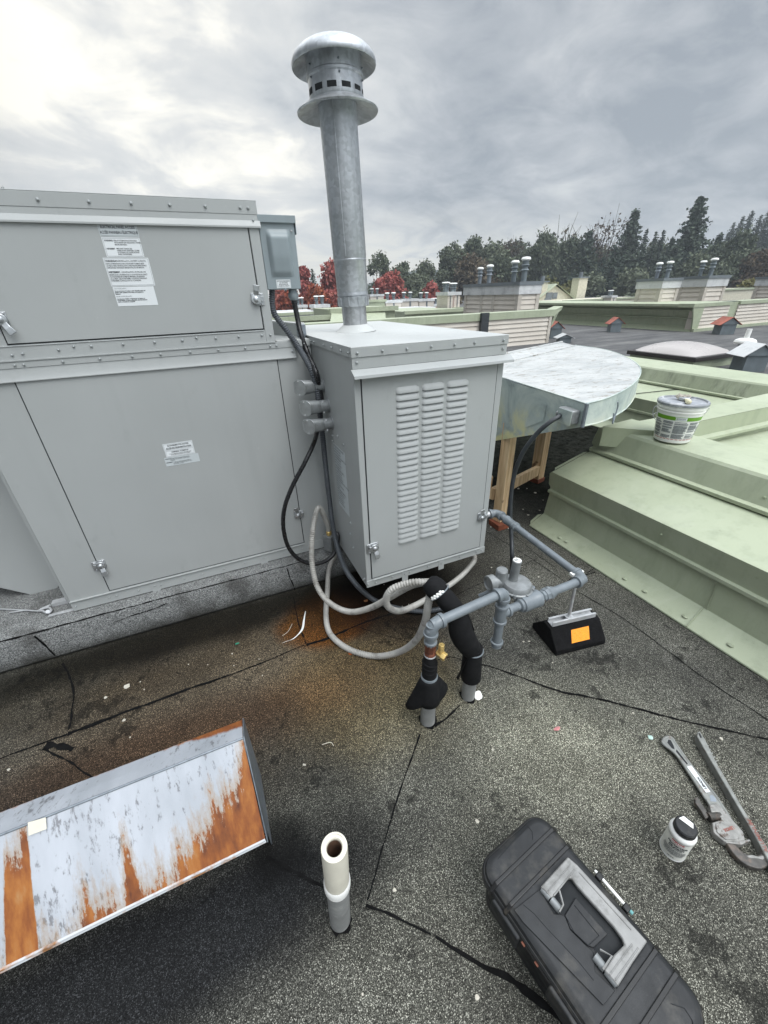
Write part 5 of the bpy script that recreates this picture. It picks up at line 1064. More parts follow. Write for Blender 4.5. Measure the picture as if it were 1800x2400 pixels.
back_=[pb0+Vector((0,0,H*0.70))+va*(r1+0.006)]+[pb0+Vector((0,0,H*0.60))+Vector((math.cos(R_(a)),math.sin(R_(a)),0))*(r1+0.004) for a in (-20,20,60,100,130)]
mb.tube(spline(back_),0.0022,8); mb.build('bail_handle',M['zinc'],pa_)
lt=pb0.z+H+0.0065
bru=thing('paint_brush','dried paint brush with ivory handle lying on the pail lid','paint brush',(pb0.x,pb0.y,lt))
bd=Vector((0.55,0.60,0)).normalized(); bs_=Vector((bd.y,-bd.x,0)); c0=Vector((pb0.x-0.035,pb0.y-0.045,lt+0.012))
mb=MB(); mb.tube([c0-bd*0.035,c0-bd*0.028,c0-bd*0.010,c0+bd*0.012,c0+bd*0.03,c0+bd*0.04],[0.006,0.013,0.0155,0.012,0.007,0.008],14); mb.build('handle',M['ivory'],bru,smooth=60)
mb=MB(); p=c0+bd*0.036; mb.add([p-bs_*0.018+Vector((0,0,-0.008)),p+bs_*0.018+Vector((0,0,-0.008)),p+bs_*0.033+bd*0.03+Vector((0,0,-0.008)),p-bs_*0.033+bd*0.03+Vector((0,0,-0.008)),p-bs_*0.018+Vector((0,0,0.008)),p+bs_*0.018+Vector((0,0,0.008)),p+bs_*0.033+bd*0.03+Vector((0,0,0.010)),p-bs_*0.033+bd*0.03+Vector((0,0,0.010))],[(3,2,1,0),(4,5,6,7),(0,1,5,4),(1,2,6,5),(2,3,7,6),(3,0,4,7)]); mb.build('ferrule',M['alu'],bru,bevel=0.002)
mb=MB(); random.seed(5)
for i in range(70):
    s_=random.uniform(-1,1); h=random.uniform(-0.009,0.012); q=p+bd*0.028+bs_*s_*0.032+Vector((0,0,h)); mb.tube([q,q+bd*random.uniform(0.035,0.055)+bs_*s_*0.008+Vector((0,0,random.uniform(-0.003,0.012)))],[0.0035,0.0018],5)
mb.build('bristles',M['brush'],bru,smooth=60)
# ================================================================== RUSTED HOOD
ho=thing('roof_vent_hood','rusted zinc sheet vent hood in the lower left with orange rust tongues','vent hood',(-0.128,0.708,0))
HX=-0.128; Hf=(0.708,0.150); Hd=(0.895,0.385); Hb=(1.008,0.325); XL=-1.7
mb=MB(); ths=0.0
def strip(a,b,sag=0.0,n=10):
    vs=[]
    for i in range(n+1):
        t=i/n; y=a[0]+(b[0]-a[0])*t; z=a[1]+(b[1]-a[1])*t
        for j in range(25): x=HX+(XL-HX)*j/24; vs.append((x,y,z+sag*math.sin(math.pi*t)*(0.6+0.8*noise.noise(Vector((x*2,t*2,3))))))
    mb.add(vs,[(i*25+j,i*25+j+1,(i+1)*25+j+1,(i+1)*25+j) for i in range(n) for j in range(24)])
strip(Hf,Hd,0.004); strip(Hd,Hb,0.003)
o=mb.build('cover_sheet',M['hood'],ho,smooth=30)
mb=MB(); mb.tube([(HX,Hd[0],Hd[1]-0.001),(XL,Hd[0],Hd[1]-0.001)],0.0035,8); mb.build('ridge_bead',M['galv_dark'],ho)
mb=MB(); mb.tube([(HX-0.001,Hf[0],Hf[1]-0.002),(XL,Hf[0],Hf[1]-0.002)],0.0045,8); mb.tube([(HX,Hf[0]-0.001,Hf[1]-0.012),(XL,Hf[0]-0.001,Hf[1]-0.012)],0.003,6); mb.build('front_hem',plain('rusty_hem',(0.30,0.14,0.05),0.6,var=0.5,vs=14,dirt=(0.5,0.52,0.54),dirt_s=6,dirt_lo=0.42,dirt_hi=0.5),ho)
mb=MB(); mb.prism([(HX+0.002,y,z) for y,z in ((Hf[0]-0.004,Hf[1]-0.016),(Hd[0],Hd[1]+0.004),(Hb[0]+0.004,Hb[1]+0.002),(Hb[0]-0.01,0.0),(0.757,0.0),(0.757,0.11))],(0.0035,0,0)); mb.build('end_sheet',M['galv_dark'],ho,bevel=0.001)
mb=MB(); mb.box((XL,0.80,0.0),(HX-0.004,1.03,0.20)); mb.build('kerb_box',M['galv_dark'],ho)
fa,fb_=G(68,1952,0.0),G(110,1975,0.0)
def onhood(px,py):
    r=ray(px,py); n=Vector((0,-(Hd[1]-Hf[1]),(Hd[0]-Hf[0]))); p0=Vector((0,Hf[0],Hf[1])); t=(p0-CAM).dot(n)/r.dot(n); return CAM+r*t+n.normalized()*0.006
mb=MB(); q=[onhood(68,1925),onhood(110,1913),onhood(112,1940),onhood(70,1956)]; mb.add(q,[(0,1,2,3)]); mb.build('white_sticker',M['pvc'],ho,smooth=0,solid=0.001)
# ================================================================== WHITE VENT PIPE
vp=thing('vent_pipe','grey roof vent pipe with white plastic coupling on top in the foreground','vent pipe',(0.026,0.479,0))
vx,vy=0.026,0.490; va_=Vector((0.045,-0.02,1)).normalized()
mb=MB(); mb.lathe([(0.030,0),(0.030,0.235)],(vx,vy,0),va_,36); mb.build('lower_pipe',M['abs'],vp)
mb=MB(); mb.lathe([(0.0305,0.228),(0.0345,0.230),(0.0352,0.245),(0.0345,0.262),(0.0325,0.266)],(vx,vy,0),va_,36); mb.build('collar',M['white'],vp)
mb=MB(); mb.lathe([(0.0322,0.255),(0.0322,0.432),(0.0312,0.440),(0.0265,0.441),(0.0260,0.4385),(0.0205,0.4385),(0.0185,0.436),(0.0180,0.430)],(vx,vy,0),va_,40); mb.build('coupling',M['pvc'],vp)
mb=MB(); mb.lathe([(0.0182,0.4335),(0.0178,0.30),(0,0.30)],(vx,vy,0),va_,32); mb.build('bore',M['pvc_in'],vp)
# ================================================================== TOOLBOX
far=Vector((0.530,0.398,0)); ul=Vector((0.14,-0.99,0)).normalized(); vr=Vector((0.99,0.14,0)).normalized()
TW,TL,TH=0.262,0.475,0.205
tc_=far+ul*(TL/2); TT=Matrix.Translation(tc_)@Matrix(((vr.x,-ul.x,0,0),(vr.y,-ul.y,0,0),(0,0,1,0),(0,0,0,1)))
tb=thing('toolbox','black plastic toolbox with brushed silver folding handle at the lower right','toolbox',tuple(tc_))
def rrect(w,l,r,n=6):
    pts=[]
    for cx,cy,a0 in ((w/2-r,l/2-r,0),(-w/2+r,l/2-r,90),(-w/2+r,-l/2+r,180),(w/2-r,-l/2+r,270)):
        for i in range(n+1): a=R_(a0+90*i/n); pts.append((cx+r*math.cos(a),cy+r*math.sin(a)))
    return pts
def loft(mb,layers,T):
    vs=[];n=len(layers[0][0])
    for pts,z in layers: vs+=[T@Vector((x,y,z)) for x,y in pts]
    fs=[]
    for j in range(len(layers)-1):
        for i in range(n): a=j*n+i; b=j*n+(i+1)%n; fs.append((a,b,b+n,a+n))
    fs.append(tuple(range(n-1,-1,-1))); fs.append(tuple((len(layers)-1)*n+i for i in range(n))); mb.add(vs,fs)
mb=MB(); loft(mb,[(rrect(TW-0.05,TL-0.05,0.03),0.0),(rrect(TW-0.03,TL-0.03,0.04),0.12),(rrect(TW-0.02,TL-0.02,0.045),0.158)],TT); mb.build('lower_shell',M['tbox'],tb,smooth=40)
mb=MB(); loft(mb,[(rrect(TW-0.004,TL-0.004,0.05),0.157),(rrect(TW,TL,0.052),0.160),(rrect(TW,TL,0.052),0.168),(rrect(TW-0.006,TL-0.006,0.05),0.170),(rrect(TW-0.006,TL-0.006,0.05),0.173),(rrect(TW,TL,0.052),0.175),(rrect(TW,TL,0.052),0.182),(rrect(TW-0.008,TL-0.008,0.048),0.186)],TT); mb.build('rim',M['tbox_rim'],tb,smooth=30)
mb=MB(); loft(mb,[(rrect(TW-0.010,TL-0.010,0.047),0.185),(rrect(TW-0.018,TL-0.018,0.043),0.196),(rrect(TW-0.040,TL-0.040,0.034),0.2035),(rrect(TW-0.052,TL-0.052,0.030),0.2045)],TT); lidt=mb.build('lid',M['tbox'],tb,smooth=30)
def tl(p): return TT.inverted()@Vector(p)
def band_(y0,y1,h=0.0035):
    mb=MB()
    for (a,b) in ((y0,y0+0.010),(y1-0.010,y1)):
        prof=[(-TW/2-0.003,0.158),(-TW/2-0.003,0.188),(-TW/2+0.016,0.2045+h),(TW/2-0.016,0.2045+h),(TW/2+0.003,0.188),(TW/2+0.003,0.158),(TW/2-0.012,0.158),(TW/2-0.02,0.19),(-TW/2+0.02,0.19),(-TW/2+0.012,0.158)]
        mb.prism([TT@Vector((x,a,z)) for x,z in prof],TT.to_3x3()@Vector((0,b-a,0)))
    return mb.build('lid_band',M['tbox_rim'],tb,bevel=0.0018)
yb1,yb2,yb3,yb4=[ (TL/2-d) for d in (0.058,0.118,0.350,0.405)]
band_(yb2,yb1); band_(yb4,yb3)
# raised side field left of the handle, sunken bay, centre pad with hexagon
def lpoly(name,pts,z0,z1,m,bev=0.0015,par=None):
    mb=MB(); q=[TT@Vector((x,y,z0)) for x,y in pts]; mb.prism(q,(0,0,z1-z0)); return mb.build(name,m,par or tb,bevel=bev)
W2=TW/2-0.026
PT=lambda px,py,z=0.209: tl(G(1100+px*0.42194,1850+py*0.42194,z))
def pl(pts,z=0.209): return [(PT(x,y,z).x,PT(x,y,z).y) for x,y in pts]
lpoly('handle_bay',pl([(545,378),(990,858),(820,1110),(730,1010),(700,900),(590,700),(470,690),(392,552)],0.205),0.2046,0.2054,M['gap'],0)
lpoly('lid_pad',pl([(590,602),(768,805),(690,880),(655,868),(560,775),(530,700)]),0.2047,0.2105,M['tbox'])
mb=MB(); hx=[TT@Vector((x,y,0.2108)) for x,y in pl([(583,645),(720,815),(660,868),(582,795),(540,715)])]; mb.tube(hx,0.0012,5,caps=False); mb.build('pad_groove',M['gap'],tb)
lpoly('lid_field',pl([(248,668),(392,552),(470,692),(505,690),(532,705),(562,780),(655,872),(690,900),(700,1010),(812,1118),(745,1200),(300,740)]),0.2047,0.2085,M['tbox'])
mb=MB(); q=[TT@Vector((x,y,0.2089)) for x,y in pl([(300,640),(360,690),(430,770),(610,960),(690,1060)])]; mb.tube(q,0.0008,4); mb.build('field_groove',M['gap'],tb)
# corner panel grooves at both ends
for pts in ([(160,385),(320,200),(350,235),(352,280)],[(1120,1190),(1195,1215),(1240,1285),(1250,1330)]):
    mb=MB(); q=[TT@Vector((x,y,0.2050)) for x,y in pl(pts,0.205)]; mb.tube(q,0.0010,4); mb.build('lid_groove',M['gap'],tb)
hnd=lpoly('handle',pl([(545,380),(600,428),(985,850),(905,965),(822,1100),(790,1060),(745,1010),(800,925),(858,868),(846,835),(800,770),(600,548),(565,500),(548,500),(505,552),(452,612),(425,580),(392,548)],0.215),0.2098,0.2225,M['handle'],0.003)
# raised ridges on the handle face
rg_=MB()
for a,b in (((560,420),(430,575)),((585,445),(470,590)),((905,860),(780,1030)),((940,880),(812,1060)),((610,460),(900,780))): rg_.tube([TT@Vector((*pl([a],0.2235)[0],0.2225)),TT@Vector((*pl([b],0.2235)[0],0.2225))],0.0018,6)
rg_.build('handle_rib',M['handle'],hnd)
for (a,b) in (((405,548),(505,672)),((697,925),(822,1085))):
    p0=TT@Vector((*pl([a],0.213)[0],0.2120)); p1=TT@Vector((*pl([b],0.213)[0],0.2120)); mb=MB(); mb.cyl(p0,p0.lerp(p1,0.46),0.0095,0.0095,16); mb.cyl(p0.lerp(p1,0.52),p1,0.0095,0.0095,16); mb.build('handle_pivot',M['alu_dull'],tb)
for tri in (((500,560),(522,640),(500,680)),((726,890),(792,925),(742,1000))):
    mb=MB(); q=[TT@Vector((*pl([p],0.222)[0],0.2215)) for p in tri]; mb.tube(q,0.0024,6); mb.build('pivot_brace',M['handle'],tb)
# side latches (right side) and pencil in the slot
for d in (0.20,0.275):
    mb=MB(); mb.box((TW/2-0.006,TL/2-d-0.008,0.150),(TW/2+0.012,TL/2-d+0.008,0.200),TT); mb.build('latch_lug',M['tbox_rim'],tb,bevel=0.003)
for y in (TL/2-0.30,TL/2-0.12):
    mb=MB(); mb.box((-TW/2-0.010,y-0.045,0.115),(-TW/2+0.003,y+0.045,0.178),TT); mb.build('side_latch',M['tbox'],tb,bevel=0.004)
for y in (TL/2-0.175,TL/2-0.215):
    mb=MB(); mb.box((-TW/2-0.0045,y-0.006,0.170),(-TW/2+0.001,y+0.004,0.175),TT); mb.build('hinge_pin',M['rustpipe'],tb)
pen=thing('marker_pen','white marker pen with teal cap tucked along the toolbox edge','pen',tuple(TT@Vector((TW/2+0.008,TL/2-0.2,0.19))))
pa1=TT@Vector((TW/2+0.006,TL/2-0.185,0.193)); pa2=TT@Vector((TW/2+0.006,TL/2-0.268,0.193)); pa3=TT@Vector((TW/2+0.006,TL/2-0.290,0.193))
mb=MB(); mb.tube([pa1,pa1.lerp(pa2,0.05),pa2],[0.0025,0.0042,0.0042],12); mb.build('barrel',M['white'],pen)
mb=MB(); mb.tube([pa2,pa3],[0.0048,0.0048],12); mb.build('pen_cap',plain('teal_cap',(0.12,0.30,0.30),0.4),pen)
# ================================================================== BOTTLE
bo=Vector((1.055,0.203,0)); bh=0.132
bt=thing('compound_bottle','white plastic bottle with black cap and red label flash standing beside the wrenches','bottle',tuple(bo))
br_=0.0355; BA=Vector((-0.05,0.0,1)).normalized()
mb=MB(); mb.lathe([(0,0),(br_-0.004,0),(br_,0.004),(br_,0.010),(br_-0.001,0.012),(br_-0.001,bh-0.020),(br_,bh-0.018),(br_+0.0005,bh-0.010),(br_-0.004,bh-0.002),(br_-0.010,bh+0.001),(0.0265,bh+0.002),(0,bh+0.002)],bo,BA,44); mb.build('bottle_body',M['white'],bt)
mb=MB(); mb.lathe([(0.029,bh+0.0015),(0.030,bh+0.004),(0.0295,bh+0.020),(0.026,bh+0.0235),(0,bh+0.0245)],bo,BA,36); mb.build('bottle_cap',M['tbox'],bt)
ct=bo+BA*(bh+0.0249); a=Vector((-0.78,0.63,0)).normalized(); a=Vector((0.30,-0.95,0)); b=Vector((0.95,0.30,0)); mb=MB(); q=[ct-a*0.022+b*0.006,ct+a*0.016+b*0.006,ct+a*0.012+b*0.021,ct-a*0.014+b*0.023]; mb.add(q,[(0,1,2,3)]); mb.build('cap_sticker',M['white'],bt,smooth=0,solid=0.0004)
bm_=M['ink']
def bq(mb,a0,a1,z0,z1,out=0.0006,n=8):
    u=Vector((1,0,0)); u=(u-BA*u.dot(BA)).normalized(); v=BA.cross(u); vs=[]
    for i in range(n+1):
        a=R_(a0+(a1-a0)*i/n)
        for z in (z0,z1): vs.append(bo+BA*z+(u*math.cos(a)+v*math.sin(a))*(br_-0.001+out))
    mb.add(vs,[(2*i,2*i+2,2*i+3,2*i+1) for i in range(n)])
mb=MB(); bq(mb,-240,-80,0.0125,bh-0.0205,0.0003,24); mb.build('label_sheet',plain('bottle_label',(0.80,0.80,0.74),0.4,var=0.03),bt)
mb=MB(); bq(mb,-188,-132,bh-0.0385,bh-0.0255); rl=mb.build('red_flash',M['red'],bt)
mb=MB(); bq(mb,-240,-80,bh-0.0215,bh-0.0205,0.0008,24); bq(mb,-240,-80,0.0125,0.0133,0.0008,24); mb.build('label_edge_line',M['ink'],bt)
def wrap_text(txt,size,ctr,z,m,name,bold=0.0004,sx=0.85,out=0.0010,align='CENTER'):
    u=Vector((1,0,0)); u=(u-BA*u.dot(BA)).normalized(); v=BA.cross(u)
    o=text_mb(txt,size,m,bt,ORG[bt],(1,0,0),(0,0,1),name,align,bold,sx)
    for vt in o.data.vertices:
        x,zz=vt.co.x,vt.co.z; a=R_(ctr)+x/br_; vt.co=BA*(z+zz)+(u*math.cos(a)+v*math.sin(a))*(br_-0.001+out)
wrap_text('MASTERS',0.0095,-160,bh-0.0355,M['white'],'red_flash_lettering',0.0005,0.95,0.0013)
wrap_text('PROTECTEUR',0.0100,-156,bh-0.050,M['ink'],'label_lettering',0.0006,0.9)
wrap_text('DE JOINTS',0.0100,-156,bh-0.0605,M['ink'],'label_lettering',0.0006,0.9)
wrap_text('PIPE JOINT COMPOUND',0.0042,-160,bh-0.0665,M['ink_g'],'label_lettering')
wrap_text('\n'.join(['POUR USAGE SUR LES FILETS DE TUYAUX','EAU GAZ VAPEUR AIR PROPANE NATUREL','APPLIQUER SUR LE FILET MALE SEULEMENT','CAUTION KEEP OUT OF REACH OF CHILDREN','ATTENTION GARDER HORS DE PORTEE','NE PAS AVALER EVITER LE CONTACT','AVEC LES YEUX BIEN AGITER AVANT']),0.0042,-160,bh-0.074,M['ink_g'],'label_lettering',0.0002,0.8)
wrap_text('NET 473 mL',0.004,-160,0.018,M['ink'],'label_lettering')
# ================================================================== WRENCHES
def wp(px,py,z=0.012): return G(1400+px*0.2411,1650+py*0.2411,z)
wr=thing('pipe_wrench','alloy pipe wrench lying flat with its toothed hook jaw towards the right edge','pipe wrench',tuple(wp(1100,1000,0)))
def flat(name,pts,z0,z1,m,par,bev=0.002):
    mb=MB(); a=[wp(x,y,z1) for x,y in pts]; mb.prism([Vector((p.x,p.y,z0)) for p in a],(0,0,z1-z0)); return mb.build(name,m,par,bevel=bev)
zt1=0.028
hl=[(690,322),(725,332),(748,360),(900,585),(1130,868),(1215,985),(1290,1110),(1130,1130),(1088,980),(1060,930),(870,640),(760,480),(640,380),(645,345)]
flat('handle_web',hl,0.008,0.019,M['tool'],wr,0.002)
mb=MB(); loop=[(1060,930),(870,640),(760,485),(645,392),(640,352),(668,326),(705,322),(738,345),(760,385),(905,590),(1130,868),(1290,1110)]
mb.tube(spline([wp(x,y,0.016) for x,y in loop],5),0.0052,10); mb.build('handle_rim',M['tool'],wr)
flat('hang_hole',[(690,345),(715,352),(740,400),(752,440),(725,430),(680,375)],0.0192,0.0196,M['gap'],wr,0)
flat('hang_slot',[(770,440),(880,580),(872,590),(765,462)],0.0192,0.0196,M['gap'],wr,0)
pl_=flat('name_plate',[(872,608),(915,598),(1098,852),(1058,860)],0.0192,0.0205,M['paper'],wr,0)
pA,pB=wp(1062,838,0.021),wp(905,612,0.021); uxx=(pB-pA).normalized(); nz_=Vector((0,0,1)); uyy=nz_.cross(uxx)
text_mb('LENOX',0.0115,M['ink'],wr,pA+uyy*(-0.0045)+uxx*0.004,uxx,uyy,'name_lettering','LEFT',0.0006,1.05)
flat('handle_pocket',[(1092,890),(1120,882),(1150,915),(1160,950),(1100,945)],0.0192,0.0197,M['galv_dark'],wr,0)
flat('housing',[(1088,975),(1160,960),(1215,1010),(1420,1240),(1440,1330),(1395,1330),(1240,1338),(1130,1250),(1115,1150),(1180,1130),(1210,1125),(1175,1050),(1110,1055)],0.004,0.030,M['tool_dirty'],wr,0.003)
flat('housing_boss',[(1150,1160),(1215,1150),(1350,1225),(1385,1300),(1350,1318),(1250,1318),(1165,1245)],0.030,0.0335,M['tool_dirty'],wr,0.002)
tpp=wp(1345,1215,0.0342); uu=(wp(1225,1255,0.0342)-tpp).normalized(); text_mb('LENOX',0.0115,M['red_w'],wr,tpp+Vector((0,0,1)).cross(uu)*(-0.009)+uu*0.002,uu,Vector((0,0,1)).cross(uu),'cast_lettering','LEFT',0.0006,1.0)
flat('heel_jaw',[(1395,1330),(1480,1312),(1490,1330),(1400,1368),(1255,1348),(1240,1335)],0.006,0.028,M['tool_dirty'],wr,0.0015)
# hook jaw: shank with teeth on the far side and the curved hook
mb=MB(); hk=[(1265,1345),(1330,1430),(1400,1500),(1470,1535),(1540,1550),(1600,1530),(1625,1490)]
q=spline([wp(x,y,0.014) for x,y in hk],5); vs=[];n=len(q)
for i,p in enumerate(q):
    t=(q[min(i+1,n-1)]-q[max(0,i-1)]).normalized(); s_=Vector((-t.y,t.x,0)); w_=0.011+0.006*math.sin(math.pi*i/(n-1))
    vs+=[p+s_*w_+Vector((0,0,-0.010)),p-s_*w_+Vector((0,0,-0.010)),p-s_*w_+Vector((0,0,0.010)),p+s_*w_+Vector((0,0,0.010))]
fs=[(4*i+k,4*i+(k+1)%4,4*i+4+(k+1)%4,4*i+4+k) for i in range(n-1) for k in range(4)]+[(3,2,1,0),(4*n-4,4*n-3,4*n-2,4*n-1)]
mb.add(vs,fs); mb.build('hook_jaw',M['tool_iron'],wr,bevel=0.003)
flat('jaw_tooth_pad',[(1450,1472),(1500,1462),(1560,1478),(1620,1468),(1630,1500),(1610,1512),(1560,1502),(1470,1492)],0.010,0.026,M['tool_dirty'],wr,0.002)
flat('shank',[(955,912),(978,905),(1078,1060),(1085,1100),(1062,1108),(950,958)],0.006,0.022,M['tool_iron'],wr,0.002)
mb=MB()
for i in range(12):
    t=i/11; a=wp(965+ (1075-965)*t+0,915+(1085-915)*t,0.019); b=wp(942+(1045-942)*t,928+(1110-928)*t,0.019); mb.tube([a,b],0.0028,5)
mb.build('shank_teeth',M['tool_iron'],wr,smooth=0)
mb=MB(); a,b=wp(1080,1095,0.018),wp(1195,1085,0.018); q=resample([a,b],0.002); mb.tube(q,[0.0135 if i%2 else 0.0125 for i in range(len(q))],18); mb.build('knurled_nut',M['tool_iron'],wr)
w2=thing('long_wrench','second alloy wrench lying parallel and running out of the right edge','pipe wrench',tuple(wp(1300,900,0)))
def flat2(name,pts,z0,z1,m,bev=0.002):
    return flat(name,pts,z0,z1,m,w2,bev)
flat2('handle_beam',[(975,268),(1000,262),(1020,300),(1050,345),(1145,540),(1400,985),(1660,1400),(1900,1785),(1850,1830),(1640,1480),(1540,1290),(1110,560),(968,310)],0.0,0.034,M['tool'],0.003)
flat2('end_hole',[(982,285),(998,282),(1018,325),(1002,330)],0.0341,0.0346,M['gap'],0)
for k in range(6):
    a=(1030+k*22,370+k*37); flat2('grip_rib',[(a[0],a[1]),(a[0]+25,a[1]-10),(a[0]+30,a[1]+0),(a[0]+5,a[1]+10)],0.0341,0.0350,M['tool'],0)
tA=wp(1640,1440,0.0352); tB=wp(1440,1080,0.0352); uu=(tB-tA).normalized(); vv=Vector((0,0,1)).cross(uu)
text_mb('ALUMINUM',0.0165,M['red_w'],w2,tA+vv*(-0.009)+uu*0.0,uu,vv,'cast_lettering','LEFT',0.0003,1.05)
flat2('wrench_head',[(1850,1830),(1900,1785),(2050,1950),(2000,2120),(1850,1980)],0.0,0.036,M['alu_dull'])
# black mark under the bottle
# ================================================================== SMALL LITTER on the roof
def chip(px,py,r,m,label,cat,z=0.004,group=None,name='litter_flake',th=0.0025,rot=0,el=1.0):
    c=G(px,py,z); mb=MB(); n=9; a0=random.random()*6; top=[]
    for i in range(n):
        a=a0+2*math.pi*i/n; q=r*(0.7+0.5*random.random()); top.append(Vector((c.x+q*math.cos(a)*el,c.y+q*math.sin(a)/el,c.z+random.uniform(0,0.003))))
    mb.prism([Vector((c.x+(v.x-c.x)*0.75,c.y+(v.y-c.y)*0.75,v.z)) for v in top],(0,0,-th)); o=mb.build(name,m,origin=c,smooth=0); return tag(o,label,cat,group)
random.seed(21)
M['flake']=plain('pale_flake',(0.50,0.47,0.40),0.8,var=0.15,vs=90)
FL='small pale flake lying loose on the granulated roofing'; FG='pale flakes scattered on the roofing'
chip(298,1609,0.020,M['flake'],'largest pale square flake lying left of the burner cabinet','flake',name='pale_flake')
for (px,py,r) in ((247,1635,0.009),(329,1598,0.004),(338,1616,0.004),(290,1688,0.009),(305,1728,0.004),(442,1557,0.004),(607,1545,0.004),(615,1583,0.004),(20,1804,0.007),(544,1532,0.005),(548,1560,0.004),(487,1558,0.003),(1118,1925,0.009),(1118,2338,0.008),(925,2086,0.008),(850,2330,0.004),(1484,1671,0.006),(712,1792,0.005),(715,1793,0.004),(1227,1504,0.007),(1240,1503,0.006),(1262,1352,0.007),(1295,1553,0.005),(1690,1731,0.009),(1155,1757,0.006),(900,1370,0.004),(1040,1420,0.004),(1215,1145,0.012),(1255,1155,0.016),(1235,1145,0.008),(1273,1172,0.008),(1238,1207,0.013),(1226,1194,0.008),(1192,1238,0.012),(1265,1196,0.012),(1150,1235,0.008),(1152,1330,0.006),(1208,1305,0.005)):
    chip(px,py,r,M['flake'],FL,'flake',group=FG)
chip(556,1508,0.010,plain('green_stub',(0.02,0.22,0.14),0.4),'tiny green plastic stub on the roofing','plastic stub',name='plastic_stub',el=1.6,th=0.004)
chip(1305,1708,0.014,plain('pink_scrap',(0.50,0.20,0.20),0.6,var=0.3,vs=60),'crumpled pink scrap on the roofing','scrap',name='pink_scrap',el=1.4)
chip(1525,1728,0.012,plain('mint_scrap',(0.42,0.58,0.52),0.6,var=0.2,vs=60),'pale mint paint scrap near the wrench handle','scrap',name='mint_scrap')
chip(820,1528,0.020,plain('dead_leaf',(0.36,0.09,0.02),0.6,var=0.4,vs=50),'orange brown dead leaf under the lowest hose loop','leaf',name='dead_leaf',el=0.7)
for (px,py,l) in ((792,1422,'dry tan leaf scrap on the orange rust stain'),(858,1408,'dry tan leaf scrap inside the hose loop')): chip(px,py,0.014,plain('tan_leaf',(0.38,0.17,0.07),0.7,var=0.4,vs=50),l,'leaf',name='leaf_scrap',el=1.3)
# white tape strip
tp_=spline([G(x,y,0.008) for x,y in ((662,1507),(690,1495),(708,1475),(712,1455),(716,1432))],6); mb=MB(); vs=[];n=len(tp_)
for i,p in enumerate(tp_):
    w_=0.006*(0.3+0.8*math.sin(math.pi*i/(n-1))); vs+=[p+Vector((w_,0,0.002*math.sin(i))),p-Vector((w_,0,0))]
mb.add(vs,[(2*i,2*i+1,2*i+3,2*i+2) for i in range(n-1)]); o=mb.build('tape_strip',M['white'],origin=tp_[0],solid=0.001); tag(o,'torn white tape strip curling on the stained roofing','tape')
for pts,l in ((((662,1490),(675,1480),(685,1462)),'thin curled pale fibre beside the white tape strip'),(((755,1745),(775,1740),(782,1748)),'thin pale fibre right of the hood'),(((942,1420),(955,1428),(958,1415)),'thin white wire snip inside the hose loop'),(((1195,1327),(1210,1326),(1225,1328)),'thin pale fibre behind the regulator')):
    q=spline([G(x,y,0.004) for x,y in pts],6); mb=MB(); mb.tube(q,0.0013,5); o=mb.build('fibre_scrap',M['flake'],origin=q[0]); tag(o,l,'fibre')
# white plastic plate leaning at the stub
c=G(1122,1636,0.0); mb=MB(); T=Matrix.Translation(c+Vector((0.0,0.0,0.004)))@Matrix.Rotation(R_(35),4,'X'); mb.prism([T@Vector((x,y,0)) for x,y in ((-0.018,-0.002),(-0.006,-0.010),(0.012,-0.008),(0.018,0.0),(0.018,0.018),(0.012,0.026),(-0.016,0.026),(-0.020,0.012))],T.to_3x3()@Vector((0,0,0.004))); o=mb.build('plastic_plate',M['white'],origin=c,bevel=0.001); tag(o,'bright white plastic plate lying against the foam wrapped pipe stub','plastic plate')
# ================================================================== MIDDLE DISTANCE ROOF THINGS
g0=G(1620,868,0); sx,sy=g0.x,g0.y; zf=ZXY(1623,848,sx,sy); gl_=G(1460,832,zf); gr_=G(1686,836,zf); zdark=0.06
sk=thing('skylight','domed acrylic skylight on a pale green kerb beyond the parapets','skylight',(sx,sy,0))
SX1=gr_.x; SY1=gl_.y
mb=MB(); mb.prism([(sx,sy,0),(sx+1.35,sy,0),(sx+1.35,SY1,0),(sx,SY1,0)],(0,0,zf)); mb.build('skylight_kerb',M['green'],sk)
mb=MB(); mb.box((sx-0.06,sy-0.06,zf),(sx+1.41,SY1+0.06,zf+0.09)); mb.build('frame',M['bronze'],sk,bevel=0.015)
mb=MB(); vs=[];n=14
for j in range(n+1):
    for i in range(n+1):
        u=i/n;v=j/n; h=0.20*(1-(2*u-1)**2)**0.55*(1-(2*v-1)**2)**0.55; vs.append((sx+0.02+1.31*u,sy+0.02+(SY1-sy-0.04)*v,zf+0.09+h))
mb.add(vs,[(j*(n+1)+i,j*(n+1)+i+1,(j+1)*(n+1)+i+1,(j+1)*(n+1)+i) for j in range(n) for i in range(n)]); mb.build('dome',M['dome'],sk,smooth=80)
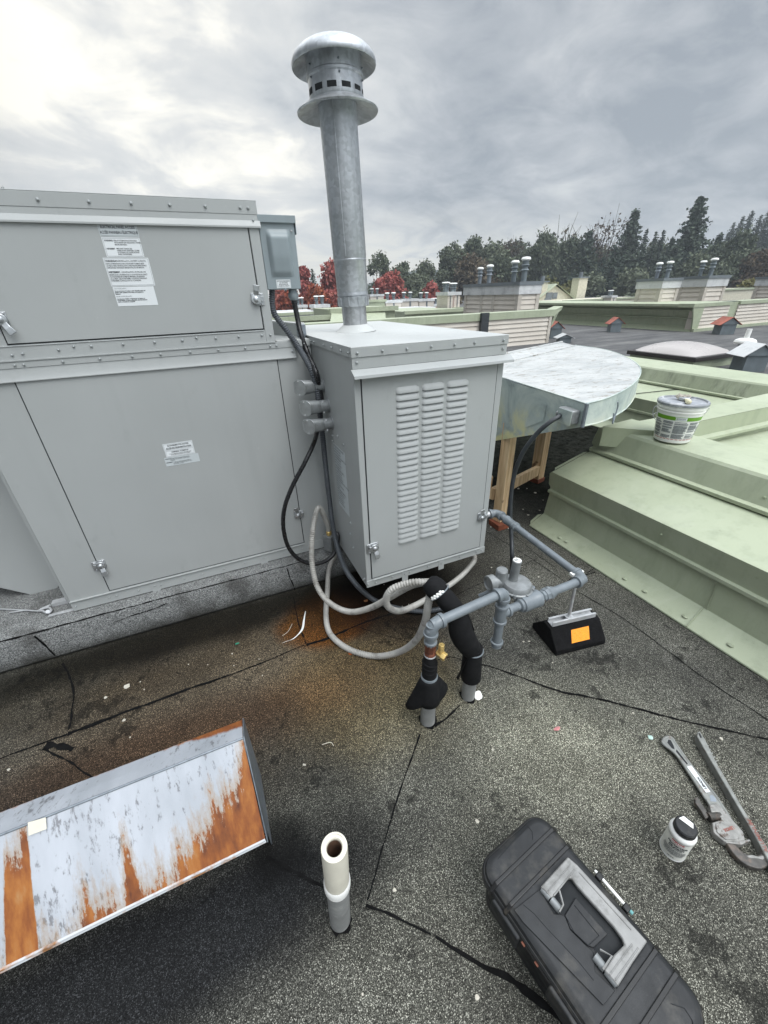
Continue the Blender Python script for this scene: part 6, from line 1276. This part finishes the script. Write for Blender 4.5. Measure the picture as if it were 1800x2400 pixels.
def gable_vent(px,py,w,h,label,rust=True,ang=25,name='roof_vent',big=1.0):
    c=G(px,py,0); t=thing(name,label,'roof vent',tuple(c),'gabled roof vents'); T=Matrix.Translation(c)@Matrix.Rotation(R_(ang),4,'Z')
    mb=MB(); mb.box((-w*0.36,-w*0.36,0),(w*0.36,w*0.36,h*0.62),T); mb.build('vent_base',M['vent_grey'],t)
    mb=MB(); mb.prism([T@Vector((-w*0.42,-w*0.5,h*0.62)),T@Vector((-w*0.42,w*0.5,h*0.62)),T@Vector((-w*0.42,0,h))],T.to_3x3()@Vector((w*0.84,0,0))); mb.build('vent_gable',M['vent_grey'],t)
    mb=MB(); 
    for s_ in (-1,1): mb.add([T@Vector((-w*0.48,s_*w*0.56,h*0.585)),T@Vector((w*0.48,s_*w*0.56,h*0.585)),T@Vector((w*0.48,0,h+0.02)),T@Vector((-w*0.48,0,h+0.02))],[(0,1,2,3)])
    mb.build('vent_roof',M['vent_rust'] if rust else M['band'],t,smooth=0,solid=0.012); return t
gable_vent(1437,778,0.52,0.50,'small gabled roof vent with red rusty roof in front of the green fascia',ang=60)
gable_vent(1298,792,0.50,0.52,'small gabled roof vent with red rusty roof beside the cream siding wall',ang=60)
gable_vent(1693,783,0.62,0.52,'small gabled roof vent with part rusted roof near the right siding wall',ang=60)
gable_vent(1748,868,0.56,0.50,'plain grey gabled roof vent near the skylight at the right',False,60)
gable_vent(1320,803,0.5,0.25,'low pale metal gabled vent just above the duct',False,60)
gable_vent(1035,750,1.2,0.9,'red and grey roof vent far behind the flue',True,60)
c=G(1730,845,0); pv=thing('pipe_vent','pale mushroom capped vent pipe behind the plain grey roof vent','vent pipe',tuple(c))
mb=MB(); mb.lathe([(0.14,0),(0.11,0.28),(0.11,0.36)],c,(0,0,1),20); mb.build('stack',M['vent_grey'],pv)
mb=MB(); mb.lathe([(0.20,0.36),(0.21,0.40),(0.19,0.44),(0.12,0.47),(0.05,0.48),(0.05,0.66),(0,0.66)],c,(0,0,1),20); mb.build('cap',M['white'],pv)
# ---- building pieces with lap siding
def siding_wall(mb,a,b,z0,z1,lap=0.115,out=0.032):
    a=Vector(a);b=Vector(b); d=(b-a).normalized(); n=Vector((d.y,-d.x,0)); k=max(1,int(round((z1-z0)/lap))); h=(z1-z0)/k
    for i in range(k):
        za,zb_=z0+i*h,z0+(i+1)*h
        mb.add([Vector((a.x,a.y,za))+n*out,Vector((b.x,b.y,za))+n*out,Vector((b.x,b.y,zb_)),Vector((a.x,a.y,zb_)),Vector((a.x,a.y,za)),Vector((b.x,b.y,za))],[(0,1,2,3),(4,5,1,0)])
def flue_cap(parent,x,y,z,h,r,dark=False):
    m=M['galv_dark'] if dark else M['vent_grey']
    mb=MB(); mb.lathe([(r*0.62,0),(r*0.62,h*0.45),(r*1.0,h*0.46),(r*0.66,h*0.52),(r*0.66,h*0.60),(r*0.98,h*0.66),(r*0.72,h*0.70),(r*0.72,h*0.86)],(x,y,z),(0,0,1),18); f=mb.build('flue',m,parent)
    mb=MB(); mb.lathe([(r*0.72,h*0.84),(r*1.08,h*0.87),(r*1.1,h*0.91),(r*0.85,h*0.98),(0,h)],(x,y,z),(0,0,1),18); mb.build('flue_cap',M['white'],f)
def chase(px0,pxc,px1,py_top,py_band,y,label,flues,z0=0.0,posts=(),lap=0.17,group='sided chimney chases'):
    """left face looks towards -X (px0..pxc), short face towards -Y (pxc..px1)"""
    a=YP(pxc,py_band,y); b=YP(px1,py_band,y); fy_=XP(px0,py_band,a.x).y; zt=YP(pxc,py_top,y).z; zb2=a.z
    t=thing('chimney_chase',label,'chimney chase',(a.x,y,z0),group)
    mb=MB(); mb.box((a.x,y,z0),(b.x,fy_,zb2)); siding_wall(mb,(a.x,y-0.001,0),(b.x,y-0.001,0),z0,zb2,lap); siding_wall(mb,(a.x-0.001,fy_,0),(a.x-0.001,y,0),z0,zb2,lap); mb.build('siding',M['siding'],t,smooth=0)
    def post(x,yy,w=0.13):
        m_=MB(); m_.box((x-0.045,yy-0.045,z0),(x+w,yy+w,zb2)); m_.build('corner_board',M['trim'],t)
    post(a.x,y); post(b.x-0.09,y); post(a.x,fy_-0.13)
    for p in posts: post(a.x,XP(p,py_band,a.x).y)
    hb_=(zt-zb2); mb=MB(); mb.box((a.x-0.07,y-0.07,zb2),(b.x+0.06,fy_+0.06,zb2+hb_*0.72)); mb.build('metal_band',M['band'],t)
    mb=MB(); mb.box((a.x-0.10,y-0.10,zb2+hb_*0.72),(b.x+0.09,fy_+0.09,zt)); mb.build('chase_cap',M['capgrey'],t)
    xm=a.x+0.45*(b.x-a.x)
    for (fpx,ftop,dk) in flues:
        p=XP(fpx,py_top,xm); zz1=XP(fpx,ftop,xm).z; flue_cap(t,xm,min(max(p.y,y+0.2),fy_-0.1),zt,zz1-zt,(zz1-zt)*0.20,dk)
    return t
chase(1090,1216,1262,660,690,14.0,'long cream sided chimney chase with four flues above the cream parapet wall',[(1124,626,True),(1146,620,True),(1203,610,False),(1227,602,False)],0.0,(1132,1160))
chase(1494,1549,1588,652,676,13.0,'left one of two cream sided chimney chases behind the green fascia at right',[(1538,615,True),(1562,612,False)],0.5)
chase(1592,1653,1698,646,672,12.5,'right one of two cream sided chimney chases behind the green fascia at right',[(1640,611,False),(1664,605,False)],0.5)
chase(1772,1850,1900,646,668,12.5,'cream sided chimney chase cut off by the right edge',[],0.5)
# right building: green stepped fascia and siding walls
rb_=thing('right_roof_block','low roof block with green stepped fascia and cream lap siding at the right','building',(16.9,10.2,0))
F=G(1617,778,0); fx0,fy0=F.x,F.y; ztp=ZXY(1617,714,fx0,fy0)+0.02
zs=[0.0,0.16,0.42,0.46,0.70,0.74,ztp]
prof=[(0.0,0.0),(0.24,0.17),(0.22,0.40),(0.10,0.43),(0.10,0.455),(0.22,0.47),(0.14,0.68),(0.0,0.70),(0.0,0.72),(0.12,0.735),(-0.10,ztp-0.10),(-0.22,ztp-0.08),(-0.22,ztp),(2.5,ztp),(2.5,0.0)]
mb=MB(); mb.prism([(fx0+dx,fy0+0.02,z) for dx,z in prof],(0,10.5,0)); mb.build('green_fascia',M['green'],rb_,smooth=0)
w0=YP(1640,700,fy0-0.0).x; xe=YP(1716,700,fy0).x; xf=YP(1736,700,fy0).x
mb=MB(); siding_wall(mb,(fx0+0.30,fy0-0.001,0),(xe,fy0-0.001,0),0.10,ztp-0.10,0.115); mb.box((fx0+0.1,fy0,0),(xe,fy0+0.3,ztp-0.1)); mb.build('siding_wall',M['siding'],rb_,smooth=0)
mb=MB(); siding_wall(mb,(xf,fy0-0.001,0),(32,fy0-0.001,0),0.10,ztp-0.10,0.115); mb.box((xf,fy0,0),(32,fy0+0.3,ztp-0.1)); mb.build('siding_wall',M['siding'],rb_,smooth=0)
mb=MB(); mb.box((xe,fy0+0.05,0.25),(xf,fy0+0.3,ztp+0.02)); mb.build('dark_scupper',M['darkdrain'],rb_)
mb=MB(); mb.box((fx0-0.30,fy0-0.06,ztp-0.10),(xe,fy0+0.5,ztp+0.015)); mb.box((xf,fy0-0.06,ztp-0.10),(32,fy0+0.5,ztp+0.015)); mb.box((fx0+0.0,fy0-0.12,0.0),(32,fy0-0.03,0.10)); mb.build('cap_flashing',M['green'],rb_)
mb=MB(); mb.prism([(fx0+0.02,fy0-0.04,0.02),(fx0+0.32,fy0-0.04,0.12),(fx0+0.34,fy0-0.04,ztp-0.1),(fx0-0.28,fy0-0.04,ztp-0.1),(fx0-0.1,fy0-0.04,0.45)],(0,0.05,0)); mb.build('end_panel',M['green'],rb_)
# cream parapet wall behind the burner cabinet
q=G(1281,803,0); px_,py__=q.x,q.y; zt_w=ZXY(1283,741,px_,py__)
cw=thing('cream_parapet_wall','cream lap sided parapet wall with green cap behind the burner cabinet','wall',(px_,py__,0))
mb=MB(); siding_wall(mb,(-1.0,py__-0.001,0),(px_,py__-0.001,0),0.0,zt_w,0.125); mb.box((-1.0,py__,0),(px_,py__+0.35,zt_w)); siding_wall(mb,(px_+0.001,py__,0),(px_+0.001,py__+0.35,0),0.0,zt_w,0.125); mb.build('siding',M['siding'],cw,smooth=0)
mb=MB(); mb.box((px_-0.08,py__-0.045,0),(px_+0.03,py__-0.022,zt_w)); mb.build('corner_board',M['trim'],cw)
mb=MB(); mb.box((-1.0,py__-0.06,zt_w),(px_+0.12,py__+0.5,zt_w+0.19)); mb.prism([(px_+0.12,py__-0.06,zt_w+0.02),(px_+0.12,py__-0.06,zt_w+0.19),(px_+0.62,py__+0.15,zt_w+0.26),(px_+0.58,py__+0.15,zt_w+0.16)],(0,0.4,0)); mb.prism([(px_+0.03,py__-0.04,0.45),(px_+0.10,py__-0.04,zt_w),(px_+0.45,py__+0.12,zt_w+0.12),(px_+0.25,py__+0.10,0.55)],(0,0.3,0)); mb.build('cap_flashing',M['green'],cw)
dx_=YP(1131,740,py__).x; mb=MB(); mb.box((dx_-0.13,py__-0.16,0),(dx_+0.13,py__-0.062,zt_w+0.21)); mb.build('downpipe',M['darkdrain'],cw)
# green roof blocks further back
def block(px0,px1,pyt,pyb,y,label,m='green',depth=3.0,name='green_roof_block',slope=0.0,cat='building',z0=-0.0,cap=True):
    a=YP(px0,pyt,y); b=YP(px1,pyt,y); zt=(a.z+b.z)/2; t=thing(name,label,cat,((a.x+b.x)/2,y,z0))
    mb=MB(); mb.prism([(a.x,y,z0),(a.x,y,zt),(a.x,y+slope,zt+slope*0.5),(a.x,y+depth,zt+slope*0.5),(a.x,y+depth,z0)],(b.x-a.x,0,0)); mb.build('walls',M[m],t,smooth=0)
    if cap: mb=MB(); mb.box((a.x-0.1,y-0.12,zt-0.12),(b.x+0.1,y-0.001,zt+0.03)); mb.build('edge_trim',M['green'],t)
    return t
block(640,775,743,765,15.0,'long low green roof edge left of the flue','green',0.5)
block(520,775,735,748,26.0,'long pale roof strip left of the flue','band',6.0)
block(955,1080,724,745,24.0,'long pale roof strip right of the flue','band',6.0)
tb3=block(778,925,722,752,15.0,'pale green stepped roof block directly behind the flue','green',2.5)
mb=MB(); a=YP(778,733,14.6); b=YP(900,733,14.6); mb.add([(a.x-0.3,14.2,a.z-0.55),(b.x-0.1,14.2,b.z-0.55),(b.x+0.2,14.95,b.z+0.0),(a.x+0.1,14.95,a.z)],[(0,1,2,3)]); mb.build('sloped_skirt',M['green'],tb3,smooth=0,solid=0.03)
block(862,902,703,722,30.0,'small pale green monitor roof behind the flue','green',2.5)
block(950,1090,727,740,20.0,'dark edged low roof right of the flue','green',5.0)
block(1320,1500,700,715,34.0,'low cream roof edge with green trim far behind the green fascia','cream',4.0)
block(1665,1790,676,705,26.0,'long cream building with green roof edge behind the right chases','cream',5.0)
# gabled cream house
gh=thing('gabled_house','cream gabled house with pale green roof and tall chimney in the distance','house',(0,0,0))
yh=38.0; a=YP(1262,716,yh); b=YP(1342,700,yh); ap=YP(1300,668,yh); ex=YP(1385,700,yh)
mb=MB(); base=[(a.x,yh,-2),(b.x,yh,-2),(b.x,yh,YP(1340,699,yh).z),(ap.x,yh,ap.z),(a.x,yh,YP(1262,692,yh).z)]; mb.prism(base,(7,9,0)); mb.build('wall',M['cream'],gh,smooth=0)
mb=MB(); z1=YP(1340,699,yh).z; z0_=YP(1262,692,yh).z
mb.add([(b.x+0.5,yh-0.3,z1-0.3),(b.x+7.5,yh+8.7,z1-0.3),(ap.x+7,yh+8.7,ap.z+0.1),(ap.x,yh-0.3,ap.z+0.1)],[(0,1,2,3)]); mb.add([(a.x-0.5,yh-0.3,z0_-0.3),(a.x+6.5,yh+8.7,z0_-0.3),(ap.x+7,yh+8.7,ap.z+0.1),(ap.x,yh-0.3,ap.z+0.1)],[(0,1,2,3)]); mb.build('roof',M['green'],gh,smooth=0,solid=0.15)
for (p0,p1,t_,bt_,lab) in ((1352,1372,652,694,''),(1266,1279,662,690,'')):
    a=YP(p0,t_,yh+1); b=YP(p1,t_,yh+1); zb3=YP(p0,bt_,yh+1).z; mb=MB(); mb.box((a.x,yh+0.6,zb3-0.5),(b.x,yh+1.6,a.z)); ch=mb.build('chimney',M['cream'],gh); mb=MB(); mb.box((a.x-0.1,yh+0.5,a.z),(b.x+0.1,yh+1.7,a.z+0.12)); mb.cyl(((a.x+b.x)/2,yh+1.1,a.z+0.1),((a.x+b.x)/2,yh+1.1,a.z+0.6),0.2); mb.build('chimney_cap',M['capgrey'],ch)
for (p0,p1,t_,bt_) in ((1281,1294,686,698),(1297,1305,686,700),(1277,1292,699,706)):
    a=YP(p0,t_,yh-0.05); b=YP(p1,bt_,yh-0.05); mb=MB(); mb.box((a.x,yh-0.06,b.z),(b.x,yh-0.01,a.z)); mb.build('window',M['capgrey'],gh); 
# small distant white chases, each its own thing
SM=[(697,719,715,735,33,'small white chimney chase directly right of the enclosure'),(738,771,714,736,28,'small white chimney chase between the enclosure and the flue'),(868,899,690,697,40,'small white chimney chase above the green monitor roof'),(904,941,704,722,30,'white chimney chase first to the right of the flue'),(942,980,701,720,33,'white chimney chase second to the right of the flue'),(983,1017,701,718,34,'white chimney chase third to the right of the flue'),(1017,1032,713,720,36,'tiny low white chase right of the third white chase'),(1050,1062,684,720,22,'narrow tall white chase left of the long four flue chase'),(1066,1079,684,690,24,'narrow white chase top beside the long four flue chase'),(1434,1446,693,700,33,'tiny chimney on the far cream roof edge')]
for (p0,p1,t_,bt_,y,lab) in SM:
    a=YP(p0,t_,y); b=YP(p1,t_,y); zb3=min(0.4,YP(p0,bt_,y).z-0.5); t=thing('small_chase',lab,'chimney chase',((a.x+b.x)/2,y,zb3),'small distant chimney chases')
    zt3=a.z; mb=MB(); mb.box((a.x,y,zb3),(b.x,y+1.2,zt3-0.18)); mb.build('siding',M['siding'],t); mb=MB(); mb.box((a.x-0.06,y-0.06,zt3-0.18),(b.x+0.06,y+1.26,zt3)); mb.build('metal_band',M['band'],t)
    mb=MB(); mb.box((a.x+(b.x-a.x)*0.46,y-0.04,zb3),(a.x+(b.x-a.x)*0.55,y-0.002,zt3-0.18)); mb.build('corner_board',M['capgrey'],t)
    for s in (0.28,0.68): flue_cap(t,a.x+(b.x-a.x)*s,y+0.5,zt3,0.50,0.17)
# ================================================================== TREES
def crown_mesh(kind, h, w, seed, leaf=0.30, n=2600):
    """many small leaf clumps; returns (leaf mesh builder, trunk mesh builder) for a tree standing at the origin"""
    rnd=random.Random(seed); lf=MB(); tk=MB()
    def clump(c, s, k=3, flat_=0.0, dirv=None):
        for _ in range(k):
            u=Vector((rnd.gauss(0,1),rnd.gauss(0,1),rnd.gauss(0,1)*(1-flat_))).normalized(); v=u.orthogonal().normalized(); v=(v*math.cos(rnd.random()*6)+u.cross(v)*math.sin(rnd.random()*6)); q=c+Vector((rnd.gauss(0,s*0.6),rnd.gauss(0,s*0.6),rnd.gauss(0,s*0.45))); a=s*rnd.uniform(0.5,1.0)
            lf.add([q+u*a,q+v*a*0.7,q-u*a,q-v*a*0.6],[(0,1,2,3)])
    if kind=='conifer':
        tk.tube([(0,0,0),(0,0,h*0.5),(0,0,h*0.99)],[w*0.05,w*0.03,0.04],8)
        levels=int(h/0.36)
        for i in range(levels):
            t=i/levels; z=h*(0.10+0.90*t); rad=w*0.5*(1-t)**0.74*(1+0.22*math.sin(i*2.4+seed)+rnd.uniform(-.15,.15))
            nb=max(5,int(7+12*(1-t)))
            for b in range(nb):
                if rnd.random()<0.14: continue
                a=2*math.pi*(b+rnd.random()*0.9)/nb; r2=rad*rnd.choice((0.55,0.75,0.9,1.0,1.22))*rnd.uniform(0.9,1.1); st=max(2,int(r2/0.40))
                for k in range(st):
                    f=(k+0.7)/st; drop=-0.34*r2*f*f-0.05*r2+0.12*r2*f**4; p=Vector((math.cos(a)*r2*f,math.sin(a)*r2*f,z+drop+0.10*r2*math.sin(f*3))); clump(p,leaf*(1.0-0.30*f)*(0.65+0.5*(1-t)),4,0.45)
    else:
        lobes=[]; nl={'round':26,'tall':30,'sparse':22}[kind]
        for i in range(nl):
            t=rnd.random(); z=h*(0.22+0.72*t)
            prof=math.sin(math.pi*min(1,0.10+0.86*t))**0.7 if kind!='tall' else (0.55+0.45*math.sin(math.pi*t))*(1-0.55*t)
            a=rnd.random()*6.28; rr=w*0.5*prof*rnd.uniform(0.35,0.95); lobes.append((Vector((math.cos(a)*rr,math.sin(a)*rr,z)), w*rnd.uniform(0.12,0.22)))
        tk.tube([(0,0,0),(0,0,h*0.35),(0.1,0,h*0.7)],[w*0.035,w*0.025,w*0.01],8)
        for c,r in lobes:
            b=Vector((0,0,c.z*rnd.uniform(0.35,0.6))); m_=b.lerp(c,0.5)+Vector((0,0,0.05*h)); tk.tube([b,m_,c],[w*0.016,w*0.009,w*0.003],5)
            if kind=='sparse':
                for _ in range(10):
                    d=Vector((rnd.gauss(0,1),rnd.gauss(0,1),abs(rnd.gauss(0,1))+0.3)).normalized(); e=c+d*r*rnd.uniform(1.0,1.9); s_=c.lerp(b,rnd.random()*0.6); tk.tube([s_,s_.lerp(e,0.5)+Vector((0,0,0.1)),e],[w*0.005,w*0.003,w*0.0014],4)
        tot=sum(r**2 for _,r in lobes)
        for c,r in lobes:
            for _ in range(int(n*r*r/tot)):
                d=Vector((rnd.gauss(0,1),rnd.gauss(0,1),rnd.gauss(0,0.85))).normalized()*r*rnd.uniform(0.35,1.0)**0.6*1.15*(1+0.3*rnd.gauss(0,0.5))
                clump(c+d,leaf,2 if kind=='sparse' else 3)
    return lf,tk
PROTO={}
def tree(px,pyt,d,kind,wpx,matn,label,group='trees behind the roofs',name=None,leaf=None,n=None,seed=None,base=-8.0):
    """tree whose tip stands on the sight line (px,pyt) at distance d, width given in photo pixels"""
    tip=DP(px,pyt,d); h=tip.z-base; pyt+=(0 if kind=='conifer' else 10); wpx*=(1.85 if kind=='conifer' else 1.7 if kind=='sparse' else 1.22); depth=(tip-CAM).dot(-cb); w_=wpx*depth/F_PX
    vis=leaf or {'conifer':0.52,'round':0.33,'tall':0.33,'sparse':0.26}[kind]
    key=(kind,matn,round(h/w_,0) if kind!='conifer' else round(h/w_,0),(seed or 0))
    if key not in PROTO:
        lf,tk=crown_mesh(kind,h,w_,(seed or 1)*7+len(PROTO),vis*(h/24.0 if kind=='conifer' else 1)*max(0.8,w_/9.0),n or {'conifer':0,'round':6500,'tall':7000,'sparse':700}[kind])
        t=thing(name or {'conifer':'conifer_tree','round':'round_tree','tall':'tall_tree','sparse':'bare_tree'}[kind],label,'tree',(tip.x,tip.y,base),group)
        for v in lf.v: v += ORG[t]
        for v in tk.v: v += ORG[t]
        tk.build('trunk',M['bark'],t,smooth=60); lf.build('crown',M[matn],t,smooth=0); PROTO[key]=(t,h,w_); return t
    t,h0,w0=PROTO[key]; return copy_tree(t,Vector((tip.x,tip.y,base)),random.random()*6.28,(w_/w0,w_/w0,h/h0),label)
random.seed(33)
G1='trees behind the roofs'
for i,(px,pt,k_) in enumerate(((1165,588,'round'),(1222,578,'round'),(1262,580,'tall'),(1360,596,'round'),(1405,590,'round'),(1452,600,'round'),(1530,590,'round'),(1585,584,'round'),(1632,590,'tall'),(1690,590,'round'),(1745,600,'round'),(1800,610,'round'))):
    tree(px,pt,104,k_,112,'broad','dark broad tree filling the back row, number %s from its left end'%('one','two','three','four','five','six','seven','eight','nine','ten','eleven','twelve')[i],group='back row of broad trees',seed=1+(i%3==0))
tree(1646,460,92,'conifer',105,'conifer','tallest dark fir tree rising alone above the right chimney chases',seed=1)
tree(1492,490,95,'conifer',88,'conifer','second tallest dark conifer, left of the tallest fir',seed=2)
tree(1518,534,98,'conifer',42,'conifer','slim dark fir just right of the second tallest conifer',seed=3)
tree(1540,540,97,'conifer',44,'conifer','slim dark fir in the middle of the small fir trio',seed=3)
tree(1558,536,100,'conifer',44,'conifer','slim dark fir third of the small fir trio',seed=3)
tree(1578,556,96,'conifer',50,'conifer','short dark fir left of the tallest fir',seed=2)
tree(1382,541,90,'conifer',84,'conifer','dark conifer overlapping the bare tree',seed=1)
tree(1690,546,95,'conifer',62,'conifer','dark conifer right of the tallest fir',seed=2)
tree(1610,590,86,'conifer',80,'conifer','low dark conifer under the tallest fir',seed=2)
tree(1560,600,84,'conifer',84,'conifer','low dark conifer behind the left chase flues',seed=1)
tree(1446,575,88,'conifer',92,'conifer','broad low dark conifer left of the chase flues',seed=1)
tree(1415,600,86,'conifer',80,'conifer','low dark conifer behind the gabled house chimney',seed=2)
tree(1330,575,92,'round',110,'broad','wide dark tree below the bare tree',seed=1)
tree(1430,508,99,'sparse',78,'brown','thin leaved tree left of the second tallest conifer',seed=1,n=900)
tree(1346,503,96,'sparse',100,'brown','bare grey branched tree above the gabled house',seed=2,n=260)
tree(1082,549,88,'tall',98,'broad','broad olive green poplar left of the four flue chase',seed=1)
tree(1055,580,86,'tall',60,'broad','narrow olive green poplar at the left end of the far wood',seed=2)
tree(1110,555,90,'tall',62,'broad','narrow tall olive poplar joined to the broad poplar',seed=2)
tree(1142,575,88,'tall',44,'broad','thin olive tree above the four flue chase',seed=2)
tree(1172,568,90,'tall',62,'broad','dark olive tree above the middle of the four flue chase',seed=1)
tree(1206,558,94,'sparse',52,'brown','thin brown autumn tree above the four flue chase',seed=1,n=900)
tree(1246,566,90,'tall',60,'broad','dark tree right of the thin brown tree',seed=1)
tree(1285,563,90,'round',80,'broad','dark rounded tree left of the bare tree',seed=1)
tree(1190,610,86,'round',120,'broad','wide low tree behind the four flue chase',seed=1)
tree(1120,620,84,'round',110,'brown','wide low brownish tree behind the left end of the four flue chase',seed=2)
tree(1306,640,70,'round',62,'yellow','rounded yellow green tree beside the gabled house',seed=1)
tree(1340,648,74,'round',50,'yellow','smaller yellow green tree behind the gabled roof',seed=1)
tree(1735,560,90,'round',90,'broad','dark bushy tree near the right edge',seed=1)
tree(1770,600,84,'round',110,'brown','brownish bushy tree at the right edge',seed=2)
tree(1715,610,84,'round',90,'broad','low dark bushy tree behind the right chase',seed=1)
tree(1762,655,60,'round',46,'yellow','low yellow green bush beside the cut off chase',seed=1)
tree(1650,610,84,'round',100,'broad','low dark bushy tree behind the right pair of flues',seed=1)
tree(1500,640,84,'round',110,'broad','low dark bushy tree behind the left chase',seed=1)
tree(1400,650,84,'round',110,'broad','low dark bushy tree right of the house chimney',seed=1)
for i,(px,pt,w_) in enumerate(((1722,520,40),(1744,505,44),(1766,492,46),(1786,502,40),(1806,490,50),(1708,545,34),(1830,480,60))):
    tree(px,pt,150,'conifer',w_,'conifer','conifer on the hill at the upper right, counted '+['first','second','third','fourth','fifth','sixth','seventh'][i]+' in its row',group='conifers on the hill',seed=3,base=-4)
tree(886,589,80,'round',62,'broad','dark round crowned tree just right of the flue',seed=3,n=2400)
tree(937,606,82,'round',58,'broad','dark tree between the round tree and the wide dark tree',seed=2)
tree(992,613,84,'round',72,'broad','wide dark tree above the third red tree',seed=3)
tree(968,640,80,'round',60,'broad','low dark tree above the white chases right of the flue',seed=2)
tree(908,646,62,'round',92,'redleaf','wide crimson maple just right of the flue',group='red autumn maples',seed=1)
tree(1014,660,66,'round',46,'redleaf','small crimson maple farthest to the right',group='red autumn maples',seed=2)
tree(772,618,60,'round',88,'redleaf','tall crimson maple just left of the flue',group='red autumn maples',seed=1)
tree(712,622,62,'round',34,'redleaf','narrow crimson maple beside the enclosure',group='red autumn maples',seed=2)
tree(745,665,56,'round',80,'orangeleaf','orange maple below the crimson ones left of the flue',group='red autumn maples',seed=1)
tree(690,676,56,'round',90,'orangeleaf','orange red maple below the enclosure',group='red autumn maples',seed=1)
tree(650,672,58,'round',70,'redleaf','crimson maple mostly hidden behind the enclosure',group='red autumn maples',seed=2)
tree(731,628,70,'conifer',36,'conifer','small dark fir between the red maples',seed=3)
tree(783,600,74,'conifer',40,'conifer','dark fir tip peeking out left of the flue',seed=3)
tree(-6,420,60,'sparse',50,'conifer','thin tree tip above the left end of the grey unit',seed=1,n=900)
tree(1060,690,60,'round',60,'brown','low brown shrub left of the narrow white chase',seed=2)

# ================================================================== AIR
hz=bpy.data.materials.new('damp_air'); hz.use_nodes=True; t=hz.node_tree; t.nodes.clear(); o_=t.nodes.new('ShaderNodeOutputMaterial'); v_=t.nodes.new('ShaderNodeVolumePrincipled'); v_.inputs['Density'].default_value=0.0011; v_.inputs['Color'].default_value=(0.80,0.87,0.94,1); v_.inputs['Anisotropy'].default_value=0.2; t.links.new(v_.outputs[0],o_.inputs['Volume'])
mb=MB(); mb.box((-530,-530,-9.2),(530,530,42)); o=mb.build('haze',hz,smooth=0); o['kind']='stuff'; o['label']='thin damp haze over the distant trees and rooftops'; o['category']='haze'
